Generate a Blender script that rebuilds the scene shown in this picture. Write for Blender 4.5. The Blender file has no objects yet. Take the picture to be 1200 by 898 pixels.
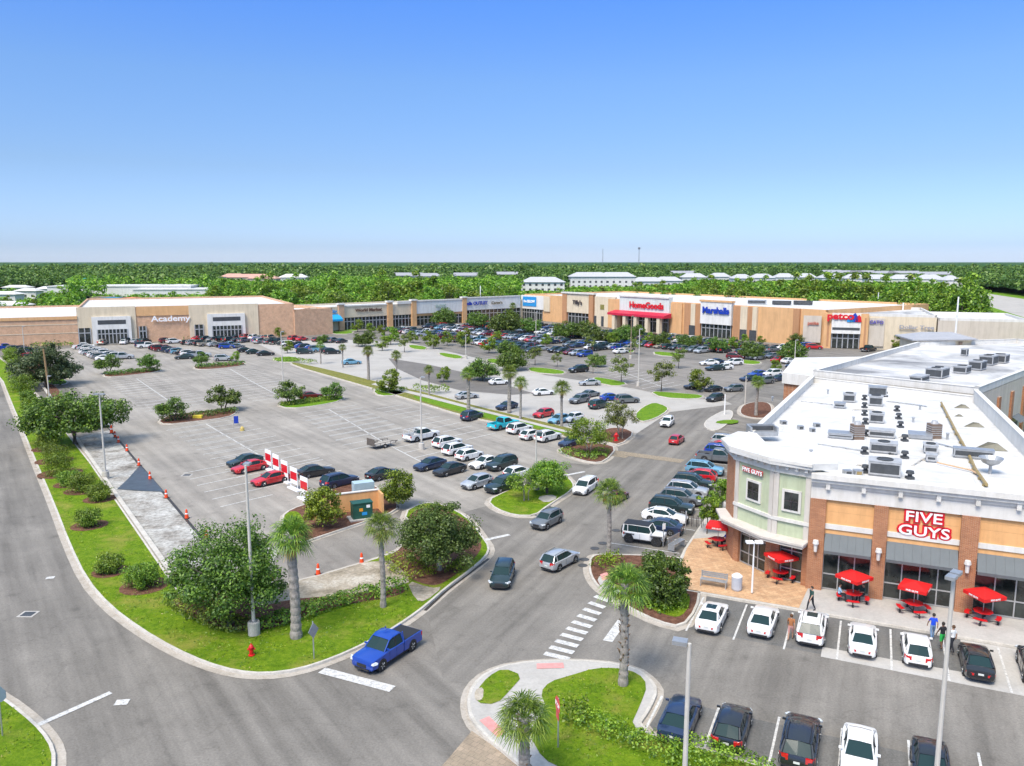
SKY_STRENGTH = 0.08
SUN_STRENGTH = 2.35
SUN_SOFT = 22
EXPOSURE = 0.8
SKY_TINT = [(0.0, (1.05, 1.22, 1.9)), (0.018, (0.70, 0.90, 1.5)), (0.109, (0.68, 0.82, 1.12)), (0.206, (0.70, 0.93, 1.28)), (0.289, (0.56, 0.93, 1.58)), (0.40, (0.9, 1.1, 1.5)), (0.6, (3.7, 3.2, 2.5)), (1.0, (4.6, 3.9, 2.9))]  # upper stops, above the frame, are brightened to add neutral fill light
HAZE = 0.000015
CARS = 0.78
import bpy, math, random
import numpy as np
from mathutils import Vector, Matrix, noise
from mathutils.geometry import tessellate_polygon

R = math.radians
PI = math.pi
scene = bpy.context.scene
C = scene.collection
rnd = random.Random(7)

# ------------------------------------------------------------------ camera geometry
FPX = 933.0
CAMH = 21.0
PITCH = math.atan(142 / 933.0)


def g(px, py, h=0.0):
    """ground (or height h) point seen at a pixel of the 1200x898 photograph"""
    dx = px - 600
    u = 449 - py
    y = FPX * math.cos(PITCH) + u * math.sin(PITCH)
    z = -FPX * math.sin(PITCH) + u * math.cos(PITCH)
    t = (CAMH - h) / -z
    return (dx * t, y * t)


def proj(x, y, z):
    Y = y * math.cos(PITCH) - (z - CAMH) * math.sin(PITCH)
    U = y * math.sin(PITCH) + (z - CAMH) * math.cos(PITCH)
    return (600 + FPX * x / Y, 449 - FPX * U / Y)


def hgt(x, y, ytop):
    """height above (x, y) whose image row is ytop"""
    lo, hi = 0.0, 60.0
    for _ in range(40):
        m = (lo + hi) / 2
        if proj(x, y, m)[1] > ytop:
            lo = m
        else:
            hi = m
    return lo


def gp(pts, h=0.0):
    return [g(a, b, h) for a, b in pts]


# ------------------------------------------------------------------ materials
MATS = {}


def new_mat(name):
    m = bpy.data.materials.new(name)
    m.use_nodes = True
    nt = m.node_tree
    for n in list(nt.nodes):
        nt.nodes.remove(n)
    out = nt.nodes.new('ShaderNodeOutputMaterial')
    b = nt.nodes.new('ShaderNodeBsdfPrincipled')
    nt.links.new(b.outputs[0], out.inputs[0])
    return m, nt, b, out


def col4(c):
    return (c[0], c[1], c[2], 1.0)


def mixrgb(nt, blend, fac, a, b):
    n = nt.nodes.new('ShaderNodeMix')
    n.data_type = 'RGBA'
    n.blend_type = blend
    n.clamp_factor = True
    for sock, v in ((n.inputs[0], fac), (n.inputs[6], a), (n.inputs[7], b)):
        if isinstance(v, (int, float)):
            sock.default_value = v
        elif isinstance(v, (tuple, list)):
            sock.default_value = col4(v)
        else:
            nt.links.new(v, sock)
    return n.outputs[2]


def ramp(nt, fac, stops):
    n = nt.nodes.new('ShaderNodeValToRGB')
    cr = n.color_ramp
    while len(cr.elements) > 1:
        cr.elements.remove(cr.elements[-1])
    for i, (p, c) in enumerate(stops):
        e = cr.elements[0] if i == 0 else cr.elements.new(p)
        e.position = p
        e.color = col4(c) if isinstance(c, (tuple, list)) else (c, c, c, 1)
    nt.links.new(fac, n.inputs[0])
    return n.outputs[0]


def noise_tex(nt, vec, scale, detail=4, rough=0.6, dist=0.0):
    n = nt.nodes.new('ShaderNodeTexNoise')
    n.inputs['Scale'].default_value = scale
    n.inputs['Detail'].default_value = detail
    n.inputs['Roughness'].default_value = rough
    n.inputs['Distortion'].default_value = dist
    nt.links.new(vec, n.inputs['Vector'])
    return n.outputs[0]


def position(nt):
    return nt.nodes.new('ShaderNodeNewGeometry').outputs['Position']


def objcoord(nt):
    return nt.nodes.new('ShaderNodeTexCoord').outputs['Object']


def bump(nt, b, h, strength=0.3, dist=0.02):
    n = nt.nodes.new('ShaderNodeBump')
    n.inputs['Strength'].default_value = strength
    n.inputs['Distance'].default_value = dist
    nt.links.new(h, n.inputs['Height'])
    nt.links.new(n.outputs[0], b.inputs['Normal'])


def mat(name, c, rough=0.7, metal=0.0, var=0.12, scale=1.5, coat=0.0, bmp=0.0, bscale=30, emit=None):
    if name in MATS:
        return MATS[name]
    m, nt, b, out = new_mat(name)
    b.inputs['Roughness'].default_value = rough
    b.inputs['Metallic'].default_value = metal
    b.inputs['Coat Weight'].default_value = coat
    b.inputs['Coat Roughness'].default_value = 0.05
    if var > 0:
        v = objcoord(nt)
        f = noise_tex(nt, v, scale, 5, 0.65)
        lo = tuple(x * (1 - var) for x in c)
        hi = tuple(min(1, x * (1 + var)) for x in c)
        cc = ramp(nt, f, [(0.3, lo), (0.7, hi)])
        if 'stucco' in name or 'trim' in name:
            mp = nt.nodes.new('ShaderNodeMapping')
            mp.inputs['Scale'].default_value = (1.4, 1.4, 0.16)
            nt.links.new(v, mp.inputs['Vector'])
            cc = mixrgb(nt, 'MULTIPLY', 1.0, cc, ramp(nt, noise_tex(nt, mp.outputs[0], 1.0, 6, 0.7), [(0.3, (0.84, 0.83, 0.80)), (0.55, 1.0), (0.8, 1.03)]))
        nt.links.new(cc, b.inputs['Base Color'])
    else:
        b.inputs['Base Color'].default_value = col4(c)
    if bmp > 0:
        bump(nt, b, noise_tex(nt, objcoord(nt), bscale, 4), bmp, 0.01)
    MATS[name] = m
    return m


def asphalt(name, base, streak=0.12, fine=0.25, ang=0.0, cracks=0.0):
    m, nt, b, out = new_mat(name)
    p = position(nt)
    f1 = noise_tex(nt, p, 9.0, 6, 0.8)
    f2 = noise_tex(nt, p, 0.13, 5, 0.6)
    mp = nt.nodes.new('ShaderNodeMapping')
    mp.vector_type = 'TEXTURE'
    mp.inputs['Rotation'].default_value = (0, 0, ang)
    mp.inputs['Scale'].default_value = (16, 1.1, 1)
    nt.links.new(p, mp.inputs['Vector'])
    f3 = noise_tex(nt, mp.outputs[0], 1.0, 4, 0.55)
    f4 = noise_tex(nt, p, 0.9, 5, 0.7, 0.6)
    c = ramp(nt, f1, [(0.32, tuple(x * (1 - fine) for x in base)), (0.68, tuple(x * (1 + fine) for x in base))])
    c = mixrgb(nt, 'MULTIPLY', 1.0, c, ramp(nt, f2, [(0.3, 0.82), (0.7, 1.14)]))
    c = mixrgb(nt, 'MULTIPLY', 1.0, c, ramp(nt, f3, [(0.33, 1 - streak * 1.6), (0.62, 1 + streak)]))
    c = mixrgb(nt, 'MULTIPLY', 1.0, c, ramp(nt, f4, [(0.25, 0.80), (0.45, 1.0), (0.8, 1.07)]))
    # oil drips and small patches
    v2 = nt.nodes.new('ShaderNodeTexVoronoi')
    v2.inputs['Scale'].default_value = 0.42
    nt.links.new(p, v2.inputs['Vector'])
    c = mixrgb(nt, 'MULTIPLY', 0.8, c, ramp(nt, v2.outputs['Distance'], [(0.04, 0.72), (0.16, 0.95), (0.3, 1.0)]))
    if cracks > 0:
        vo = nt.nodes.new('ShaderNodeTexVoronoi')
        vo.feature = 'DISTANCE_TO_EDGE'
        vo.inputs['Scale'].default_value = 0.16
        d = nt.nodes.new('ShaderNodeVectorMath')
        d.operation = 'ADD'
        nn = nt.nodes.new('ShaderNodeTexNoise')
        nn.inputs['Scale'].default_value = 0.5
        nn.inputs['Detail'].default_value = 6
        nt.links.new(p, nn.inputs['Vector'])
        sc = nt.nodes.new('ShaderNodeVectorMath')
        sc.operation = 'SCALE'
        sc.inputs['Scale'].default_value = 3.0
        nt.links.new(nn.outputs['Color'], sc.inputs[0])
        nt.links.new(p, d.inputs[0])
        nt.links.new(sc.outputs[0], d.inputs[1])
        nt.links.new(d.outputs[0], vo.inputs['Vector'])
        c = mixrgb(nt, 'MULTIPLY', cracks, c, ramp(nt, vo.outputs[0], [(0.0, 0.55), (0.006, 0.75), (0.012, 1.0)]))
    nt.links.new(c, b.inputs['Base Color'])
    b.inputs['Roughness'].default_value = 0.85
    b.inputs['Specular IOR Level'].default_value = 0.25
    bump(nt, b, f1, 0.25, 0.01)
    MATS[name] = m
    return m


def grass_mat(name, lo, mid, hi, dry=None):
    m, nt, b, out = new_mat(name)
    p = position(nt)
    f1 = noise_tex(nt, p, 3.2, 8, 0.85)
    f2 = noise_tex(nt, p, 0.35, 5, 0.7)
    f3 = noise_tex(nt, p, 28, 3, 0.8)
    f4 = noise_tex(nt, p, 1.1, 6, 0.75, 0.5)
    c = ramp(nt, f1, [(0.30, lo), (0.5, mid), (0.68, hi)])
    c = mixrgb(nt, 'MULTIPLY', 1.0, c, ramp(nt, f4, [(0.3, (0.62, 0.72, 0.7)), (0.5, 1.0), (0.72, (1.3, 1.12, 1.0))]))
    if dry:
        c = mixrgb(nt, 'MIX', ramp(nt, f2, [(0.5, 0.0), (0.68, 0.8)]), c, dry)
    c = mixrgb(nt, 'MULTIPLY', 1.0, c, ramp(nt, f3, [(0.25, 0.55), (0.75, 1.35)]))
    nt.links.new(c, b.inputs['Base Color'])
    b.inputs['Roughness'].default_value = 0.9
    b.inputs['Specular IOR Level'].default_value = 0.1
    bump(nt, b, f3, 0.9, 0.06)
    MATS[name] = m
    return m


def ground_mix(name, cols, scale=1.2, scale2=14, bmp=0.5, amt=1.0):
    m, nt, b, out = new_mat(name)
    p = position(nt)
    f1 = noise_tex(nt, p, scale, 7, 0.72, 0.4)
    f2 = noise_tex(nt, p, scale2, 5, 0.75)
    n = len(cols)
    c = ramp(nt, f1, [(0.3 + 0.4 * i / (n - 1), cc) for i, cc in enumerate(cols)])
    c = mixrgb(nt, 'MULTIPLY', 1.0, c, ramp(nt, f2, [(0.28, 1 - 0.4 * amt), (0.72, 1 + 0.3 * amt)]))
    nt.links.new(c, b.inputs['Base Color'])
    b.inputs['Roughness'].default_value = 0.95
    b.inputs['Specular IOR Level'].default_value = 0.1
    bump(nt, b, f2, bmp, 0.04)
    MATS[name] = m
    return m


def leaf_mat(name, c_dark, c_mid, c_light, trans=0.35, extra=None):
    m = bpy.data.materials.new(name)
    m.use_nodes = True
    nt = m.node_tree
    for n in list(nt.nodes):
        nt.nodes.remove(n)
    out = nt.nodes.new('ShaderNodeOutputMaterial')
    geo = nt.nodes.new('ShaderNodeNewGeometry')
    oi = nt.nodes.new('ShaderNodeObjectInfo')
    ri = geo.outputs['Random Per Island']
    stops = [(0.0, c_dark), (0.45, c_mid), (1.0, c_light)]
    if extra:
        stops = [(0.0, c_dark), (0.45, c_mid), (0.9, c_light), (0.97, extra)]
    c = ramp(nt, ri, stops)
    f = noise_tex(nt, objcoord(nt), 0.8, 3, 0.6)
    c = mixrgb(nt, 'MULTIPLY', 1.0, c, ramp(nt, f, [(0.32, 0.72), (0.68, 1.25)]))
    hs = nt.nodes.new('ShaderNodeHueSaturation')
    mr = nt.nodes.new('ShaderNodeMapRange')
    mr.inputs['To Min'].default_value = 0.475
    mr.inputs['To Max'].default_value = 0.515
    nt.links.new(oi.outputs['Random'], mr.inputs[0])
    nt.links.new(mr.outputs[0], hs.inputs['Hue'])
    mv = nt.nodes.new('ShaderNodeMapRange')
    mv.inputs['To Min'].default_value = 0.75
    mv.inputs['To Max'].default_value = 1.25
    nt.links.new(oi.outputs['Random'], mv.inputs[0])
    nt.links.new(mv.outputs[0], hs.inputs['Value'])
    nt.links.new(c, hs.inputs['Color'])
    c = hs.outputs[0]
    d = nt.nodes.new('ShaderNodeBsdfDiffuse')
    t = nt.nodes.new('ShaderNodeBsdfTranslucent')
    gl = nt.nodes.new('ShaderNodeBsdfGlossy')
    gl.inputs['Roughness'].default_value = 0.5
    gl.inputs['Color'].default_value = (0.8, 0.85, 0.8, 1)
    nt.links.new(c, d.inputs[0])
    nt.links.new(c, t.inputs[0])
    mx = nt.nodes.new('ShaderNodeMixShader')
    mx.inputs[0].default_value = trans
    nt.links.new(d.outputs[0], mx.inputs[1])
    nt.links.new(t.outputs[0], mx.inputs[2])
    m2 = nt.nodes.new('ShaderNodeMixShader')
    m2.inputs[0].default_value = 0.04
    nt.links.new(mx.outputs[0], m2.inputs[1])
    nt.links.new(gl.outputs[0], m2.inputs[2])
    nt.links.new(m2.outputs[0], out.inputs[0])
    MATS[name] = m
    return m


def brick_mat(name, c1, c2, mortar, sx=4.5):
    m, nt, b, out = new_mat(name)
    tc = nt.nodes.new('ShaderNodeTexCoord')
    # bricks run round the wall: horizontal coordinate = x + y of the object, vertical = z
    sep = nt.nodes.new('ShaderNodeSeparateXYZ')
    nt.links.new(tc.outputs['Object'], sep.inputs[0])
    ad = nt.nodes.new('ShaderNodeMath')
    ad.operation = 'ADD'
    nt.links.new(sep.outputs[0], ad.inputs[0])
    nt.links.new(sep.outputs[1], ad.inputs[1])
    cb = nt.nodes.new('ShaderNodeCombineXYZ')
    nt.links.new(ad.outputs[0], cb.inputs[0])
    nt.links.new(sep.outputs[2], cb.inputs[1])
    br = nt.nodes.new('ShaderNodeTexBrick')
    br.inputs['Scale'].default_value = sx
    br.inputs['Color1'].default_value = col4(c1)
    br.inputs['Color2'].default_value = col4(c2)
    br.inputs['Mortar'].default_value = col4(mortar)
    br.inputs['Mortar Size'].default_value = 0.02
    br.inputs['Row Height'].default_value = 0.3
    nt.links.new(cb.outputs[0], br.inputs['Vector'])
    f = noise_tex(nt, tc.outputs['Object'], 1.1, 4)
    c = mixrgb(nt, 'MULTIPLY', 1.0, br.outputs[0], ramp(nt, f, [(0.3, 0.85), (0.7, 1.15)]))
    nt.links.new(c, b.inputs['Base Color'])
    b.inputs['Roughness'].default_value = 0.85
    MATS[name] = m
    return m


def paver_mat(name, c1, c2, ang):
    m, nt, b, out = new_mat(name)
    p = position(nt)
    mp = nt.nodes.new('ShaderNodeMapping')
    mp.inputs['Rotation'].default_value = (0, 0, ang)
    nt.links.new(p, mp.inputs['Vector'])
    br = nt.nodes.new('ShaderNodeTexBrick')
    br.inputs['Scale'].default_value = 1.6
    br.inputs['Color1'].default_value = col4(c1)
    br.inputs['Color2'].default_value = col4(c2)
    br.inputs['Mortar'].default_value = col4(tuple(x * 0.6 for x in c1))
    br.inputs['Mortar Size'].default_value = 0.012
    br.inputs['Row Height'].default_value = 0.5
    br.inputs['Brick Width'].default_value = 0.5
    nt.links.new(mp.outputs[0], br.inputs['Vector'])
    f = noise_tex(nt, p, 0.9, 6, 0.7)
    f2 = noise_tex(nt, p, 12, 4, 0.7)
    c = mixrgb(nt, 'MULTIPLY', 1.0, br.outputs[0], ramp(nt, f, [(0.3, 0.78), (0.7, 1.15)]))
    c = mixrgb(nt, 'MULTIPLY', 1.0, c, ramp(nt, f2, [(0.3, 0.85), (0.7, 1.12)]))
    nt.links.new(c, b.inputs['Base Color'])
    b.inputs['Roughness'].default_value = 0.85
    MATS[name] = m
    return m


def roof_mat(name, cols, scale, seam=0.86):
    m, nt, b, out = new_mat(name)
    p = position(nt)
    c = ramp(nt, noise_tex(nt, p, scale, 6, 0.65, 0.8), cols)
    mp = nt.nodes.new('ShaderNodeMapping')
    mp.vector_type = 'TEXTURE'
    mp.inputs['Rotation'].default_value = (0, 0, R(-24.5))
    nt.links.new(p, mp.inputs['Vector'])
    br = nt.nodes.new('ShaderNodeTexBrick')
    br.inputs['Scale'].default_value = 1.0
    br.inputs['Brick Width'].default_value = 13.0
    br.inputs['Row Height'].default_value = 1.9
    br.inputs['Mortar Size'].default_value = 0.035
    br.inputs['Color1'].default_value = (1, 1, 1, 1)
    br.inputs['Color2'].default_value = (0.95, 0.95, 0.94, 1)
    br.inputs['Mortar'].default_value = (seam, seam, seam, 1)
    nt.links.new(mp.outputs[0], br.inputs['Vector'])
    c = mixrgb(nt, 'MULTIPLY', 1.0, c, br.outputs[0])
    mp2 = nt.nodes.new('ShaderNodeMapping')
    mp2.vector_type = 'TEXTURE'
    mp2.inputs['Rotation'].default_value = (0, 0, R(-24.5))
    mp2.inputs['Scale'].default_value = (5, 0.7, 1)
    nt.links.new(p, mp2.inputs['Vector'])
    c = mixrgb(nt, 'MULTIPLY', 1.0, c, ramp(nt, noise_tex(nt, mp2.outputs[0], 1.0, 5, 0.6), [(0.32, 0.86), (0.5, 1.0)]))
    nt.links.new(c, b.inputs['Base Color'])
    b.inputs['Roughness'].default_value = 0.8
    MATS[name] = m
    return m


def paint_worn(name, c, wear=0.5):
    m, nt, b, out = new_mat(name)
    p = position(nt)
    f = noise_tex(nt, p, 5.0, 7, 0.85)
    c2 = ramp(nt, f, [(0.36, tuple(x * 0.42 for x in c)), (0.36 + 0.2 * wear, c)])
    nt.links.new(c2, b.inputs['Base Color'])
    b.inputs['Roughness'].default_value = 0.75
    MATS[name] = m
    return m


# ------------------------------------------------------------------ mesh builder
class MB:
    def __init__(self):
        self.v = []
        self.f = []
        self.m = []

    def add(self, vs, fs, m=0):
        o = len(self.v)
        self.v.extend([tuple(x) for x in vs])
        for f in fs:
            self.f.append([i + o for i in f])
            self.m.append(m)

    def box(self, x0, x1, y0, y1, z0, z1, m=0, M=None):
        vs = [(x, y, z) for z in (z0, z1) for x, y in ((x0, y0), (x1, y0), (x1, y1), (x0, y1))]
        if M is not None:
            vs = [tuple(M @ Vector(q)) for q in vs]
        self.add(vs, [(3, 2, 1, 0), (4, 5, 6, 7), (0, 1, 5, 4), (1, 2, 6, 5), (2, 3, 7, 6), (3, 0, 4, 7)], m)

    def prism(self, poly, z0, z1, m=0, mtop=None, bottom=False):
        n = len(poly)
        a = sum(poly[i][0] * poly[(i + 1) % n][1] - poly[(i + 1) % n][0] * poly[i][1] for i in range(n))
        if a < 0:
            poly = poly[::-1]
        vs = [(x, y, z0) for x, y in poly] + [(x, y, z1) for x, y in poly]
        self.add(vs, [(i, (i + 1) % n, n + (i + 1) % n, n + i) for i in range(n)], m)
        tri = tessellate_polygon([[Vector((x, y, 0)) for x, y in poly]])
        top = []
        for t in tri:
            a, b, c = (poly[i] for i in t)
            s = (b[0] - a[0]) * (c[1] - a[1]) - (c[0] - a[0]) * (b[1] - a[1])
            top.append(tuple(t) if s > 0 else tuple(t[::-1]))
        self.add([(x, y, z1) for x, y in poly], top, m if mtop is None else mtop)
        if bottom:
            self.add([(x, y, z0) for x, y in poly], [t[::-1] for t in top], m)

    def sheet(self, poly, z, m=0):
        tri = tessellate_polygon([[Vector((x, y, 0)) for x, y in poly]])
        top = []
        for t in tri:
            a, b, c = (poly[i] for i in t)
            s = (b[0] - a[0]) * (c[1] - a[1]) - (c[0] - a[0]) * (b[1] - a[1])
            top.append(tuple(t) if s > 0 else tuple(t[::-1]))
        self.add([(x, y, z) for x, y in poly], top, m)

    def tube(self, p0, p1, r0, r1, n=8, m=0, caps=True):
        p0, p1 = Vector(p0), Vector(p1)
        d = p1 - p0
        q = d.to_track_quat('Z', 'Y')
        vs = []
        for p, r in ((p0, r0), (p1, r1)):
            for i in range(n):
                a = 2 * PI * i / n
                vs.append(p + q @ Vector((math.cos(a) * r, math.sin(a) * r, 0)))
        fs = [(i, (i + 1) % n, n + (i + 1) % n, n + i) for i in range(n)]
        if caps:
            fs += [tuple(range(n - 1, -1, -1)), tuple(range(n, 2 * n))]
        self.add(vs, fs, m)

    def path(self, pts, rs, n=8, m=0):
        """smooth tube through points"""
        vs = []
        pts = [Vector(p) for p in pts]
        for k, p in enumerate(pts):
            d = (pts[min(k + 1, len(pts) - 1)] - pts[max(k - 1, 0)])
            q = d.to_track_quat('Z', 'Y')
            for i in range(n):
                a = 2 * PI * i / n
                vs.append(p + q @ Vector((math.cos(a) * rs[k], math.sin(a) * rs[k], 0)))
        fs = []
        for k in range(len(pts) - 1):
            fs += [(k * n + i, k * n + (i + 1) % n, (k + 1) * n + (i + 1) % n, (k + 1) * n + i) for i in range(n)]
        fs += [tuple(range(n - 1, -1, -1)), tuple(range((len(pts) - 1) * n, len(pts) * n))]
        self.add(vs, fs, m)

    def lathe(self, prof, cx=0, cy=0, n=16, m=0):
        vs = []
        for r, z in prof:
            for i in range(n):
                a = 2 * PI * i / n
                vs.append((cx + r * math.cos(a), cy + r * math.sin(a), z))
        fs = []
        for k in range(len(prof) - 1):
            fs += [(k * n + i, k * n + (i + 1) % n, (k + 1) * n + (i + 1) % n, (k + 1) * n + i) for i in range(n)]
        fs += [tuple(range(n - 1, -1, -1)), tuple(range((len(prof) - 1) * n, len(prof) * n))]
        self.add(vs, fs, m)

    def mesh(self, name, mats, origin=(0, 0, 0), smooth=False):
        me = bpy.data.meshes.new(name)
        ox, oy, oz = origin
        me.from_pydata([(x - ox, y - oy, z - oz) for x, y, z in self.v], [], self.f)
        for mm in (mats if isinstance(mats, (list, tuple)) else [mats]):
            me.materials.append(mm)
        me.polygons.foreach_set('material_index', self.m)
        if smooth:
            me.polygons.foreach_set('use_smooth', [True] * len(self.f))
        me.update()
        return me

    def build(self, name, mats, parent=None, origin=None, smooth=False):
        if origin is None:
            origin = tuple(parent.location) if (parent is not None and parent.parent is None) else (0, 0, 0)
            if parent is not None and parent.parent is not None:
                origin = tuple(parent.parent.location)
        me = self.mesh(name, mats, origin, smooth)
        o = bpy.data.objects.new(name, me)
        C.objects.link(o)
        if parent is not None:
            o.parent = parent
        else:
            o.location = origin
        return o


def link(name, me, parent=None, loc=(0, 0, 0)):
    o = bpy.data.objects.new(name, me)
    C.objects.link(o)
    o.parent = parent
    o.location = loc
    return o


def tag(o, label=None, cat=None, group=None, kind=None):
    if label:
        o['label'] = label
    if cat:
        o['category'] = cat
    if group:
        o['group'] = group
    if kind:
        o['kind'] = kind
    return o


def thing(name, label, cat, loc=(0, 0, 0), rz=0.0, group=None):
    o = bpy.data.objects.new(name, None)
    o.empty_display_size = 0.3
    C.objects.link(o)
    o.location = loc
    o.rotation_euler = (0, 0, rz)
    return tag(o, label, cat, group)


def struct(name, mb, m, z=None, label=None):
    o = mb.build(name, m)
    o['kind'] = 'structure'
    if label:
        o['label'] = label
    return o


def dup(root, loc, rz=0.0, label=None, group=None, scale=1.0, sz=None):
    r = root.copy()
    C.objects.link(r)
    r.location = loc
    r.rotation_euler = (0, 0, rz)
    r.scale = (scale, scale, sz if sz else scale)
    if label:
        r['label'] = label
    if group:
        r['group'] = group
    for ch in list(root.children):
        c = ch.copy()
        C.objects.link(c)
        c.parent = r
        for gch in ch.children:
            d = gch.copy()
            C.objects.link(d)
            d.parent = c
    return r


def smooth_poly(pts, it=2):
    for _ in range(it):
        out = []
        n = len(pts)
        for i in range(n):
            a, b = pts[i], pts[(i + 1) % n]
            out.append((a[0] * .75 + b[0] * .25, a[1] * .75 + b[1] * .25))
            out.append((a[0] * .25 + b[0] * .75, a[1] * .25 + b[1] * .75))
        pts = out
    return pts


def ccw(p):
    n = len(p)
    a = sum(p[i][0] * p[(i + 1) % n][1] - p[(i + 1) % n][0] * p[i][1] for i in range(n))
    return p if a > 0 else p[::-1]


def offset(poly, d):
    """inward offset of a CCW polygon"""
    n = len(poly)
    out = []
    for i in range(n):
        p0, p1, p2 = (Vector(poly[i - 1]), Vector(poly[i]), Vector(poly[(i + 1) % n]))
        e1 = (p1 - p0)
        e2 = (p2 - p1)
        if e1.length < 1e-6 or e2.length < 1e-6:
            out.append(tuple(p1))
            continue
        e1.normalize()
        e2.normalize()
        n1 = Vector((-e1.y, e1.x))
        n2 = Vector((-e2.y, e2.x))
        k = n1 + n2
        if k.length < 0.3:
            k = n1
        else:
            k = k / max(0.35, (1 + n1.dot(n2)))
        out.append((p1.x + k.x * d, p1.y + k.y * d))
    return out


def ring(mb, a, b, za, zb, m=0):
    n = len(a)
    mb.add([(x, y, za) for x, y in a] + [(x, y, zb) for x, y in b],
           [(i, (i + 1) % n, n + (i + 1) % n, n + i) for i in range(n)], m)


def stripe(mb, a, b, w, z, m=0):
    a, b = Vector(a), Vector(b)
    d = (b - a).normalized()
    nn = Vector((-d.y, d.x)) * w / 2
    mb.add([(*(a - nn), z), (*(b - nn), z), (*(b + nn), z), (*(a + nn), z)], [(0, 1, 2, 3)], m)


def inside(p, poly):
    x, y = p
    r = False
    n = len(poly)
    for i in range(n):
        x0, y0 = poly[i]
        x1, y1 = poly[(i + 1) % n]
        if (y0 > y) != (y1 > y) and x < (x1 - x0) * (y - y0) / (y1 - y0) + x0:
            r = not r
    return r


def text_mesh(body, size, m, depth=0.05, off=0.0, align='CENTER', line=0.9, sx=1.0):
    cu = bpy.data.curves.new('lettering', 'FONT')
    cu.body = body
    cu.size = size
    cu.extrude = depth
    cu.offset = off
    cu.align_x = align
    cu.align_y = 'CENTER'
    cu.space_line = line
    cu.resolution_u = 3
    o = bpy.data.objects.new('lettering', cu)
    C.objects.link(o)
    bpy.context.view_layer.update()
    dg = bpy.context.evaluated_depsgraph_get()
    me = bpy.data.meshes.new_from_object(o.evaluated_get(dg))
    bpy.data.objects.remove(o)
    bpy.data.curves.remove(cu)
    me.materials.clear()
    me.materials.append(m)
    if sx != 1.0:
        me.transform(Matrix.Diagonal((sx, 1, 1, 1)))
    return me


def wall_matrix(pos, u):
    """local x along u, local y up, local z outward (normal = u rotated -90)"""
    u = Vector((u[0], u[1], 0)).normalized()
    n = Vector((u.y, -u.x, 0))
    M = Matrix(((u.x, 0, n.x, pos[0]), (u.y, 0, n.y, pos[1]), (0, 1, 0, pos[2]), (0, 0, 0, 1)))
    return M


def put_text(name, body, pos, u, size, m, parent, off=0.0, depth=0.05, sx=1.0, line=0.9):
    me = text_mesh(body, size, m, depth, off, line=line, sx=sx)
    M = wall_matrix(pos, u)
    if parent is not None:
        pl = parent.location if parent.parent is None else parent.parent.location
        M = Matrix.Translation(-Vector(pl)) @ M
    me.transform(M)
    me.name = name
    return link(name, me, parent)
# ------------------------------------------------------------------ camera, world, sun
cam = bpy.data.cameras.new('camera')
cam.lens = FPX / 1200 * 36
cam.sensor_width = 36
cam.clip_end = 60000
cam.clip_start = 0.5
co = bpy.data.objects.new('camera', cam)
C.objects.link(co)
co.location = (0, 0, CAMH)
co.rotation_euler = (PI / 2 - PITCH, 0, 0)
scene.camera = co

SUN_EL, SUN_AZ = R(56), R(212)
world = bpy.data.worlds.new('World')
scene.world = world
world.use_nodes = True
wn = world.node_tree
for n in list(wn.nodes):
    wn.nodes.remove(n)
wo = wn.nodes.new('ShaderNodeOutputWorld')
bg = wn.nodes.new('ShaderNodeBackground')
sky = wn.nodes.new('ShaderNodeTexSky')
sky.sky_type = 'NISHITA'
sky.sun_disc = False
sky.sun_elevation = SUN_EL
sky.sun_rotation = SUN_AZ
sky.air_density = 1.0
sky.dust_density = 0.6
sky.ozone_density = 2.0
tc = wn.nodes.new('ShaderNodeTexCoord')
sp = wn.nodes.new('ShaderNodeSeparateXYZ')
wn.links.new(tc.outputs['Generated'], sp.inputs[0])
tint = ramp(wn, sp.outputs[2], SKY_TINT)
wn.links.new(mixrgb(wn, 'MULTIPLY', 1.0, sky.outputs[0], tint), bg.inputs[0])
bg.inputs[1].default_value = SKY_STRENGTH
wn.links.new(bg.outputs[0], wo.inputs[0])

sl = bpy.data.lights.new('sun', 'SUN')
sl.energy = SUN_STRENGTH
sl.angle = R(SUN_SOFT)
sl.color = (1.0, 0.93, 0.82)
so = bpy.data.objects.new('sun', sl)
C.objects.link(so)
sd = Vector((math.sin(SUN_AZ) * math.cos(SUN_EL), math.cos(SUN_AZ) * math.cos(SUN_EL), math.sin(SUN_EL)))
so.rotation_euler = sd.to_track_quat('Z', 'Y').to_euler()
so.location = (0, 0, 300)
vs = scene.view_settings
vs.view_transform = 'Standard'
vs.look = 'None'
vs.exposure = EXPOSURE
vs.gamma = 1
vs.use_curve_mapping = False
scene.cycles.max_bounces = 6
scene.cycles.diffuse_bounces = 3
scene.cycles.transparent_max_bounces = 8
scene.cycles.use_adaptive_sampling = True
scene.cycles.adaptive_threshold = 0.02
scene.cycles.use_denoising = True

# ------------------------------------------------------------------ directions of the place
U = Vector((0.91, -0.415)).normalized()      # along the restaurant's front
V = Vector((-U.y, U.x))                      # along the main drive, away from the camera
S = Vector((math.cos(R(-54)), math.sin(R(-54))))  # along the rows of the big lots
T = Vector((-S.y, S.x))


def P2(a, b=None):
    return Vector((a[0], a[1])) if b is None else Vector((a, b))


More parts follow.
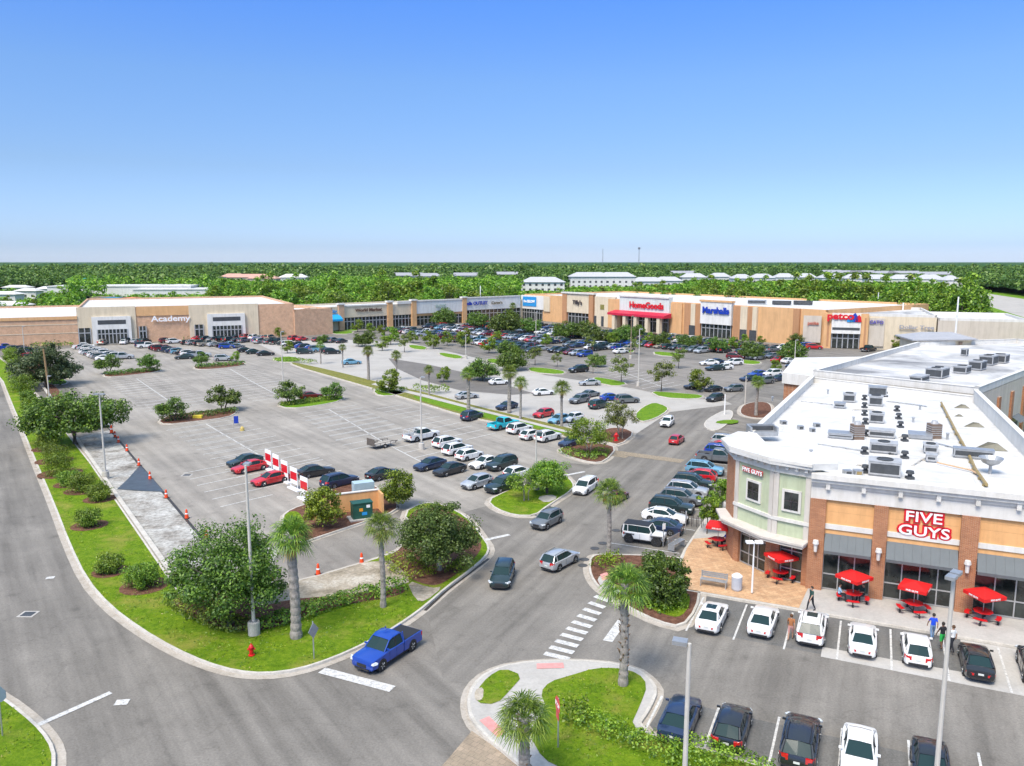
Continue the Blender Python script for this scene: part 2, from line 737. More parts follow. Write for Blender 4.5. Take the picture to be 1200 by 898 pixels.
# ------------------------------------------------------------------ materials
M_ground = ground_mix('forest_floor', [(0.03, 0.06, 0.012), (0.06, 0.12, 0.02), (0.09, 0.16, 0.03)], 0.02, 0.6, 0.2)
M_road = asphalt('road_asphalt', (0.190, 0.175, 0.154), 0.16, 0.24, ang=R(-55), cracks=0.25)
M_drive = asphalt('drive_asphalt', (0.193, 0.178, 0.157), 0.14, 0.24, ang=R(65), cracks=0.25)
M_lot = asphalt('lot_asphalt', (0.287, 0.263, 0.230), 0.10, 0.18, ang=R(-54), cracks=0.15)
M_lot2 = asphalt('lot_asphalt_grey', (0.228, 0.208, 0.183), 0.10, 0.2, ang=R(-54), cracks=0.3)
M_dark = asphalt('fresh_asphalt', (0.165, 0.152, 0.137), 0.08, 0.2)
M_stall = asphalt('stall_asphalt', (0.15, 0.147, 0.14), 0.14, 0.28, ang=R(65), cracks=0.3)
M_conc = ground_mix('concrete', [(0.36, 0.345, 0.32), (0.43, 0.41, 0.38), (0.47, 0.45, 0.42)], 0.5, 6, 0.1, 0.3)
M_pale = ground_mix('pale_paving', [(0.33, 0.312, 0.285), (0.39, 0.37, 0.34), (0.43, 0.41, 0.38)], 0.15, 4, 0.1, 0.2)
M_kerb = ground_mix('kerb_concrete', [(0.40, 0.37, 0.32), (0.50, 0.47, 0.42), (0.58, 0.55, 0.50)], 1.5, 12, 0.1, 0.5)
M_gutter = ground_mix('gutter_concrete', [(0.30, 0.26, 0.21), (0.40, 0.36, 0.31), (0.46, 0.42, 0.37)], 1.0, 9, 0.1, 0.5)
M_grass = grass_mat('lawn_grass', (0.065, 0.135, 0.006), (0.135, 0.235, 0.010), (0.23, 0.32, 0.025), (0.30, 0.28, 0.06))
M_grass_far = grass_mat('verge_grass', (0.07, 0.16, 0.01), (0.13, 0.25, 0.016), (0.2, 0.30, 0.03))
M_grass_dry = grass_mat('dry_grass', (0.10, 0.12, 0.02), (0.2, 0.2, 0.05), (0.28, 0.26, 0.10))
M_mulch = ground_mix('bark_mulch', [(0.07, 0.035, 0.025), (0.15, 0.075, 0.05), (0.24, 0.13, 0.09)], 3.0, 22, 0.8)
M_sand = ground_mix('bare_sand', [(0.16, 0.135, 0.09), (0.36, 0.31, 0.24), (0.56, 0.52, 0.45)], 0.45, 5, 0.5)
M_rubble = ground_mix('broken_ground', [(0.10, 0.09, 0.075), (0.30, 0.28, 0.25), (0.42, 0.41, 0.38), (0.62, 0.60, 0.57)], 0.42, 3, 0.7, 1.3)
M_white = paint_worn('road_paint', (0.60, 0.59, 0.565), 0.9)
M_white2 = paint_worn('old_road_paint', (0.56, 0.55, 0.52), 0.8)
M_yellow = paint_worn('faded_yellow_paint', (0.36, 0.29, 0.20), 1.3)
M_pink = mat('tactile_pad', (0.62, 0.27, 0.25), 0.8, var=0.15, scale=3)
M_paver = paver_mat('brick_pavers', (0.47, 0.28, 0.15), (0.57, 0.37, 0.21), -R(24.5))
M_paver2 = paver_mat('crossing_pavers', (0.30, 0.24, 0.17), (0.36, 0.28, 0.20), R(35))
M_black = mat('black_void', (0.012, 0.012, 0.013), 0.6, var=0)

# ------------------------------------------------------------------ ground sheets
mb = MB()
mb.add([(-30000, -400, -0.06), (30000, -400, -0.06), (30000, 40000, -0.06), (-30000, 40000, -0.06)], [(0, 1, 2, 3)])
struct('ground', mb, M_ground)

lot_w = [(-60, -30), (-140, 150), (-150, 200), (-112, 204), (-62, 228), (-64, 243), (3, 298), (77, 198), (112, 188), (118, 160), (95, 100), (95, -30)]
mb = MB(); mb.sheet(lot_w, 0.0)
struct('road', mb, M_road)

# main drive and the parking aisle in front of the restaurant
mb = MB()
mb.sheet([P2(g(575, 640)), P2(g(500, 715)), P2(g(520, 800)), P2(g(560, 800)), P2(g(640, 775)), P2(g(700, 776)), P2(g(790, 832)), P2(26, 24), P2(60, 8), P2(60, 35), P2(g(1200, 760)),
          P2(g(820, 690)), P2(g(690, 660)), P2(g(700, 655)), P2(g(770, 600)), P2(g(860, 480)), P2(g(930, 430)), P2(g(900, 425)), P2(g(835, 460)), P2(g(775, 490)), P2(g(700, 545)), P2(g(655, 560))], 0.004)
struct('drive', mb, M_drive)

mb = MB()
mb.sheet(gp([(60, 410), (75, 440), (130, 504), (246, 641), (300, 640), (345, 603), (400, 575), (480, 600), (545, 600), (575, 592), (620, 600), (672, 560), (640, 540), (690, 545), (700, 530), (560, 487), (440, 452), (345, 430), (330, 412), (300, 395), (110, 406)]), 0.006)
struct('parking_lot', mb, M_lot)
mb = MB()
mb.sheet(gp([(300, 690), (345, 632), (375, 631), (430, 614), (470, 607), (489, 622), (473, 641), (450, 653), (350, 683)]), 0.006)
struct('lane', mb, M_lot2)

# pale paved lot beyond the planted median
mb = MB()
mb.sheet(gp([(300, 402), (345, 424), (440, 447), (560, 478), (690, 509), (720, 525), (785, 483), (858, 474), (835, 462), (760, 458), (640, 440), (560, 420), (480, 402), (400, 398)]), 0.008)
struct('parking_lot', mb, M_pale)
mb = MB()
mb.sheet(gp([(455, 420), (500, 427), (560, 440), (605, 455), (625, 461), (600, 463), (540, 458), (495, 446), (465, 432)]), 0.012)
struct('parking_lot', mb, M_dark)
mb = MB()
mb.sheet(gp([(640, 425), (700, 418), (790, 420), (880, 428), (900, 440), (850, 470), (790, 466), (740, 455), (690, 443)]), 0.012)
struct('parking_lot', mb, M_lot2)

# darker stall strips beside the restaurant with the pale concrete apron behind them
F0 = P2(19.1, 49.2)


def FA(t, d, z=None):
    """point along the restaurant front: t metres along, d metres out from it"""
    p = F0 + U * t - V * d
    return (p.x, p.y)


mb = MB()
mb.sheet([FA(-7.2, 3.95), FA(40, 3.95), FA(40, 9.0), FA(-7.2, 9.0)], 0.008)
mb.sheet(gp([(752, 850), (770, 815), (850, 835), (960, 860), (1100, 890), (1150, 930), (900, 912)]), 0.008)
struct('parking_lot', mb, M_stall)
mb = MB()
mb.sheet([FA(1.5, 8.1), FA(8.5, 8.0), FA(8.5, 3.95), FA(40, 3.95), FA(40, 9.6), FA(1.5, 9.3)], 0.012)
struct('pavement', mb, M_conc)

# ------------------------------------------------------------------ raised islands with kerbs
kerbs = MB()
LAWNS, BEDS = [], []


def island(pts, inner, name='lawn', world_pts=False, smooth=2, kw=0.17, gut=0.38, h=0.14, dome=0.0, rim=True):
    p = pts if world_pts else gp(pts)
    p = ccw(smooth_poly(list(p), smooth))
    if rim:
        p2 = offset(p, kw)
        o = offset(p, -gut)
        ring(kerbs, o, p, 0.016, 0.017, 1)
        ring(kerbs, p, offset(p, 0.02), 0.0, h, 0)
        ring(kerbs, offset(p, 0.02), p2, h, h, 0)
    else:
        p2 = p
    if inner is M_grass:
        LAWNS.append((p2, h))
    m = MB()
    m.sheet(p2, h - 0.004 if rim else h)
    return struct(name, m, inner)


def patch(pts, m, name, z=0.15, smooth=2, world_pts=False):
    p = pts if world_pts else gp(pts)
    if smooth:
        p = smooth_poly(list(p), smooth)
    b = MB(); b.sheet(p, z)
    if m is M_grass:
        LAWNS.append((p, z))
    else:
        BEDS.append(p)
    return struct(name, b, m)


verge = [(-130, 190), (-95.8, 147.5), (-72, 113)] + gp([(20, 490), (42, 545), (62, 592), (80, 640), (100, 682), (127, 713), (163, 740), (202, 763), (240, 780), (275, 790), (310, 793), (350, 788), (392, 774), (425, 759), (455, 743), (480, 727), (500, 712), (525, 690), (550, 672), (571, 654), (575, 643), (566, 630), (550, 608), (520, 592), (495, 590), (470, 603), (486, 622), (474, 642), (452, 653), (350, 683), (300, 692), (232, 712), (222, 712)]) + [(-19.8, 46.3), (-52.4, 93.2), (-118, 182.4)]
island(verge, M_grass, world_pts=True, smooth=1)
# bed of the hedge that rings the corner, sand strip and mulched tree bed
patch([(196, 706), (222, 700), (300, 692), (360, 695), (470, 686), (478, 700), (395, 712), (345, 730), (300, 745), (240, 735)], M_mulch, 'planting_bed', 0.145)
patch([(296, 693), (350, 684), (452, 654), (478, 676), (480, 688), (400, 700), (340, 705), (300, 715)], M_sand, 'sand_bed', 0.151, 1)
patch([(452, 657), (470, 645), (486, 624), (476, 606), (500, 594), (546, 608), (562, 632), (566, 648), (525, 684), (505, 690), (478, 680)], M_mulch, 'planting_bed', 0.148)
patch([(476, 682), (505, 692), (520, 690), (498, 708), (487, 706)], M_sand, 'sand_bed', 0.153, 1)
for pts in ([(62, 450), (78, 470), (72, 480), (52, 452)], [(20, 415), (45, 418), (60, 440), (46, 447), (30, 430)]):
    patch(pts, M_mulch, 'planting_bed', 0.147)
# broken ground between the verge and the lot, edged by a sunk black line
mb = MB(); mb.sheet([(-52.2, 93.4), (-19.6, 46.6)] + gp([(300, 700), (330, 640), (250, 650), (245, 641), (130, 504), (112, 508)]), 0.02)
struct('bare_ground', mb, M_rubble)
mb = MB()
for a, b in (((128, 503), (160, 541)), ((160, 541), (196, 583)), ((196, 583), (246, 642)), ((430, 663), (300, 697)), ((455, 655), (430, 663))):
    stripe(mb, g(*a), g(*b), 0.25, 0.03)
for a, b in (((573, 655), (524, 692)), ((524, 692), (498, 716))):
    stripe(mb, g(*a), g(*b), 0.22, 0.022)
struct('drainage_channel', mb, mat('dark_gutter', (0.04, 0.035, 0.03), 0.6))  # flat strips in one dark brown along the edges
mb = MB()
mb.add([(*q, 0.05 + 0.02 * (i % 2)) for i, q in enumerate(gp([(137, 574), (150, 562), (164, 546), (178, 561), (192, 577), (165, 576)]))], [(0, 1, 5), (1, 2, 3, 5), (3, 4, 5)])
tag(mb.build('tarpaulin', mat('grey_tarp', (0.06, 0.075, 0.09), 0.5, var=0.3)), 'dark blue grey tarpaulin lying on the broken ground beside the orange cones', 'tarpaulin')

# kerb wall beside the verge
mb = MB()
a, b = P2(-52.4, 93.2), P2(-19.8, 46.3)
d = (b - a).normalized(); nn = Vector((-d.y, d.x))
mb.prism([tuple(a + nn * 0.05), tuple(a + nn * 0.4), tuple(b + nn * 0.4), tuple(b + nn * 0.05)], 0, 0.22)
a, b = P2(g(36, 445)), P2(g(57, 470))
a, b = P2(g(47, 452)), P2(g(60, 470))
mb.prism([tuple(a), tuple(a + nn * 0.4), tuple(b + nn * 0.4), tuple(b)], 0.14, 0.26)
struct('kerb', mb, M_kerb)

# bottom-left corner verge
island([(-60, 880), (-60, 790), (-20, 806), (6, 820), (30, 838), (52, 858), (66, 880), (66, 905), (50, 960), (-80, 990)], M_grass, smooth=1)

# bottom island with pavement, two ramps and lawns
c_out = [(546, 824), (552, 805), (570, 789), (600, 779), (650, 775), (705, 777), (745, 784), (764, 798), (772, 812), (764, 832), (748, 856), (800, 872), (880, 896), (960, 920), (1060, 950), (900, 1020), (700, 960), (640, 925), (600, 893), (568, 866), (550, 845)]
island(c_out, M_conc, 'pavement', smooth=1, gut=0.32)
for pts in ([(590, 786), (613, 795), (598, 812), (582, 829), (557, 827), (559, 812), (572, 796)],
            [(644, 802), (668, 795), (697, 786), (725, 786), (748, 792), (759, 806), (750, 830), (738, 856), (772, 868), (860, 893), (960, 924), (900, 990), (760, 950), (660, 905), (636, 893), (622, 868), (620, 862), (640, 832), (633, 815)]):
    patch(pts, M_grass, 'lawn', 0.155, 1)
patch([(556, 812), (567, 808), (566, 824), (557, 825)], M_sand, 'sand_bed', 0.160, 1)
patch([(629, 781), (660, 780), (661, 786), (629, 787)], M_pink, 'ramp_pad', 0.158, 0)
patch([(562, 848), (573, 843), (593, 862), (583, 868)], M_pink, 'ramp_pad', 0.158, 0)
mb = MB(); mb.sheet(gp([(553, 857), (604, 894), (640, 960), (440, 990)]), 0.02)
struct('crossing', mb, M_paver2)

# planted island with the round shrub, and the patio
island([(689, 664), (692, 654), (700, 651), (750, 652), (790, 654), (812, 660), (822, 690), (818, 716), (800, 738), (770, 731), (735, 714), (716, 701), (700, 690), (691, 677)], M_mulch, 'planting_bed', smooth=1)
patch([(745, 690), (790, 690), (812, 700), (800, 728), (775, 722), (752, 710)], M_grass, 'lawn', 0.150)
patch([(699, 680), (710, 674), (722, 690), (728, 698), (716, 699), (704, 690)], M_conc, 'pavement', 0.150, 1)
patch([(703, 676), (711, 673), (716, 681), (706, 683)], M_pink, 'ramp_pad', 0.156, 0)

K0 = P2(8.4, 58.7) + U * 4.95               # kerb in front of the row of cars along the drive


def KA(t, d=0.0):
    p = K0 + V * t + U * d
    return (p.x, p.y)


side = [FA(-7.6, 3.9), FA(45, 3.9), FA(45, -2), FA(20, -2), KA(40, 10), KA(40, 0), KA(-0.8, 0), FA(-8.6, -1.5)]
island(side, M_conc, 'pavement', world_pts=True, smooth=0, gut=0.0)
patch([FA(-7.3, 3.65), FA(-0.1, 3.65), FA(0.2, -0.2), FA(-1.5, -2), FA(-4.2, -8), KA(3.2, 2.2), KA(1.8, 0.2), KA(-0.6, 0.2), FA(-8.3, -1.2)], M_paver, 'patio', 0.144, 0, True)
# pale apron and planter circle at the far corner of the pavement
island([(868, 488), (866, 481), (872, 474), (890, 471), (905, 474), (905, 489), (890, 492)], M_mulch, 'planting_bed')
island([(820, 497), (850, 480), (862, 484), (852, 500), (835, 508)], M_conc, 'pavement', gut=0.0)
patch([(841, 494), (866, 493), (864, 498), (838, 498)], M_grass_far, 'lawn', 0.16, 1)
island([(1150, 520), (1160, 506), (1185, 500), (1260, 496), (1300, 525), (1200, 545)], M_grass_far, smooth=1)
patch([(1160, 512), (1225, 505), (1240, 508), (1165, 516)], M_conc, 'pavement', 0.16, 0)

# island with the cut tree between the two middle rows
island([(570, 588), (590, 578), (604, 572), (625, 566), (645, 556), (662, 557), (673, 567), (673, 575), (643, 594), (628, 606), (603, 606), (580, 598)], M_grass, smooth=1)
patch([(628, 585), (645, 581), (655, 585), (640, 592)], M_conc, 'pavement', 0.155, 1)
island([(654, 530), (662, 522), (680, 519), (708, 521), (724, 526), (710, 542), (694, 544), (668, 537)], M_mulch, 'planting_bed', smooth=1)
island([(693, 514), (703, 506), (716, 502), (733, 503), (745, 509), (727, 523), (712, 520)], M_mulch, 'planting_bed', smooth=1)
island([(742, 488), (752, 478), (766, 472), (782, 477), (784, 482), (768, 492), (750, 496)], M_grass_far, smooth=1)
# long median
island([(340, 424), (395, 436), (450, 450), (505, 462), (560, 477), (620, 491), (686, 507), (694, 512), (682, 516), (600, 500), (545, 489), (490, 472), (440, 457), (395, 444), (343, 429)], M_grass_dry, 'lawn', smooth=1)
patch([(480, 463), (560, 482), (620, 495), (684, 511), (680, 513), (600, 498), (545, 486), (490, 470)], M_grass_far, 'lawn', 0.15, 1)
patch([(440, 450), (500, 464), (560, 480), (680, 510), (676, 511.5), (555, 481.5), (495, 466), (435, 451.5)], M_conc, 'pavement', 0.156, 0)
# islands in the lots
for pts, mm in (
    ([(184, 494), (200, 487), (240, 483), (275, 479), (279, 484), (268, 490), (230, 495), (192, 499)], M_mulch),
    ([(322, 475), (345, 469), (378, 465), (403, 464), (402, 470), (375, 476), (338, 480)], M_grass_far),
    ([(120, 439), (150, 435), (188, 432), (189, 436), (150, 441), (123, 443)], M_mulch),
    ([(226, 430), (255, 427), (287, 425), (288, 429), (255, 433), (229, 434)], M_mulch),
    ([(436, 459), (448, 454), (470, 455), (480, 459), (466, 464), (444, 465)], M_grass_far),
    ([(318, 421), (335, 418), (352, 420), (349, 425), (325, 425)], M_grass_far),
    ([(76, 444), (80, 439), (84, 438), (82, 445)], M_grass_far),
    ([(53, 447), (70, 444), (80, 447), (78, 451), (58, 452)], M_grass_far),
    ([(328, 608), (340, 598), (365, 590), (395, 570), (420, 560), (446, 574), (468, 590), (466, 600), (432, 612), (378, 630), (350, 640), (336, 630)], M_mulch),
    ([(573, 403), (603, 405), (600, 409), (575, 407)], M_grass_far),
    ([(478, 404), (502, 407), (498, 411), (480, 409)], M_grass_far),
    ([(513, 413), (545, 418), (538, 422), (516, 418)], M_grass_far),
    ([(570, 420), (600, 424), (596, 428), (572, 426)], M_grass_far),
    ([(617, 431), (640, 432), (665, 436), (658, 440), (622, 437)], M_grass_far),
    ([(694, 442), (715, 445), (738, 450), (722, 454), (698, 449)], M_grass_far),
    ([(760, 459), (790, 461), (828, 464), (818, 469), (774, 467)], M_grass_far),
    ([(720, 409), (745, 410), (742, 414), (722, 413)], M_grass_far),
    ([(765, 412), (800, 415), (798, 419), (768, 417)], M_grass_far),
    ([(865, 422), (893, 424), (890, 428), (868, 427)], M_grass_far),
    ([(335, 385), (420, 385), (418, 389), (340, 389)], M_grass_far),
    ([(385, 388), (415, 388), (412, 392), (388, 392)], M_grass_far)):
    island(pts, mm, 'planting_bed' if mm is M_mulch else 'lawn', smooth=1, gut=0.2)
patch([(331, 607), (342, 600), (352, 603), (358, 616), (350, 630), (338, 625)], M_grass, 'lawn', 0.148)
struct('kerb', kerbs, [M_kerb, M_gutter])

# far road at the right edge, with its grass median
mb = MB(); mb.sheet([(150, 180), (112, 188), (145, 225), (190, 330), (260, 480), (330, 640), (352, 640), (300, 480), (250, 330), (215, 200)], 0.02)
struct('road', mb, M_pale)
mb = MB(); mb.sheet([(112, 190), (150, 260), (205, 400), (290, 640), (420, 640), (300, 330), (240, 190), (160, 150), (120, 150)], -0.02)
struct('lawn', mb, M_grass_far)
mb = MB(); mb.sheet([(150, 214), (196, 330), (264, 480), (270, 480), (206, 330), (158, 214)], 0.06)
struct('lawn', mb, M_grass_far)

# ------------------------------------------------------------------ painted markings
mb = MB()
ZP = 0.024


def pstripe(a, b, w, m=mb, z=ZP):
    stripe(m, g(*a), g(*b), w, z)


pstripe((377, 786), (460, 808), 0.6)
pstripe((45, 850), (130, 812), 0.32)
pstripe((712, 752), (729, 728), 0.55)
pstripe((560, 635), (597, 627), 0.4)
pstripe((644, 561), (685, 553), 0.4)
pstripe((135, 824), (151, 823), 0.5)
pstripe((54, 678), (64, 677), 0.4)
for i in range(10):
    k = i / 9
    a = g(638 + (697 - 638) * k, 766 + (699 - 766) * k)
    b = g(667 + (714 - 667) * k, 773 + (705 - 773) * k)
    stripe(mb, a, b, 0.42, ZP)
# stalls by the restaurant
for t in (-5.75, -3.1, -0.4, 2.3, 4.95, 7.6, 10.3, 12.95, 15.6, 18.3, 21):
    stripe(mb, FA(t, 4.2), FA(t, 9.3), 0.11, ZP)
# stalls along the drive
for k in range(0, 15):
    a = P2(8.4, 58.7) + V * (2.75 * k - 1.4) - U * 0.4
    stripe(mb, a, a + U * 5.2, 0.11, ZP)
# bottom row stalls
R1 = P2(g(797, 850)); R1d = (P2(g(1007, 890)) - R1).normalized()
for k in range(0, 12):
    a = R1 + R1d * (2.72 * k - 1.36)
    stripe(mb, a - V * 2.8, a + V * 2.2, 0.11, ZP)
struct('road_marking', mb, M_white)

# faded lines of the big lots
mb = MB()


def stall_rows(a_px, b_px, hd, n_skip=(), L=5.0, both=True, spine=True):
    a, b = P2(g(*a_px)), P2(g(*b_px))
    d = (b - a)
    L0 = d.length
    d.normalize()
    h = Vector((math.cos(hd), math.sin(hd)))
    if spine:
        stripe(mb, a, b, 0.17, ZP)
    k = 0
    while k * 2.7 < L0:
        p = a + d * (k * 2.7)
        stripe(mb, p, p + h * L, 0.15, ZP)
        if both:
            stripe(mb, p, p - h * L, 0.15, ZP)
        k += 1


HD = R(47)
stall_rows((241, 497), (330, 549), HD)
stall_rows((160, 444), (195, 468), HD)
stall_rows((270, 433), (300, 450), HD)
stall_rows((385, 480), (452, 520), HD)
stall_rows((395, 487), (440, 512), HD, spine=False)
stall_rows((215, 555), (268, 603), HD, both=False, spine=False)
stall_rows((195, 505), (262, 540), HD, both=False, spine=False)
stall_rows((330, 549), (352, 565), HD)
stall_rows((195, 468), (215, 480), HD)
stall_rows((300, 450), (330, 466), HD)
stall_rows((452, 520), (500, 545), HD, both=False)
stall_rows((440, 480), (560, 520), HD, both=False, spine=False)
stall_rows((130, 452), (175, 478), HD, both=False, spine=False)
stall_rows((500, 470), (640, 520), HD, both=False, spine=False)
stall_rows((700, 425), (780, 455), HD)
struct('road_marking', mb, M_white2)
mb = MB()
for a, b, w in (((712, 529), (800, 541), 1.6), ((716, 533), (735, 536), 1.0)):
    stripe(mb, g(*a), g(*b), w, 0.020 if w > 1.5 else 0.021)
struct('road_marking', mb, M_yellow)
# ------------------------------------------------------------------ vegetation
L_oak = leaf_mat('oak_leaves', (0.030, 0.075, 0.010), (0.085, 0.170, 0.020), (0.21, 0.33, 0.04))
L_bright = leaf_mat('bright_leaves', (0.050, 0.105, 0.007), (0.140, 0.243, 0.014), (0.319, 0.437, 0.032))
L_yel = leaf_mat('yellow_green_leaves', (0.06, 0.105, 0.006), (0.17, 0.245, 0.012), (0.34, 0.42, 0.03))
L_hedge = leaf_mat('hedge_leaves', (0.054, 0.116, 0.011), (0.133, 0.253, 0.023), (0.321, 0.448, 0.038))
L_palm = leaf_mat('palm_leaves', (0.040, 0.089, 0.014), (0.120, 0.211, 0.024), (0.300, 0.389, 0.049))
L_dead = leaf_mat('dead_fronds', (0.239, 0.146, 0.032), (0.480, 0.292, 0.049), (0.698, 0.421, 0.081))
L_belt = leaf_mat('wood_leaves', (0.051, 0.123, 0.013), (0.128, 0.257, 0.018), (0.312, 0.462, 0.037))
L_far = leaf_mat('far_wood_leaves', (0.036, 0.112, 0.023), (0.086, 0.194, 0.035), (0.199, 0.339, 0.059), 0.25)
M_bark = mat('bark', (0.13, 0.105, 0.085), 0.95, var=0.35, scale=6, bmp=0.8, bscale=14)
M_bark_pale = mat('pale_bark', (0.30, 0.27, 0.23), 0.95, var=0.3, scale=5, bmp=0.8, bscale=12)
M_palm_tr = mat('palm_trunk', (0.27, 0.245, 0.22), 0.95, var=0.4, scale=5, bmp=1.0, bscale=9)
M_palm_tr2 = mat('palm_trunk_boots', (0.20, 0.13, 0.08), 0.95, var=0.5, scale=5, bmp=1.0, bscale=9)
rng = np.random.default_rng(11)


def unit(n):
    v = rng.normal(size=(n, 3))
    return v / np.linalg.norm(v, axis=1)[:, None]


def cards(name, centers, normals, size, mats, midx=None, asp=0.6, fold=True, smooth=False):
    """leaf clumps: one small four-cornered blade per centre"""
    n = len(centers)
    r = unit(n)
    a = np.cross(normals, r)
    a /= (np.linalg.norm(a, axis=1)[:, None] + 1e-9)
    b = np.cross(normals, a)
    s = size if isinstance(size, np.ndarray) else np.full(n, size)
    s = (s * rng.uniform(0.6, 1.35, n))[:, None]
    a = a * s
    b = b * s * asp
    nn = normals * s * 0.22
    v = np.empty((n, 4, 3))
    v[:, 0] = centers - a
    v[:, 1] = centers + b * rng.uniform(0.7, 1.2, (n, 1)) + nn
    v[:, 2] = centers + a * rng.uniform(0.7, 1.1, (n, 1))
    v[:, 3] = centers - b * rng.uniform(0.7, 1.2, (n, 1)) + nn
    me = bpy.data.meshes.new(name)
    me.vertices.add(n * 4)
    me.vertices.foreach_set('co', v.astype(np.float32).ravel())
    me.loops.add(n * 4)
    me.loops.foreach_set('vertex_index', np.arange(n * 4, dtype=np.int32))
    me.polygons.add(n)
    me.polygons.foreach_set('loop_start', np.arange(0, n * 4, 4, dtype=np.int32))
    try:
        me.polygons.foreach_set('loop_total', np.full(n, 4, dtype=np.int32))
    except Exception:
        pass
    for mm in (mats if isinstance(mats, (list, tuple)) else [mats]):
        me.materials.append(mm)
    if midx is not None:
        me.polygons.foreach_set('material_index', midx.astype(np.int32))
    me.update(calc_edges=True)
    return me


def clump_points(rx, ry, rz, nclump, per, cr, base=0.0, hollow=0.55, flat=0.35, gaps=0.0, up=0.5):
    """leaf centres grouped in clumps inside a crown of the given radii"""
    c = unit(nclump)
    rad = hollow + (1 - hollow) * rng.random(nclump) ** 0.6
    c = c * rad[:, None]
    c[:, 2] = np.where(c[:, 2] < -flat, -flat * rng.random(nclump), c[:, 2])
    c[:, 2] += rng.normal(0, 0.05, nclump)
    c *= rng.uniform(0.82, 1.13, (nclump, 1))
    c = c * np.array([rx, ry, rz])
    rr = cr * rng.uniform(0.6, 1.35, nclump)
    k = rng.integers(0, nclump, nclump * per)
    d = unit(len(k))
    rad = rng.random(len(k)) ** 0.45
    off = d * (rr[k] * rad)[:, None] * np.array([1, 1, 0.72])
    p = c[k] + off
    nrm = d * 0.9 + unit(len(k)) * 0.7 + np.array([0, 0, up])
    nrm /= np.linalg.norm(nrm, axis=1)[:, None]
    return p, nrm, c


def make_tree(name, label, cat, rx, ry, rz, trunk_h, trunk_r, nclump, per, cr, leaf, lm, bark=None, limbs=9, group=None, hollow=0.5, flat=0.35, lean=0.0, stems=1, part=True):
    """tree at the origin: trunk with limbs, crown of leaf clumps; crown centre above the trunk"""
    bark = bark or M_bark
    root = thing(name, label, cat, group=group)
    p, nrm, cl = clump_points(rx, ry, rz, nclump, per, cr, hollow=hollow, flat=flat)
    zc = trunk_h + rz * flat * 0.9
    p[:, 2] += zc
    me = cards('crown', p, nrm, leaf, lm)
    m = MB()
    r2 = random.Random(int(rng.integers(1e6)))
    for s in range(stems):
        a = 2 * PI * s / max(1, stems)
        o = Vector((math.cos(a), math.sin(a), 0)) * (0.25 if stems > 1 else 0)
        top = Vector((o.x * 2.2 + lean, o.y * 2.2, trunk_h))
        m.path([o + Vector((0, 0, -0.1)), o * 0.9 + Vector((lean * .2 + r2.uniform(-.05, .05), r2.uniform(-.05, .05), trunk_h * .5)), top],
               [trunk_r * 1.25, trunk_r * 0.9, trunk_r * 0.75], 8)
        idx = r2.sample(range(len(cl)), min(limbs, len(cl)))
        for i in idx:
            e = Vector(cl[i]) * 0.85 + Vector((0, 0, zc))
            mid = top.lerp(e, 0.45) + Vector((r2.uniform(-.2, .2), r2.uniform(-.2, .2), 0.12 * rz))
            m.path([top - Vector((0, 0, trunk_r)), mid, e], [trunk_r * 0.55, trunk_r * 0.33, trunk_r * 0.1], 5)
    link('crown', me, root)
    o = m.build('trunk', bark, root)
    return root


def at(root, px, py, scale=1.0, rz=None, z=0.0):
    x, y = g(px, py, z)
    root.location = (x, y, z)
    root.scale = (scale, scale, scale)
    root.rotation_euler = (0, 0, rz if rz is not None else rnd.uniform(0, 6.28))
    return root


# ---- palms
def frond_pts(az, el, L, droop, n=16, fan=True):
    pass


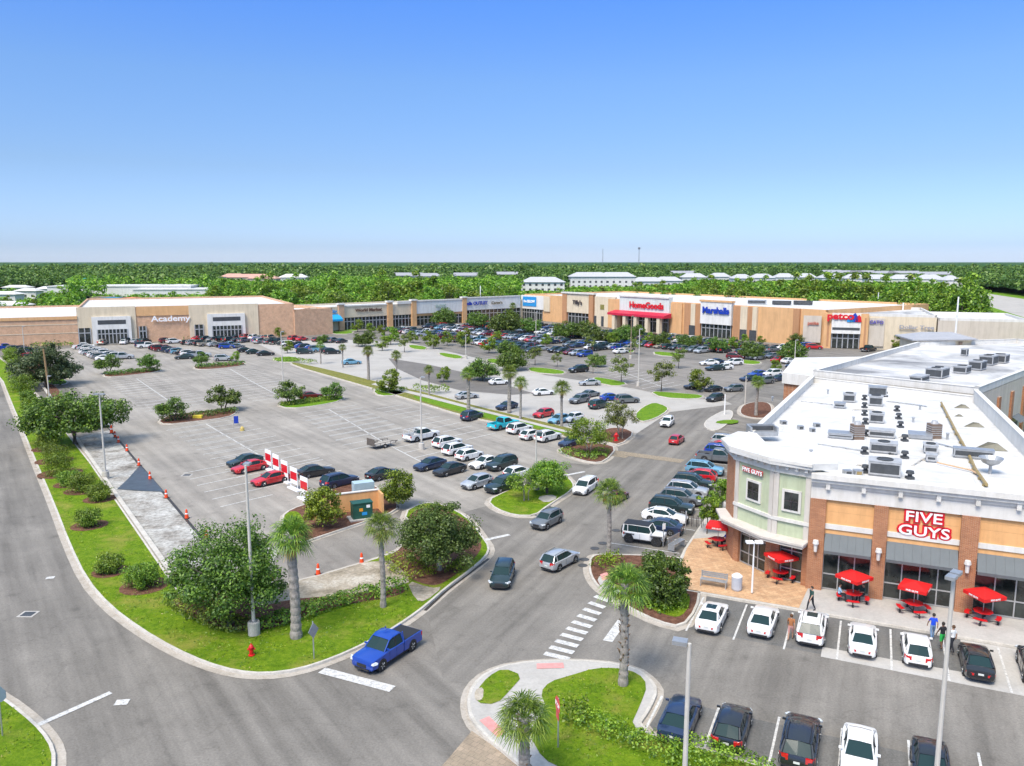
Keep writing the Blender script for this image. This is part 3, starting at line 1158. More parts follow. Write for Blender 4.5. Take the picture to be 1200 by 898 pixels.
def make_palm(name, label, h, tr, nfr, L, dead=6, boots=0.35, group=None, bushy=1.0, dead_mat=None):
    root = thing(name, label, 'palm tree', group=group)
    r2 = random.Random(int(h * 100) + nfr)
    verts, faces, mi = [], [], []

    def frond(az, el, length, m):
        d = Vector((math.cos(az) * math.cos(el), math.sin(az) * math.cos(el), math.sin(el)))
        side = Vector((-math.sin(az), math.cos(az), 0))
        up = side.cross(d) * -1
        # petiole
        pet = length * 0.45
        p0 = Vector((0, 0, h - 0.1)) + d * 0.12
        p1 = p0 + d * pet + Vector((0, 0, -0.05 * pet))
        o = len(verts)
        verts.extend([p0 - side * .03, p0 + side * .03, p1 + side * .02, p1 - side * .02])
        faces.append((o, o + 1, o + 2, o + 3)); mi.append(m)
        # costapalmate blade: narrow leaflets spreading round the end of the petiole
        nl = 17
        for i in range(nl):
            t = (i / (nl - 1) - 0.5) * 2
            a = t * 1.95
            dd = (d * math.cos(a) + side * math.sin(a)).normalized()
            ll = length * 0.62 * (1 - 0.32 * abs(t)) * r2.uniform(0.85, 1.1)
            b0 = p1 + d * (0.0)
            b1 = b0 + dd * ll * 0.55 + up * (0.05 - 0.05 * abs(t)) * ll
            b2 = b0 + dd * ll + Vector((0, 0, -0.38 * ll * r2.uniform(0.6, 1.3)))
            w = side * math.cos(a) - d * math.sin(a)
            ww = 0.055 * length * 0.75
            o = len(verts)
            verts.extend([b0, b1 - w * ww * .5, b1 + w * ww * .5, b2])
            faces.append((o, o + 1, o + 3, o + 2)); mi.append(m)

    for i in range(nfr):
        az = i * 2.399 + r2.uniform(-.2, .2)
        k = (i + 0.5) / nfr
        el = R(78 - 112 * k ** 0.9) + r2.uniform(-.1, .1)
        frond(az, el, L * r2.uniform(0.85, 1.1) * bushy, 0)
    for i in range(dead):
        frond(r2.uniform(0, 6.28), R(r2.uniform(-72, -40)), L * r2.uniform(0.6, 0.85), 1)
    me = bpy.data.meshes.new('crown')
    me.from_pydata([tuple(v) for v in verts], [], faces)
    me.materials.append(L_palm); me.materials.append(dead_mat or L_dead)
    me.polygons.foreach_set('material_index', mi)
    me.update()
    link('crown', me, root)
    m = MB()
    n = 26
    pts, rs = [], []
    for i in range(n + 1):
        k = i / n
        pts.append((0.03 * math.sin(k * 5) * h / 5, 0.03 * math.cos(k * 4) * h / 5, k * h))
        rs.append(tr * (1.35 - 1.6 * k if k < 0.15 else 1.1 - 0.12 * k) * (1.06 if i % 2 else 0.95))
    m.path(pts, rs, 10)
    # leaf boots: stubs of old fronds
    for i in range(int(h * 14 * boots)):
        k = r2.uniform(1 - boots, 0.99)
        a = i * 2.4
        z = k * h
        dx = Vector((math.cos(a), math.sin(a), 0))
        m.tube(dx * tr * .8 + Vector((0, 0, z)), dx * (tr + r2.uniform(.05, .13)) + Vector((0, 0, z + .16)), .045, .02, 4, 1)
    m.build('trunk', [M_palm_tr, M_palm_tr2], root)
    return root


# ---- shrubs and hedges
def shrub(name, label, px, py, rx, ry, rz, n, leaf, lm, cat='shrub', group=None, rz_=0, z=0.14, per=26):
    x, y = g(px, py, z)
    p, nrm, cl = clump_points(rx * .82, ry * .82, rz * .8, n, per, min(rx, ry, rz) * 0.42, hollow=0.35, flat=0.75, up=0.4)
    p[:, 2] += rz * 0.72
    keep = p[:, 2] > 0.0
    me = cards(name, p[keep], nrm[keep], leaf, lm)
    o = link(name, me, None, (x, y, z))
    o.rotation_euler = (0, 0, rz_)
    return tag(o, label, cat, group)


def hedge(label, pts_px, w, h, lm, leaf=0.09, dens=90, cat='hedge', z=0.14, rag=0.12, name='hedge', world_pts=False):
    pts = [Vector(p) for p in (pts_px if world_pts else gp(pts_px))]
    P, N = [], []
    for a, b in zip(pts[:-1], pts[1:]):
        L = (b - a).length
        d = (b - a).normalized()
        nn = Vector((-d.y, d.x))
        n = int(L * dens * (w + h))
        for _ in range(n):
            t = rnd.uniform(-0.2, L + 0.2)
            lump = noise.noise(Vector((a.x + d.x * t, a.y + d.y * t, 0)) * 1.1)
            lump2 = noise.noise(Vector((a.x + d.x * t, a.y + d.y * t, 7)) * 3)
            ww = w * (1 + 0.35 * lump)
            hh = h * (1 + 0.35 * lump + 0.22 * lump2)
            th = rnd.uniform(0, PI)
            q = rnd.uniform(0.72, 1.04)
            s = math.cos(th) * ww / 2 * q
            zz = (abs(math.sin(th)) ** 0.6) * hh * q
            s += rnd.gauss(0, rag * .4)
            P.append((a.x + d.x * t + nn.x * s, a.y + d.y * t + nn.y * s, z + max(0.02, zz + rnd.gauss(0, rag * .35))))
            no = Vector((nn.x * math.cos(th), nn.y * math.cos(th), math.sin(th))) + Vector((rnd.gauss(0, .5), rnd.gauss(0, .5), rnd.gauss(0, .5) + .2))
            N.append(tuple(no.normalized()))
    o0 = (pts[0].x, pts[0].y, z)
    me = cards(name, np.array(P) - np.array(o0), np.array(N), leaf, lm)
    return tag(link(name, me, None, o0), label, cat)


# ================================================================= single trees near the camera
t = make_tree('oak_tree', 'broad dark green oak spreading over the verge corner behind the tall lamp pole', 'tree', 3.35, 3.2, 2.9, 1.9, 0.2, 150, 190, 0.8, 0.085, L_oak, limbs=14)
at(t, 270, 730, 1.0, 0.3, 0.14)
t = make_tree('oak_tree', 'rounded grey green oak in the mulched bed beside the drive', 'tree', 2.75, 2.7, 2.6, 1.5, 0.17, 120, 180, 0.7, 0.082, leaf_mat('grey_oak_leaves', (0.030, 0.080, 0.012), (0.085, 0.175, 0.028), (0.20, 0.33, 0.065)), M_bark_pale, limbs=14)
at(t, 515, 668, 1.0, 1.1, 0.14)
t = make_tree('holly_tree', 'small yellow green tree at the left of the green transformer box', 'tree', 1.45, 1.4, 1.75, 0.9, 0.09, 60, 110, 0.5, 0.09, L_yel, limbs=9, flat=0.6)
at(t, 379, 618, 1.0, 0.5, 0.14)
t = make_tree('holly_tree', 'small bushy green tree just behind the palm and transformer box', 'tree', 1.35, 1.3, 1.6, 0.8, 0.09, 60, 110, 0.5, 0.09, L_bright, limbs=9, flat=0.6)
at(t, 466, 594, 1.0, 2.5, 0.14)
t = make_tree('live_oak', 'wide dark oak shading a parked car between the verge and the lot', 'tree', 5.6, 4.8, 2.9, 2.2, 0.25, 120, 120, 1.1, 0.17, L_oak, limbs=12)
at(t, 88, 520, 1.0, 0, 0.14)
t = make_tree('live_oak', 'dark grey green oak behind the brown utility pole at far left', 'tree', 5.0, 5.0, 4.0, 1.6, 0.25, 90, 110, 1.3, 0.22, leaf_mat('blue_oak_leaves', (0.024, 0.057, 0.019), (0.070, 0.121, 0.041), (0.160, 0.211, 0.081)), limbs=10)
at(t, 54, 452, 1.0, 0, 0.14)
t = make_tree('clipped_tree', 'ball clipped dark green tree on the lawn island between the parking rows', 'tree', 1.9, 1.9, 1.35, 1.15, 0.11, 90, 110, 0.55, 0.09, L_hedge, limbs=10)
at(t, 641, 578, 1.0, 0, 0.14)
t = make_tree('crape_myrtle', 'sparse pale multi stemmed tree on the front of the lawn island', 'tree', 1.8, 1.6, 1.15, 1.35, 0.06, 34, 60, 0.5, 0.085, L_hedge, M_bark_pale, limbs=9, stems=3)
at(t, 616, 586, 1.0, 0, 0.14)
t = make_tree('crape_myrtle', 'loose spreading green tree over the nearer mulched island beside the dark car', 'tree', 2.5, 2.2, 1.9, 1.7, 0.09, 60, 90, 0.65, 0.095, L_bright, M_bark_pale, limbs=10, stems=2)
at(t, 690, 533, 1.0, 0, 0.14)
t = make_tree('crape_myrtle', 'upright open green tree on the farther mulched island by the red hydrant', 'tree', 2.4, 2.2, 2.0, 2.0, 0.09, 46, 80, 0.65, 0.1, leaf_mat('olive_leaves', (0.059, 0.097, 0.019), (0.150, 0.211, 0.032), (0.300, 0.356, 0.081)), M_bark_pale, limbs=9, stems=2)
at(t, 727, 514, 1.0, 0, 0.14)
t = make_tree('round_shrub_tree', 'big round dark green shrub tree in the bed next to the patio', 'tree', 1.55, 1.5, 1.45, 0.6, 0.1, 100, 150, 0.5, 0.085, leaf_mat('laurel_leaves', (0.024, 0.073, 0.008), (0.070, 0.162, 0.016), (0.169, 0.308, 0.032)), limbs=9, flat=0.8)
at(t, 776, 706, 1.0, 0, 0.14)
# street trees in the pavement by the row of cars
t = make_tree('street_tree', 'small bright green street tree on the pavement nearest the red umbrella', 'tree', 0.95, 0.9, 1.25, 1.3, 0.05, 34, 90, 0.36, 0.08, L_bright, limbs=7, flat=0.6)
t.location = (*KA(3.4, 0.9), 0.14)
t2 = dup(t, (*KA(8.2, 1.1), 0.14), 1.3, 'small bright green street tree farther along the pavement beside the brick pier', scale=1.05)

# ---- palms
pal = 'cabbage palms along the drives'
p1 = make_palm('palm_tree', 'tall grey trunked palm on the corner lawn right of the lamp pole', 6.0, 0.26, 50, 1.35, 9, boots=0.05)
p1.location = (*g(347, 750), 0.14)
p2 = make_palm('palm_tree', 'slim palm standing in front of the green transformer box', 5.2, 0.15, 38, 1.15, 7, boots=0.3)
p2.location = (*g(449, 714), 0.14)
p3 = make_palm('palm_tree', 'palm with a rough brown trunk on the lawn beside the crosswalk', 5.3, 0.20, 46, 1.35, 3, boots=0.9)
p3.location = (*g(730, 806), 0.14)
p4 = make_palm('palm_tree', 'palm at the bottom edge in front of the stop sign', 2.9, 0.22, 44, 1.25, 2, boots=0.9)
p4.location = (*g(614, 918, 0.14), 0.14)
p5 = make_palm('palm_tree', 'palm at the tip of the planted island by the parked white off roader', 4.9, 0.15, 40, 1.25, 3, boots=0.3)
p5.location = (*g(713, 656), 0.14)
protos = [p1, p2, p5]
MEDP = [  # crown px, crown py, base px, base py, label
    (597, 436, 597, 484, 'left one of the two close palms on the median behind the blue pickup'),
    (610, 448, 610, 492, 'right one of the two close palms on the median, nearer the blue pickup'),
    (658, 454, 658, 501, 'lone palm on the median just left of the mulched island'),
    (547, 437, 549, 482, 'palm on the median beside the silver car with open roof'),
    (503, 433, 503, 464, 'palm on the median right of the short green shrubs'),
    (464, 416, 465, 446, 'thin palm on the median behind the yellow green shrub tree'),
    (430, 411, 432, 446, 'palm with yellowing skirt on the median at the start of the pale lane'),
    (401, 407, 402, 431, 'small palm on the median beside the blue car'),
    (375, 404, 376, 427, 'leftmost palm on the median, near the striped lot islands'),
    (888, 447, 886, 488, 'palm in the round planter at the far corner of the pavement'),
    (33, 379, 33, 405, 'left palm in front of the long brick coloured store wall'),
    (70, 379, 71, 403, 'right palm in front of the long brick coloured store wall'),
    (308, 366, 309, 390, 'left palm at the end of the big left store'),
    (337, 367, 338, 393, 'right palm at the end of the big left store'),
    (926, 373, 926, 398, 'tall thin palm against the orange wall of the big right store'),
    (1041, 385, 1040, 409, 'palm in front of the beige wall right of the pet store'),
    (1090, 391, 1090, 409, 'short palm before the grey canopy of the farthest right shop'),
    (601, 358, 601, 378, 'round headed palm between the cream shops and the blue sign'),
]
for i, (cx, cy, bx, by, lb) in enumerate(MEDP):
    x, y = g(bx, by)
    hh = hgt(x, y, cy)
    src = protos[i % 3]
    sh = [6.0, 5.2, 4.9][i % 3] + 0.1
    s = hh / sh
    o = dup(src, (x, y, 0.1), rnd.uniform(0, 6.28), lb, pal, scale=min(1.35, max(0.8, s)), sz=s)

# ---- lot trees: px centre of crown, base px, width px
lt = make_tree('lot_tree', 'small round green tree at the left end of the hedged lot island', 'tree', 1.9, 1.8, 1.35, 1.2, 0.09, 46, 80, 0.6, 0.12, L_oak, limbs=8, stems=2)
at(lt, 203, 493, 1.0, 0, 0.14)
lt2 = make_tree('lot_tree', 'sparse olive tree', 'tree', 1.5, 1.4, 1.7, 1.6, 0.06, 20, 60, 0.5, 0.12, MATS['olive_leaves'], limbs=8)
lt3 = make_tree('lot_oak', 'broad oak', 'tree', 3.8, 3.6, 2.7, 1.4, 0.15, 70, 70, 1.0, 0.22, L_oak, limbs=8)
lt4 = make_tree('lot_tree', 'bright shrub tree', 'tree', 1.6, 1.5, 1.5, 0.9, 0.08, 36, 70, 0.55, 0.12, L_bright, limbs=8, flat=0.6)
LT = [
    (lt, 262, 482, 38, 'rounder small green tree at the right end of the hedged lot island'),
    (lt, 338, 474, 34, 'small tree left of the dark red car on the lot island'),
    (lt, 391, 469, 26, 'small tree right of the dark red car on the lot island'),
    (lt, 128, 438, 28, 'left tree of the pair on the far hedged island'),
    (lt, 176, 436, 26, 'right tree of the pair on the far hedged island'),
    (lt, 236, 429, 20, 'tree at the left end of the island behind the grey pickup'),
    (lt4, 276, 424, 12, 'low round bush tree behind the grey pickup'),
    (lt4, 456, 461, 28, 'yellow green shrub tree beside the median hedge'),
    (lt2, 775, 459, 30, 'sparse young tree in the middle of the empty grey lot'),
    (lt2, 728, 449, 26, 'lone young tree left of the pale lamp pole'),
    (lt2, 695, 438, 18, 'thin young tree behind the dark green car'),
    (lt2, 653, 430, 14, 'first thin young tree above the curved grass island'),
    (lt4, 820, 459, 26, 'olive shrub tree covering the dark car by the junction'),
    (lt2, 627, 428, 18, 'second thin young tree above the curved grass island'),
    (lt3, 600, 434, 38, 'large dark oak above the row of parked cars, centre of the lot'),
    (lt3, 566, 446, 38, 'large spreading oak between the pale lane and the grass island'),
    (lt3, 596, 418, 28, 'oak directly behind the large dark oak'),
    (lt4, 573, 414, 18, 'small bright tree left of the central oaks'),
    (lt4, 543, 407, 18, 'small bright tree beside the grass island, right one'),
    (lt4, 524, 405, 16, 'small bright tree beside the grass island, left one'),
    (lt4, 500, 402, 14, 'small bright tree at the end of the first grass island'),
    (lt4, 484, 402, 14, 'small tree beside the first grass island'),
    (lt3, 427, 406, 26, 'dark oak behind the palms at the start of the pale lane'),
    (lt4, 458, 404, 20, 'bright round tree right of the dark oak by the palms'),
    (lt4, 448, 393, 12, 'little tree in front of the shops with brown lettering'),
    (lt4, 435, 391, 12, 'orange tipped little tree before the cream shops'),
    (lt4, 419, 389, 14, 'little green tree before the cream shops'),
    (lt4, 392, 386, 18, 'green tree under the bright blue awning'),
    (lt3, 378, 402, 14, 'dark tree behind the two middle palms'),
    (lt4, 352, 387, 10, 'little tree left of the bright blue awning'),
    (lt4, 328, 396, 12, 'little tree at the end of the left store'),
    (lt4, 337, 414, 14, 'round dark tree beside the lamp pole in the left lot'),
    (lt4, 314, 392, 18, 'bright tree at the right end of the left store'),
    (lt4, 296, 391, 18, 'bright tree beside the right entrance of the left store'),
    (lt4, 251, 393, 12, 'small tree before the right entrance of the left store'),
    (lt4, 200, 397, 16, 'round tree under the white lettering of the left store'),
    (lt4, 177, 396, 14, 'low tree beside the glass door of the left store'),
    (lt4, 120, 402, 6, 'slim young tree before the left entrance of the left store'),
    (lt3, 31, 404, 22, 'dark tree before the long store wall at the left edge'),
    (lt3, 520, 382, 30, 'dark tree in front of the white store front'),
    (lt3, 559, 384, 26, 'dark tree left of the red car by the shops'),
    (lt3, 592, 391, 40, 'wide dark tree in the lot below the cream shops'),
    (lt3, 622, 391, 26, 'dark tree left of the pole below the blue sign'),
    (lt3, 662, 397, 30, 'left one of the merged dark trees below the arched shop'),
    (lt3, 686, 397, 30, 'right one of the merged dark trees below the arched shop'),
    (lt3, 730, 402, 30, 'dark tree below the red canopy store, left'),
    (lt3, 746, 396, 22, 'taller dark tree behind the brown lamp pole'),
    (lt3, 774, 407, 26, 'dark tree below the right end of the red canopy'),
    (lt3, 804, 409, 24, 'dark tree between the red canopy and the blue lettering'),
    (lt3, 841, 413, 26, 'dark tree below the store with blue lettering'),
    (lt4, 873, 402, 10, 'small tree at the foot of the orange store wall'),
    (lt4, 892, 404, 10, 'small tree beside the dark doorway of the orange wall'),
    (lt2, 903, 399, 12, 'pointed young tree against the orange store wall'),
    (lt3, 880, 421, 30, 'wide dark tree in the right part of the lot'),
    (lt3, 928, 424, 34, 'wide dark tree at the right end of the lot'),
    (lt3, 935, 406, 22, 'dark tree at the corner of the pet store block'),
    (lt4, 965, 404, 14, 'tree beside the brick pier of the pet store'),
    (lt4, 1053, 411, 18, 'bright green tree at the end of the beige wall'),
    (lt4, 640, 406, 14, 'small tree among the dense parked cars, right of the big central oak'),
    (lt4, 718, 404, 14, 'small tree between the two dark trees left of the red canopy'),
    (lt4, 582, 402, 14, 'small tree among parked cars below the wide dark tree'),
    (lt2, 474, 413, 18, 'thin tree at the left tip of the dark paved wedge'),
    (lt4, 508, 409, 16, 'bright tree between two curved grass islands'),
    (lt4, 760, 404, 14, 'small tree among cars right of the brown lamp pole'),
    (lt2, 690, 412, 16, 'thin tree at the near edge of the dense parked cars'),
    (lt4, 860, 409, 14, 'small tree below the orange store wall'),
    (lt4, 545, 399, 14, 'small tree amid the dense cars left of the central oaks'),
    (lt4, 448, 411, 16, 'bright tree beside the yellowing palm at the pale lane'),
    (lt2, 795, 432, 20, 'thin tree in the grey lot above the olive shrub tree'),
    (lt3, 700, 430, 22, 'rounded dark tree near the curved grass islands, centre right'),
    (lt4, 520, 448, 18, 'bright small tree at the near edge of the dark paved wedge'),
    (lt4, 909, 436, 14, 'low bright tree beside the restaurant roof corner'),
]
wid = {lt.name: 3.9, lt2.name: 3.0, lt3.name: 7.6, lt4.name: 3.3}
for src, bx, by, w, lb in LT:
    x, y = g(bx, by)
    s = w * y / FPX / wid[src.name] * 1.02
    dup(src, (x, y, 0.02), rnd.uniform(0, 6.28), lb, 'trees in the car parks', scale=s)
# the sources of three kinds stand in for one of their kind
for src, (bx, by, w, lb) in ((lt2, (744, 415, 16, 'thin tree beside the foot of the brown lamp pole')), (lt3, (705, 402, 26, 'dark tree left of the red canopy')), (lt4, (818, 405, 12, 'small tree left of the store with blue lettering'))):
    src.location = (*g(bx, by), 0.02)
    s = w * src.location[1] / FPX / wid[src.name]
    src.scale = (s, s, s)
    src['label'] = lb
    src['group'] = 'trees in the car parks'

# ---- shrubs of the left verge
SH = [(104, 617, 22, 16), (116, 586, 20, 16), (96, 576, 22, 16), (70, 556, 26, 22), (63, 541, 22, 17), (57, 527, 20, 17), (46, 497, 20, 13), (36, 482, 15, 9), (32, 471, 13, 9), (27, 459, 20, 12), (24, 448, 18, 9), (80, 569, 18, 12),
      (128, 671, 22, 17), (168, 688, 30, 20), (18, 436, 14, 10), (12, 424, 12, 8)]
place = ['single rounded shrub on the verge beside the tarpaulin', 'shrub against the lot kerb, opposite the broken ground', 'third shrub from the front in the verge row',
         'bright green round shrub in the verge row', 'dark shrub directly behind the bright green round one', 'dark shrub before the wide oak',
         'shrub on the verge left of the wide oak', 'small dark shrub left of the wide oak, nearer the road', 'small dark shrub beyond the wide oak near the road',
         'flat topped shrub below the utility pole', 'twin shrub behind the flat topped one', 'low shrub tucked beside the bright green round one',
         'ragged shrub alone on the wide part of the lawn', 'broad flat shrub with a mulch ring at the lawn near the big oak', 'low shrub near the far end of the verge', 'last tiny shrub at the far end of the verge']
rings = MB()
for i, (px, py, w, h) in enumerate(SH):
    x, y = g(px, py)
    rx = w / 2 * math.hypot(y, x, 21) / FPX * 1.4
    shrub('shrub', place[i], px, py, rx, rx * 0.9, max(0.55, rx * 0.85), 70 if y < 100 else 40, 0.06 if y < 90 else 0.10, L_bright if i == 3 else L_hedge, group='shrubs along the left verge', per=90)
    if y < 100:
        a = [(x + 0.15 + math.cos(k) * rx * 1.15, y - 0.15 + math.sin(k) * rx * 1.15) for k in np.linspace(0, 6.28, 14)[:-1]]
        rings.sheet(a, 0.146)
struct('planting_bed', rings, M_mulch)
hedge('bright yellow green clipped hedge block at the far left verge', [(12, 413), (20, 428)], 3.2, 1.1, L_bright, 0.13, 26)
hedge('clipped green hedge curving along the foot of the corner lawn, left of the lamp pole', [(205, 708), (222, 718), (245, 730), (270, 738), (294, 740)], 1.5, 0.75, L_hedge, 0.085, 150)
hedge('clipped green hedge running right of the lamp pole behind the palms', [(306, 738), (330, 733), (362, 722), (400, 710), (440, 700), (470, 692)], 1.3, 0.75, L_hedge, 0.085, 150)
hedge('low olive ground cover along the left edge of the mulched bed', [(460, 655), (478, 668), (495, 680)], 2.3, 0.38, L_yel, 0.08, 90, cat='ground cover plants', name='ground_cover')
hedge('low yellow bushes at the right edge of the mulched bed', [(528, 676), (546, 660)], 0.9, 0.55, L_yel, 0.08, 130, name='bush', cat='bush')
hedge('low bright ground cover at the foot of the corner hedge', [(505, 672), (512, 640)], 1.0, 0.3, L_hedge, 0.08, 60, name='ground_cover', cat='ground cover plants')
hedge('ragged green hedge crossing the lawn of the bottom island', [(666, 842), (684, 850), (712, 862), (745, 877), (790, 893), (840, 912)], 1.15, 0.75, L_bright, 0.065, 190, rag=0.25)
hedge('leafy bush at the head of the hedge beside the stop sign', [(664, 846), (684, 846)], 1.3, 1.0, L_bright, 0.075, 170, rag=0.3, name='bush', cat='bush')
hedge('clipped green hedge below the black parked cars', [(792, 872), (850, 893), (900, 910)], 0.9, 0.6, L_bright, 0.07, 170)
hedge('bright low bushes at the foot of the round shrub tree', [(755, 712), (775, 718), (798, 712)], 1.2, 0.5, L_bright, 0.075, 150, name='bush', cat='bush')
hedge('dark low planting left of the round shrub tree', [(742, 696), (756, 706)], 1.3, 0.5, L_hedge, 0.075, 150, name='bush', cat='bush')
hedge('small yellow green bush at the head of the crosswalk', [(720, 712), (724, 714)], 0.55, 0.55, L_bright, 0.07, 200, name='bush', cat='bush')
hedge('leafy plants at the tip of the planted island', [(700, 668), (712, 662), (724, 660)], 1.1, 0.7, L_yel, 0.08, 130, rag=0.3, name='bush', cat='bush')
hedge('low hedge along the hedged lot island', [(190, 495), (215, 491), (245, 488), (275, 484)], 1.6, 0.7, L_oak, 0.12, 60)
hedge('low hedge along the island with the dark red car', [(330, 477), (365, 472), (398, 468)], 1.7, 0.6, L_hedge, 0.12, 50)
hedge('dark low hedge on the far left lot island', [(124, 441), (155, 438), (186, 435)], 1.8, 0.8, L_oak, 0.16, 34)
hedge('dark low hedge on the island behind the grey pickup', [(230, 432), (258, 430), (285, 428)], 1.8, 0.8, L_oak, 0.16, 34)
hedge('low bright shrubs on the island under the yellow green tree', [(440, 461), (452, 460), (474, 458)], 2.2, 0.6, L_bright, 0.12, 40)
hedge('shrubs on the median beside the green topped lamp', [(486, 458), (505, 460), (525, 460)], 1.8, 1.1, L_bright, 0.13, 36)
hedge('low shrubs on the median beside the lamp pole in the left lot', [(322, 424), (345, 424), (368, 427)], 1.8, 0.8, L_hedge, 0.13, 30)
hedge('green ground cover on the nearer mulched island', [(662, 531), (680, 536), (700, 538), (706, 530)], 2.0, 0.5, L_hedge, 0.09, 70, name='ground_cover', cat='ground cover plants')
hedge('shrubs behind the tree on the nearer mulched island', [(698, 516), (712, 518)], 1.6, 1.0, L_bright, 0.09, 80, name='bush', cat='bush')
hedge('long low hedge below the brick coloured store wall', [(40, 407), (85, 406)], 1.2, 1.0, L_hedge, 0.2, 16)
hedge('dark shrubs at the foot of the store wall right of the white lettering', [(214, 399), (240, 398)], 1.2, 1.3, L_oak, 0.2, 20)

# loose blades over the near lawns
gp_, gn_ = [], []
for poly, z in LAWNS:
    xs = [q[0] for q in poly]; ys = [q[1] for q in poly]
    x0, x1, y0, y1 = max(-45, min(xs)), min(45, max(xs)), min(ys), min(82, max(ys))
    if y0 > 82:
        continue
    cnt = int((x1 - x0) * (y1 - y0) * 42)
    for _ in range(min(cnt, 90000)):
        x, y = rnd.uniform(x0, x1), rnd.uniform(y0, y1)
        if y > 50 and rnd.random() < .5:
            continue
        if inside((x, y), poly) and not any(inside((x, y), b_) for b_ in BEDS):
            k = noise.noise(Vector((x * .7, y * .7, 3)))
            if rnd.random() < .45 + k:
                gp_.append((x, y, z + .02)); gn_.append((rnd.gauss(0, .6), rnd.gauss(0, .6), .55))
gn_ = np.array(gn_); gn_ /= np.linalg.norm(gn_, axis=1)[:, None]
L_grass = leaf_mat('grass_blades', (0.07, 0.14, 0.008), (0.15, 0.26, 0.012), (0.28, 0.36, 0.03), 0.3, (0.40, 0.34, 0.10))
tag(link('grass', cards('grass', np.array(gp_), gn_, 0.06, L_grass, asp=.45)), 'short green grass with dry blades on the near lawns', 'grass', kind='stuff')
# ------------------------------------------------------------------ vehicles
def paint(name, c, metal=0.0, rough=0.32):
    m, nt, b, out = new_mat(name)
    b.inputs['Base Color'].default_value = col4(c)
    b.inputs['Metallic'].default_value = metal
    b.inputs['Roughness'].default_value = rough
    b.inputs['Coat Weight'].default_value = 0.8
    b.inputs['Coat Roughness'].default_value = 0.08
    MATS[name] = m
    return m


PAINT = {
    'white': paint('paint_white', (0.78, 0.78, 0.77)),
    'silver': paint('paint_silver', (0.46, 0.48, 0.50), 0.35),
    'grey': paint('paint_grey', (0.17, 0.185, 0.20), 0.3),
    'black': paint('paint_black', (0.012, 0.014, 0.018)),
    'dark green': paint('paint_dark_green', (0.02, 0.04, 0.042), 0.2),
    'dark blue': paint('paint_dark_blue', (0.018, 0.035, 0.085), 0.2),
    'blue': paint('paint_blue', (0.006, 0.055, 0.36), 0.15),
    'light blue': paint('paint_light_blue', (0.16, 0.36, 0.50), 0.15),
    'cyan': paint('paint_cyan', (0.02, 0.50, 0.60)),
    'red': paint('paint_red', (0.50, 0.01, 0.018)),
    'dark red': paint('paint_dark_red', (0.17, 0.012, 0.02), 0.2),
    'beige': paint('paint_beige', (0.42, 0.37, 0.30), 0.2),
    'orange': paint('paint_orange', (0.75, 0.17, 0.02)),
    'purple': paint('paint_purple', (0.27, 0.04, 0.33)),
}
M_glass, _nt, _b, _ = new_mat('car_glass')
_b.inputs['Base Color'].default_value = (0.018, 0.04, 0.042, 1)
_b.inputs['Roughness'].default_value = 0.16
_b.inputs['Specular IOR Level'].default_value = 0.2
M_tyre = mat('tyre_rubber', (0.018, 0.018, 0.019), 0.85, var=0.2)
M_rim = mat('alloy_rim', (0.42, 0.43, 0.44), 0.35, 0.7, var=0)
M_rimk = mat('dark_rim', (0.04, 0.04, 0.045), 0.4, 0.3, var=0)
M_plast = mat('black_plastic', (0.022, 0.022, 0.024), 0.6, var=0)
M_tail = mat('tail_lamp_lens', (0.55, 0.012, 0.015), 0.2, var=0, coat=1.0)
M_head = mat('head_lamp_lens', (0.62, 0.66, 0.68), 0.12, var=0, coat=1.0)
M_plate = mat('number_plate', (0.62, 0.64, 0.60), 0.5, var=0)
M_chrome = mat('chrome', (0.6, 0.6, 0.61), 0.15, 0.9, var=0)

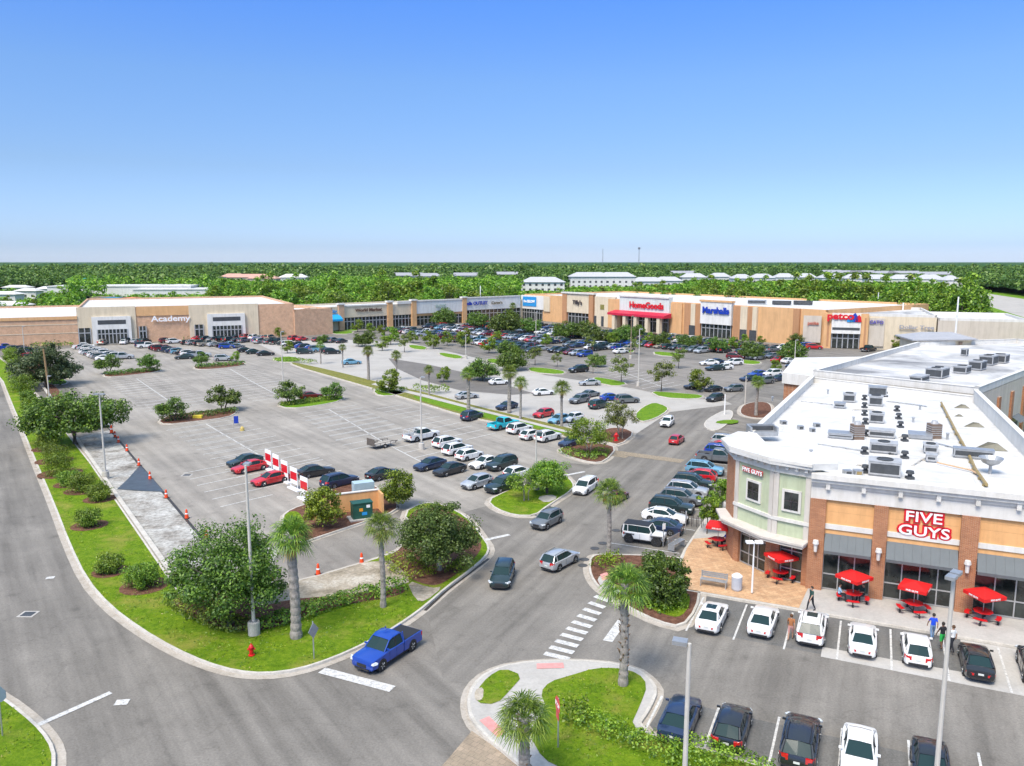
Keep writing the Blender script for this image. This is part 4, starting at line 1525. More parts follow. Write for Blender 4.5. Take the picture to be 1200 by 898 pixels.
# kind: length, width, body stations (x, halfwidth factor, low, belt, top), cabin stations (x, wbase, zbase, wroof, zroof)
KIND = {
    'sedan': dict(L=4.75, W=0.92, wb=(1.42, -1.36), wr=0.33,
        body=[(2.37, .72, .34, .58, .60), (2.30, .84, .24, .66, .69), (1.95, .96, .19, .73, .80), (1.2, .99, .18, .82, .92), (.85, 1, .18, .87, .97), (0, 1, .18, .90, .94), (-.95, 1, .18, .92, .96), (-1.6, .99, .19, .93, 1.04), (-2.1, .93, .22, .92, 1.03), (-2.31, .86, .30, .86, .93), (-2.37, .76, .36, .66, .68)],
        cab=[(.98, .80, .95, .78, .96), (.22, .86, .92, .66, 1.37), (-.15, .87, .92, .66, 1.44), (-.75, .87, .93, .66, 1.43), (-1.12, .86, .95, .64, 1.37), (-1.82, .80, 1.02, .74, 1.04)], tail=(.55, .74, .72), head=(.60, .68)),
    'hatchback': dict(L=4.3, W=0.90, wb=(1.3, -1.28), wr=0.33,
        body=[(2.15, .74, .34, .60, .62), (2.07, .86, .24, .70, .74), (1.75, .96, .19, .78, .88), (1.1, .99, .18, .88, .99), (.8, 1, .18, .91, 1.02), (0, 1, .18, .93, .97), (-.95, 1, .18, .96, 1.0), (-1.6, .97, .2, .97, 1.0), (-2.0, .90, .24, .92, .96), (-2.12, .82, .32, .7, .74)],
        cab=[(1.0, .80, 1.0, .78, 1.01), (.35, .86, .95, .67, 1.43), (-.1, .87, .95, .68, 1.52), (-.9, .87, .96, .68, 1.51), (-1.45, .86, .98, .66, 1.44), (-1.95, .80, .99, .72, 1.02)], tail=(.62, .92, .76), head=(.64, .74)),
    'SUV': dict(L=4.75, W=0.955, wb=(1.42, -1.38), wr=0.375,
        body=[(2.37, .76, .40, .70, .72), (2.28, .88, .28, .84, .88), (1.95, .97, .24, .93, 1.02), (1.25, .99, .24, 1.0, 1.10), (.9, 1, .24, 1.02, 1.13), (0, 1, .24, 1.03, 1.06), (-1.0, 1, .24, 1.05, 1.08), (-1.8, .99, .26, 1.06, 1.1), (-2.22, .94, .30, 1.03, 1.06), (-2.36, .86, .40, .80, .84)],
        cab=[(1.08, .82, 1.10, .80, 1.11), (.42, .88, 1.05, .71, 1.58), (.0, .89, 1.05, .73, 1.69), (-1.0, .89, 1.06, .73, 1.70), (-1.85, .88, 1.07, .70, 1.64), (-2.26, .84, 1.07, .76, 1.10)], tail=(.74, 1.05, .76), head=(.78, .86)),
    'minivan': dict(L=5.1, W=0.98, wb=(1.5, -1.5), wr=0.35,
        body=[(2.55, .76, .36, .62, .64), (2.46, .88, .24, .78, .82), (2.1, .97, .2, .88, .98), (1.5, .99, .2, .95, 1.08), (1.2, 1, .2, .98, 1.12), (0, 1, .2, 1.0, 1.04), (-1.4, 1, .2, 1.02, 1.06), (-2.1, .98, .22, 1.03, 1.06), (-2.42, .93, .26, 1.0, 1.03), (-2.54, .85, .36, .8, .84)],
        cab=[(1.5, .82, 1.08, .80, 1.09), (.75, .88, 1.02, .74, 1.60), (.3, .90, 1.02, .76, 1.72), (-1.2, .90, 1.03, .76, 1.72), (-2.1, .89, 1.04, .73, 1.66), (-2.46, .85, 1.04, .78, 1.08)], tail=(.72, 1.25, .8), head=(.72, .82)),
    'pickup': dict(L=5.9, W=1.0, wb=(1.85, -1.75), wr=0.41,
        body=[(2.95, .80, .45, .80, .82), (2.86, .93, .34, 1.0, 1.04), (2.5, .99, .32, 1.06, 1.14), (1.7, 1, .32, 1.10, 1.20), (1.3, 1, .32, 1.12, 1.22), (.4, 1, .32, 1.12, 1.16), (-.72, 1, .32, 1.12, 1.14)],
        cab=[(1.45, .86, 1.18, .84, 1.19), (.75, .91, 1.13, .74, 1.76), (.4, .92, 1.13, .75, 1.86), (-.35, .92, 1.13, .75, 1.87), (-.62, .92, 1.13, .74, 1.82), (-.76, .90, 1.13, .80, 1.15)], tail=(.80, 1.10, .9), head=(.86, .96), bed=(-.78, -2.92, 1.14)),
    'off roader': dict(L=4.3, W=0.92, wb=(1.35, -1.35), wr=0.42,
        body=[(2.05, .60, .48, 1.05, 1.07), (2.0, .66, .45, 1.10, 1.13), (1.3, .72, .45, 1.12, 1.17), (.9, .82, .4, 1.13, 1.18), (.8, .94, .4, 1.12, 1.15), (0, .94, .4, 1.12, 1.14), (-1.0, .94, .4, 1.12, 1.14), (-1.95, .93, .42, 1.12, 1.14), (-2.0, .9, .45, 1.0, 1.05)],
        cab=[(.92, .80, 1.15, .78, 1.16), (.62, .82, 1.14, .74, 1.78), (.5, .83, 1.14, .75, 1.82), (-1.0, .83, 1.14, .75, 1.84), (-1.88, .82, 1.14, .73, 1.82), (-1.97, .82, 1.14, .78, 1.16)], tail=(.8, 1.05, .84), head=(.86, .66), boxy=True),
}


def car_parts(kind):
    K = KIND[kind]
    W = K['W']
    parts = {}
    # body
    b = MB()
    st = K['body']
    n = 11
    vs = []
    for x, wf, zl, zb, zt in st:
        w = W * wf
        half = [(w * .86, zl), (w * .985, zl + .10), (w, zl + (zb - zl) * .5), (w * .975, zb - .02), (w * .88, zb + (zt - zb) * .55)]
        sec = half + [(0, zt)] + [(-yy, zz) for yy, zz in half[::-1]]
        vs += [(x, yy, zz) for yy, zz in sec]
    fs = []
    for k in range(len(st) - 1):
        for i in range(n):
            j = (i + 1) % n
            fs.append((k * n + i, (k + 1) * n + i, (k + 1) * n + j, k * n + j))
    fs.append(tuple(range(n)))
    fs.append(tuple(range(len(st) * n - 1, (len(st) - 1) * n - 1, -1)))
    b.add(vs, fs, 0)
    r = K['wr']
    for x in K['wb']:
        for s in (1, -1):
            y = s * W * (0.94 if K.get('boxy') else 1.0)
            b.tube((x, y - s * .25, r + .02), (x, y + s * .008, r + .02), r * 1.16, r * 1.16, 20, 1)  # black disc painted in for the shaded hollow of the wheel well
    # black lower trims front and rear, sill
    xf, xr = st[0][0], (K['bed'][1] if 'bed' in K else st[-1][0])
    b.box(xf - .12, xf + .02, -W * .62, W * .62, .30, .44, 1)
    b.box(xf - .07, xf + .03, -W * .40, W * .40, .50, .50 + .12 * (2 if kind in ('SUV', 'pickup', 'off roader') else 1), 1)
    b.box(xr - .02, xr + .1, -W * .66, W * .66, .30, .45, 1)
    for s in (1, -1):
        b.box(K['wb'][1] + r * 1.2, K['wb'][0] - r * 1.2, s * W * .96 - .03, s * W * .96 + .035, st[4][2] - .0, st[4][2] + .07, 1)
        # door seams and handles
        for xd in ((.75, -.25, -1.05) if kind != 'pickup' else (1.0, .2, -.6)):
            b.box(xd - .006, xd + .006, s * W * .999 - .01, s * W * .999 + .004, .42, st[4][3] - .06, 1)
    if 'bed' in K:
        x0, x1, zt = K['bed']
        for s in (1, -1):
            ya, yb = sorted((s * W, s * (W - .10)))
            b.box(x1, x0, ya, yb, .42, zt, 0)
        b.box(x1, x1 + .08, -W + .10, W - .10, .45, zt - .02, 0)
        b.box(x1 + .08, x0, -W + .10, W - .10, .42, .62, 1)
        b.box(x1 - .16, x1 - .002, -W * .9, W * .9, .42, .60, 2)
    parts['body'] = (b, [None, M_plast, M_chrome])
    # cabin: roof and pillars
    cs = K['cab']
    c = MB()
    gw, gr, gs = MB(), MB(), [MB(), MB()]
    roof = []
    for i in range(1, len(cs) - 1):
        x, wb, zb, wr, zr = cs[i]
        w = W * wr
        roof.append([(x, w, zr - .05), (x, w * .9, zr), (x, 0, zr + .025), (x, -w * .9, zr), (x, -w, zr - .05)])
    vs = [p for q in roof for p in q]
    fs = []
    for k in range(len(roof) - 1):
        for i in range(4):
            fs.append((k * 5 + i, (k + 1) * 5 + i, (k + 1) * 5 + i + 1, k * 5 + i + 1))
    c.add(vs, fs, 0)

    def P(i, s, top):
        x, wb, zb, wr, zr = cs[i]
        return Vector((x, s * W * (wr if top else wb), (zr - .05) if top else zb - .02))
    last = len(cs) - 1
    for s in (1, -1):
        c.tube(P(0, s, 0), P(1, s, 1), .045, .04, 6)
        c.tube(P(last, s, 0), P(last - 1, s, 1), .075, .06, 6)
        for i in range(1, last - 1):
            c.tube(P(i, s, 1), P(i + 1, s, 1), .035, .035, 6)
        # B and C pillars
        xb = (cs[1][0] + cs[last - 1][0]) / 2
        for xx, rr, mm in ((xb + .12, .03, 1), (cs[last - 1][0] + .02 if kind in ('sedan',) else xb - .85, .04, 0)):
            zb_, wb_ = cs[3][2] - .02, cs[3][1] * W
            c.tube((xx, s * wb_, zb_), (xx - .03, s * cs[3][3] * W, cs[3][4] - .06), rr, rr, 6, mm)
        side = gs[0 if s > 0 else 1]
        # side glass
        base = [P(i, s, 0) for i in range(len(cs))]
        tops = [P(i, s, 1) for i in range(1, last)]
        ins = Vector((0, -s * .012, 0))
        pts = [p + ins for p in base] + [p + ins for p in tops[::-1]]
        nb = len(base)
        fl = []
        for i in range(1, last - 1):
            a0, a1 = i, i + 1
            t0, t1 = nb + (last - 1 - i), nb + (last - 2 - i)
            fl.append((a0, a1, t1, t0) if s < 0 else (a1, a0, t0, t1))
        fl.append((0, 1, nb + last - 2) if s < 0 else (1, 0, nb + last - 2))
        fl.append((last - 1, last, nb) if s < 0 else (last, last - 1, nb))
        side.add(pts, fl, 0)
        # mirrors belong to the doors
    if kind in ('SUV', 'minivan') :
        for s in (1, -1):
            c.tube((cs[2][0], s * W * cs[2][3] * .86, cs[2][4] + .05), (cs[-2][0] + .1, s * W * cs[2][3] * .86, cs[-2][4] + .06), .018, .018, 5, 1)
    if kind == 'off roader':
        c.box(-1.9, .55, -W * .77, W * .77, 1.80, 1.875, 1)
        c.tube((-2.0, 0, 1.0), (-2.28, 0, 1.0), .40, .38, 18, 1)
        for x in K['wb']:
            for s in (1, -1):
                c.box(x - .55, x + .55, s * .76 - .17, s * .76 + .17, .90, .97, 1)
    parts['cabin'] = (c, [None, M_plast, M_chrome])
    a, bq, d_, e = P(0, 1, 0), P(0, -1, 0), P(1, -1, 1), P(1, 1, 1)
    up = Vector((-.01, 0, .03))
    gw.add([a, bq, d_, Vector((cs[1][0], 0, cs[1][4] + .012)), e, Vector((cs[0][0] + .06, 0, cs[0][2] + .01))], [(0, 5, 3, 4), (5, 1, 2, 3)])
    a, bq, d_, e = P(last, 1, 0), P(last, -1, 0), P(last - 1, -1, 1), P(last - 1, 1, 1)
    gr.add([a, bq, d_, Vector((cs[last - 1][0], 0, cs[last - 1][4] + .012)), e, Vector((cs[last][0] - .05, 0, cs[last][2] + .01))], [(5, 0, 4, 3), (1, 5, 3, 2)])
    parts['windshield'] = (gw, [M_glass])
    parts['rear_window'] = (gr, [M_glass])
    parts['side_window'] = (gs[0], [M_glass])
    parts['side_window.r'] = (gs[1], [M_glass])
    # lamps
    zl, zh, yf = K['tail'][0], K['tail'][1], K['tail'][2]
    for s, nm in ((1, 'taillight'), (-1, 'taillight.r')):
        m = MB()
        if 'bed' in K:
            y0, y1 = sorted((s * (W - .12), s * (W + .012)))
            m.box(xr - .02, xr + .10, y0, y1, zl, zh)
        else:
            xx = xr
            y0 = s * W * (yf - .30)
            y1 = s * W * (yf + .19)
            x_in = xr - .015
            x_out = xr + .20
            vs = [(x_in, y0, zl), (x_in, y0, zh - .05), (x_in + .04, s * W * (yf + .04), zl), (x_in + .04, s * W * (yf + .04), zh), (x_out, y1, zl + .05), (x_out, y1, zh),
                  (x_out + .1, y0, zl), (x_out + .1, y0, zh)]
            m.add(vs, [(0, 1, 3, 2), (2, 3, 5, 4), (1, 7, 5, 3), (0, 2, 4, 6), (6, 4, 5, 7), (0, 6, 7, 1)])
        parts[nm] = (m, [M_tail])
    zh_, yh = K['head']
    for s, nm in ((1, 'headlight'), (-1, 'headlight.r')):
        m = MB()
        y0, y1, y2 = s * W * (yh - .24), s * W * (yh + .06), s * W * (yh + .24)
        vs = [(xf - .02, y0, zh_ - .06), (xf - .05, y0, zh_ + .06), (xf - .04, y1, zh_ - .07), (xf - .08, y1, zh_ + .08), (xf - .30, y2, zh_ - .02), (xf - .36, y2, zh_ + .10), (xf - .4, y0, zh_ - .06), (xf - .4, y0, zh_ + .06)]
        m.add(vs, [(0, 2, 3, 1), (2, 4, 5, 3), (1, 3, 5, 7), (0, 6, 4, 2), (6, 7, 5, 4), (0, 1, 7, 6)])
        parts[nm] = (m, [M_head])
    m = MB()
    m.box(xr - .022 - (.14 if 'bed' in K else 0), xr, -.16, .16, .62, .74)
    parts['number_plate'] = (m, [M_plate])
    for s, nm in ((1, 'side_mirror'), (-1, 'side_mirror.r')):
        m = MB()
        xm = cs[1][0] + (cs[0][0] - cs[1][0]) * .62
        zm = cs[0][2] + .07
        y0, y1 = sorted((s * W * .9, s * (W + .11)))
        m.box(xm - .05, xm + .04, y0, y1, zm, zm + .11)
        parts[nm] = (m, [None])
    # wheels
    m = MB()
    m.lathe([(r * .62, -.10), (r * .93, -.10), (r, -.07), (r, .07), (r * .93, .10), (r * .62, .10)], n=22)
    tyre = m.mesh('wheel', [M_tyre], smooth=False)
    m = MB()
    m.lathe([(r * .62, -.09), (r * .64, .085), (r * .56, .095), (r * .5, .06), (.05, .075), (.04, .09)], n=20)
    for k in range(5):
        a = k * 2 * PI / 5
        m.tube((math.cos(a) * .06, math.sin(a) * .06, .085), (math.cos(a) * r * .58, math.sin(a) * r * .58, .085), .035, .05, 5)
    rim = m.mesh('rim', [M_rimk if kind == 'off roader' else M_rim])
    return parts, tyre, rim


CACHE = {}


def car_cache(kind):
    if kind in CACHE:
        return CACHE[kind]
    parts, tyre, rim = car_parts(kind)
    out = []
    for nm, (m, mats) in parts.items():
        base = nm.split('.')[0]
        me = m.mesh(base, [x if x else PAINT['white'] for x in mats], smooth=False)
        if base in ('body', 'cabin'):
            me.polygons.foreach_set('use_smooth', [True] * len(me.polygons))
            try:
                me.set_sharp_from_angle(angle=R(38))
            except Exception:
                pass
        out.append((base, me, mats[0] is None))
    CACHE[kind] = (out, tyre, rim)
    # one joined mesh for the far ones
    j = MB()
    jm = [PAINT['white'], M_plast, M_chrome, M_glass, M_tail, M_head, M_plate, M_tyre, M_rim]
    for nm, (m, mats) in parts.items():
        mp = [jm.index(x) if x else 0 for x in mats]
        o = len(j.v)
        j.v += m.v
        j.f += [[i + o for i in f] for f in m.f]
        j.m += [mp[k] for k in m.m]
    K = KIND[kind]
    for x in K['wb']:
        for s in (1, -1):
            y = s * (K['W'] * (0.94 if K.get('boxy') else 1.0) - .10)
            j.tube((x, y - s * .1, K['wr']), (x, y + s * .115, K['wr']), K['wr'], K['wr'], 12, 7)
            j.tube((x, y + s * .1, K['wr']), (x, y + s * .12, K['wr']), K['wr'] * .6, K['wr'] * .55, 8, 8)
    me = j.mesh('car', jm)
    CACHE[kind + '*'] = me
    return CACHE[kind]


KNAME = {'sedan': 'sedan', 'hatchback': 'hatchback', 'SUV': 'suv', 'minivan': 'minivan', 'pickup': 'pickup_truck', 'off roader': 'off_roader'}
KCAT = {'sedan': 'car', 'hatchback': 'car', 'SUV': 'car', 'minivan': 'minivan', 'pickup': 'pickup truck', 'off roader': 'car'}


def car(kind, colour, x, y, hd, label, group='parked cars', far=False, z=0.012, scale=CARS):
    out, tyre, rim = car_cache(kind)
    pm = PAINT[colour]
    name = ('parked_' if 'parked' in group else '') + KNAME[kind]
    if far:
        me = CACHE[kind + '*']
        o = bpy.data.objects.new(name, me)
        C.objects.link(o)
        o.location = (x, y, z)
        o.rotation_euler = (0, 0, hd)
        o.scale = (scale,) * 3
        o.material_slots[0].link = 'OBJECT'
        o.material_slots[0].material = pm
        return tag(o, label, KCAT[kind], group)
    root = thing(name, label, KCAT[kind], (x, y, z), hd, group)
    root.scale = (scale,) * 3
    for base, me, painted in out:
        o = bpy.data.objects.new(base, me)
        C.objects.link(o)
        o.parent = root
        if painted:
            o.material_slots[0].link = 'OBJECT'
            o.material_slots[0].material = pm
    K = KIND[kind]
    for xx in K['wb']:
        for s in (1, -1):
            w = bpy.data.objects.new('wheel', tyre)
            C.objects.link(w)
            w.parent = root
            w.location = (xx, s * (K['W'] * (0.94 if K.get('boxy') else 1.0) - .085), K['wr'])
            w.rotation_euler = (-s * PI / 2, 0, 0)
            q = bpy.data.objects.new('rim', rim)
            C.objects.link(q)
            q.parent = w
    return root


VA = math.atan2(V.y, V.x)
UA = math.atan2(U.y, U.x)


def carp(kind, colour, px, py, hd, label, group='parked cars', far=False, scale=None):
    """car whose middle (0.65 m up) is seen at the pixel"""
    x, y = g(px, py, 0.55)
    return car(kind, colour, x, y, hd, label, group, far, scale=scale or (0.84 if far else (0.70 if group.startswith('cars driving') else CARS)))


# moving cars
mv = 'cars driving through the lot'
bp = carp('pickup', 'blue', 454, 759, R(239), 'bright blue crew cab pickup with a black bed cover waiting at the stop line', mv)
m = MB(); m.box(-2.84, -.80, -.90, .90, 1.10, 1.16)
o = link('bed_cover', m.mesh('bed_cover', [M_plast]), bp)
bp.scale = (.70, .76, .76)
carp('SUV', 'dark green', 589, 672, R(262), 'dark green black SUV driving towards the camera in the middle of the junction', mv)
carp('SUV', 'silver', 656, 654, R(52), 'silver SUV driving away beside the dark SUV at the junction', mv)
carp('SUV', 'grey', 641, 608, R(236), 'grey green SUV passing the tip of the lawn island', mv)
carp('minivan', 'white', 686, 569, R(243), 'white minivan coming down the drive behind the grey SUV', mv)
carp('sedan', 'dark red', 722, 580, R(57), 'dark car with red tail lamps half hidden behind the planted island palm', mv)
carp('SUV', 'white', 782, 494, R(247), 'white SUV coming down the drive above the red hatchback', mv)
carp('hatchback', 'red', 793, 514, R(62), 'small bright red hatchback driving away up the drive', mv)
carp('SUV', 'black', 838, 466, R(222), 'black SUV turning in at the far junction, nearest of three', mv)
carp('SUV', 'grey', 860, 455, R(200), 'grey SUV at the far junction, right of the black one', mv)
carp('sedan', 'black', 836, 455, R(212), 'black sedan at the far junction behind the black SUV', mv)

# row in front of the restaurant, tails to the camera
D2 = 6.9
for t, kind, colr, dx, lab in (
        (-4.6, 'sedan', 'white', -0.7, 'white sedan with a sunroof parked nearest the planted bed, in the restaurant row'),
        (-1.8, 'sedan', 'white', 0.0, 'white sedan parked in front of the bench and bin, second in the restaurant row'),
        (0.85, 'SUV', 'white', 0.1, 'white wagon with an open glass roof and dark tailgate window, third in the restaurant row'),
        (3.5, 'sedan', 'white', -0.1, 'white sedan parked alone in the middle, fourth in the restaurant row'),
        (6.15, 'hatchback', 'white', -0.2, 'white hatchback with a dark roof edge, next to the people in the restaurant row'),
        (8.95, 'sedan', 'black', -0.3, 'black sedan parked right of the people, last full car of the restaurant row'),
        (11.7, 'SUV', 'black', 0.2, 'dark car cut by the right edge of the photo in the restaurant row')):
    x, y = FA(t, D2 - dx)
    c_ = car(kind, colr, x, y, VA + R(rnd.uniform(-1.5, 1.5)), lab)
    if t in (-4.6, 0.85):
        m = MB(); zr = KIND[kind]['cab'][3][4]
        m.box(-.75, .0, -.36, .36, zr + .0, zr + .034)
        link('sunroof', m.mesh('sunroof', [M_glass]), c_)
# bottom row
for px, py, kind, colr, hd, lab in (
        (797, 838, 'sedan', 'dark blue', VA, 'dark blue grey sedan nearest the lawn in the bottom row'),
        (858, 848, 'hatchback', 'black', VA, 'black hatchback second in the bottom row'),
        (938, 866, 'SUV', 'black', VA, 'black SUV with silver roof rails third in the bottom row'),
        (1007, 880, 'sedan', 'white', VA + PI, 'white sedan facing the camera between black cars in the bottom row'),
        (1091, 897, 'sedan', 'black', VA + PI, 'black sedan at the bottom edge behind the lamp pole')):
    carp(kind, colr, px, py, hd, lab)

# row along the drive, noses to the restaurant pavement
T0 = P2(8.4, 58.7)
ROW = ['off roader|white|0|white off roader with a black roof, nearest in the row along the drive',
       'sedan|dark blue|1|dark blue sedan backed in beside the white off roader',
       'sedan|white|0|white sedan third along the drive row behind the dark blue one',
       'SUV|dark green|0|dark SUV next beyond the white sedan in the drive row',
       'SUV|grey|0|grey SUV fifth along the drive row',
       'SUV|silver|0|silver SUV sixth along the drive row, behind the street tree',
       'SUV|dark green|0|big dark SUV seventh along the drive row',
       'hatchback|red|1|red hatchback poking out behind the big dark SUV in the drive row',
       'SUV|light blue|0|pale blue SUV in the drive row before the gap',
       '', 
       'pickup|grey|0|dark grey pickup on tall wheels past the gap in the drive row',
       'SUV|blue|0|blue SUV beyond the dark grey pickup in the drive row',
       'sedan|red|0|red car second from the far end of the drive row',
       'SUV|silver|0|silver SUV at the far end of the drive row']
for k, r_ in enumerate(ROW):
    if not r_:
        continue
    kd, cl, rev, lab = r_.split('|')
    p = T0 + V * (2.72 * k - .1) + U * (KIND[kd]['L'] / 2 * CARS + rnd.uniform(0.1, .5))
    car(kd, cl, p.x, p.y, UA + (PI if rev == '1' else 0) + R(rnd.uniform(-1.5, 1.5)), lab)

# middle rows and single cars of the near lots
h = HD
NEAR = [
    ('sedan', 'dark green', 287, 539, h + PI, 'dark green sedan, rearmost of the three by the striped panels'),
    ('sedan', 'red', 293, 546, h + PI, 'red sedan between the dark green sedan and the other red car'),
    ('sedan', 'red', 317, 560, h + PI, 'red saloon nearest the lamp pole with pale wheels'),
    ('sedan', 'black', 370, 551, R(38), 'black sedan right behind the striped panels'),
    ('SUV', 'dark blue', 398, 563, h, 'dark blue SUV behind the yellow green tree and transformer wall'),
    ('sedan', 'black', 449, 554, h, 'black car half hidden behind the small bushy tree'),
    ('sedan', 'dark blue', 504, 543, h + PI, 'dark blue grey sedan first in the middle row facing left'),
    ('sedan', 'black', 527, 549, h + PI, 'black sedan second in the middle row facing left'),
    ('hatchback', 'silver', 559, 564, h + PI, 'pale silver hatchback in front of the black sedans'),
    ('SUV', 'dark green', 589, 568, h + PI, 'dark green wagon beside the lawn island'),
    ('SUV', 'white', 524, 518, h, 'white SUV at the far end of the row of white cars'),
    ('SUV', 'white', 536, 526, h, 'second white SUV in the row of white cars, right behind the first'),
    ('hatchback', 'white', 550, 532, h, 'white car with bright red tail lamps in the row of white cars'),
    ('sedan', 'white', 568, 541, h + PI, 'white sedan facing left between the white and the dark cars'),
    ('SUV', 'dark green', 588, 543, h + PI, 'dark green SUV at the near end of the row of white cars'),
    ('hatchback', 'white', 607, 553, h, 'white car tucked behind the round clipped tree'),
    ('pickup', 'white', 494, 510, h, 'white work pickup with a ladder rack hitched to the flat trailer'),
    ('SUV', 'dark blue', 553, 487, h + R(10), 'dark blue SUV parked alone near the median'),
    ('pickup', 'cyan', 590, 497, h, 'bright cyan pickup parked by the median'),
    ('SUV', 'white', 609, 502, h, 'white SUV beside the cyan pickup'),
    ('hatchback', 'white', 623, 509, h, 'white hatchback with dark pillars left of the lamp pole'),
    ('SUV', 'white', 642, 511, h, 'white SUV right of the lamp pole in the median row'),
    ('sedan', 'dark blue', 670, 517, h + PI, 'dark car under the loose green tree of the mulched island'),
    ('sedan', 'dark red', 364, 463, R(30), 'dark red car parked between the two trees of the lot island'),
    ('hatchback', 'red', 637, 484, h + PI, 'bright red car beyond the median left of the light blue one'),
    ('hatchback', 'light blue', 655, 491, h + PI, 'light blue car beyond the median beside the bright red one'),
    ('hatchback', 'white', 672, 489, h + PI, 'white car behind the loose green tree beyond the median'),
    ('sedan', 'dark blue', 594, 475, h + PI, 'dark navy car crossed by the palm trunks beyond the median'),
    ('sedan', 'silver', 547, 463, R(30), 'silver car beside the median palm with its sunroof open'),
    ('sedan', 'white', 585, 447, R(22), 'white car in the shade of the large spreading oak'),
    ('sedan', 'white', 637, 459, R(22), 'white open car alone on the pale paving'),
    ('SUV', 'black', 678, 433, R(208), 'dark green black SUV below the thin young tree'),
    ('sedan', 'silver', 691, 448, R(190), 'silver car at the end of the curved grass island'),
    ('SUV', 'grey', 679, 468, h + PI, 'grey SUV in the middle of the pale paving'),
    ('sedan', 'grey', 692, 461, h, 'grey sedan just behind the grey SUV'),
    ('SUV', 'dark green', 702, 474, h, 'dark SUV seen end on beside the blue car'),
    ('sedan', 'blue', 717, 465, R(20), 'bright blue car above the open green island tree'),
    ('SUV', 'grey', 735, 468, R(15), 'grey car right of the bright blue one'),
    ('sedan', 'black', 814, 452, R(200), 'black car behind the olive shrub tree'),
    ('sedan', 'white', 831, 425, R(190), 'white car at the left end of the cluster by the far aisle'),
    ('sedan', 'dark green', 838, 431, R(200), 'dark green sedan in the cluster by the far aisle'),
    ('sedan', 'dark blue', 838, 424, R(200), 'dark blue car behind the dark green sedan'),
    ('sedan', 'white', 848, 430, R(200), 'white sedan right of the dark green one in the cluster'),
    ('SUV', 'white', 860, 425, R(200), 'white SUV in front of the dark red one'),
    ('SUV', 'dark red', 862, 418, R(330), 'dark red car parked above the white SUV'),
    ('sedan', 'dark blue', 878, 443, R(205), 'navy car left of the blue one by the round planter palm'),
    ('sedan', 'blue', 888, 438, R(205), 'blue car behind the planter palm'),
    ('SUV', 'white', 905, 438, R(205), 'white car beside the restaurant roof corner'),
    ('sedan', 'dark blue', 912, 443, R(205), 'dark blue car hidden partly by the restaurant roof edge'),
    ('SUV', 'grey', 896, 446, R(205), 'grey car right of the planter palm crown'),
    ('SUV', 'dark blue', 932, 429, R(200), 'dark blue car above the tip of the restaurant roof'),
    ('SUV', 'black', 47, 443, R(38), 'black car beneath the dark oak at the far left'),
    ('SUV', 'dark blue', 66, 441, R(38), 'dark blue car right of the utility pole'),
    ('SUV', 'white', 110, 497, R(40), 'white SUV parked under the wide dark oak'),
    ('SUV', 'black', 96, 500, R(40), 'black car parked in the shade left of the white SUV'),
    ('sedan', 'light blue', 412, 424, R(25), 'steel blue sedan at the start of the pale lane'),
    ('SUV', 'silver', 262, 420, R(12), 'long grey pickup like car behind the dark hedge island'),
    ('sedan', 'dark green', 216, 418, R(200), 'dark green car at the end of the left lot row'),
    ('SUV', 'blue', 266, 406, R(15), 'bright blue van in the left lot'),
    ('SUV', 'blue', 304, 399, R(15), 'bright blue car right of the blue van in the left lot'),
    ('sedan', 'black', 288, 410, R(30), 'black sedan first of three side by side in the left lot'),
    ('sedan', 'dark green', 298, 412, R(30), 'black sedan middle of three side by side in the left lot'),
    ('sedan', 'black', 311, 414, R(30), 'black sedan last of three side by side in the left lot'),
    ('SUV', 'dark green', 357, 412, R(15), 'dark sedan parked between the lamp pole and the palms'),
    ('SUV', 'blue', 1, 404, R(20), 'blue car at the very left edge of the photo'),
]
KX = {'lo': 0}
for kd, cl, px, py, hd, lab in NEAR:
    far = py < 440
    carp(kd, cl, px, py, hd, lab, far=far)

# rows of small cars far away
COLS = ['white', 'white', 'white', 'silver', 'silver', 'grey', 'grey', 'black', 'black', 'black', 'dark blue', 'dark green', 'dark blue', 'silver', 'black', 'red', 'dark red', 'beige', 'blue', 'light blue']
KINDS = ['sedan', 'SUV', 'SUV', 'sedan', 'hatchback', 'minivan', 'SUV', 'pickup']
ORD = ['first', 'second', 'third', 'fourth', 'fifth', 'sixth', 'seventh', 'eighth', 'ninth', 'tenth', 'eleventh', 'twelfth', 'thirteenth', 'fourteenth', 'fifteenth', 'sixteenth', 'seventeenth', 'eighteenth', 'nineteenth', 'twentieth']
ORD += [t_ + '-' + o_ for t_ in ('twenty', 'thirty', 'forty', 'fifty') for o_ in ORD[:9]]
r5 = random.Random(5)
lot_c = [(365, 396), (420, 390), (540, 381), (612, 379), (700, 390), (900, 405), (935, 411), (930, 424), (912, 431), (860, 414), (800, 416), (752, 408), (735, 416), (700, 417), (648, 425), (600, 414), (545, 414), (470, 401), (420, 400)]
taken = [(o.location.x, o.location.y) for o in C.objects if o.parent is None and ('parked_' in o.name)]
trees_at = [(o.location.x, o.location.y, 1.3) for o in C.objects if o.parent is None and o.get('category') in ('tree', 'palm tree')]


def free(x, y, d=2.1):
    return all((x - a) ** 2 + (y - b) ** 2 > d * d for a, b in taken) and all((x - a) ** 2 + (y - b) ** 2 > r * r for a, b, r in trees_at)


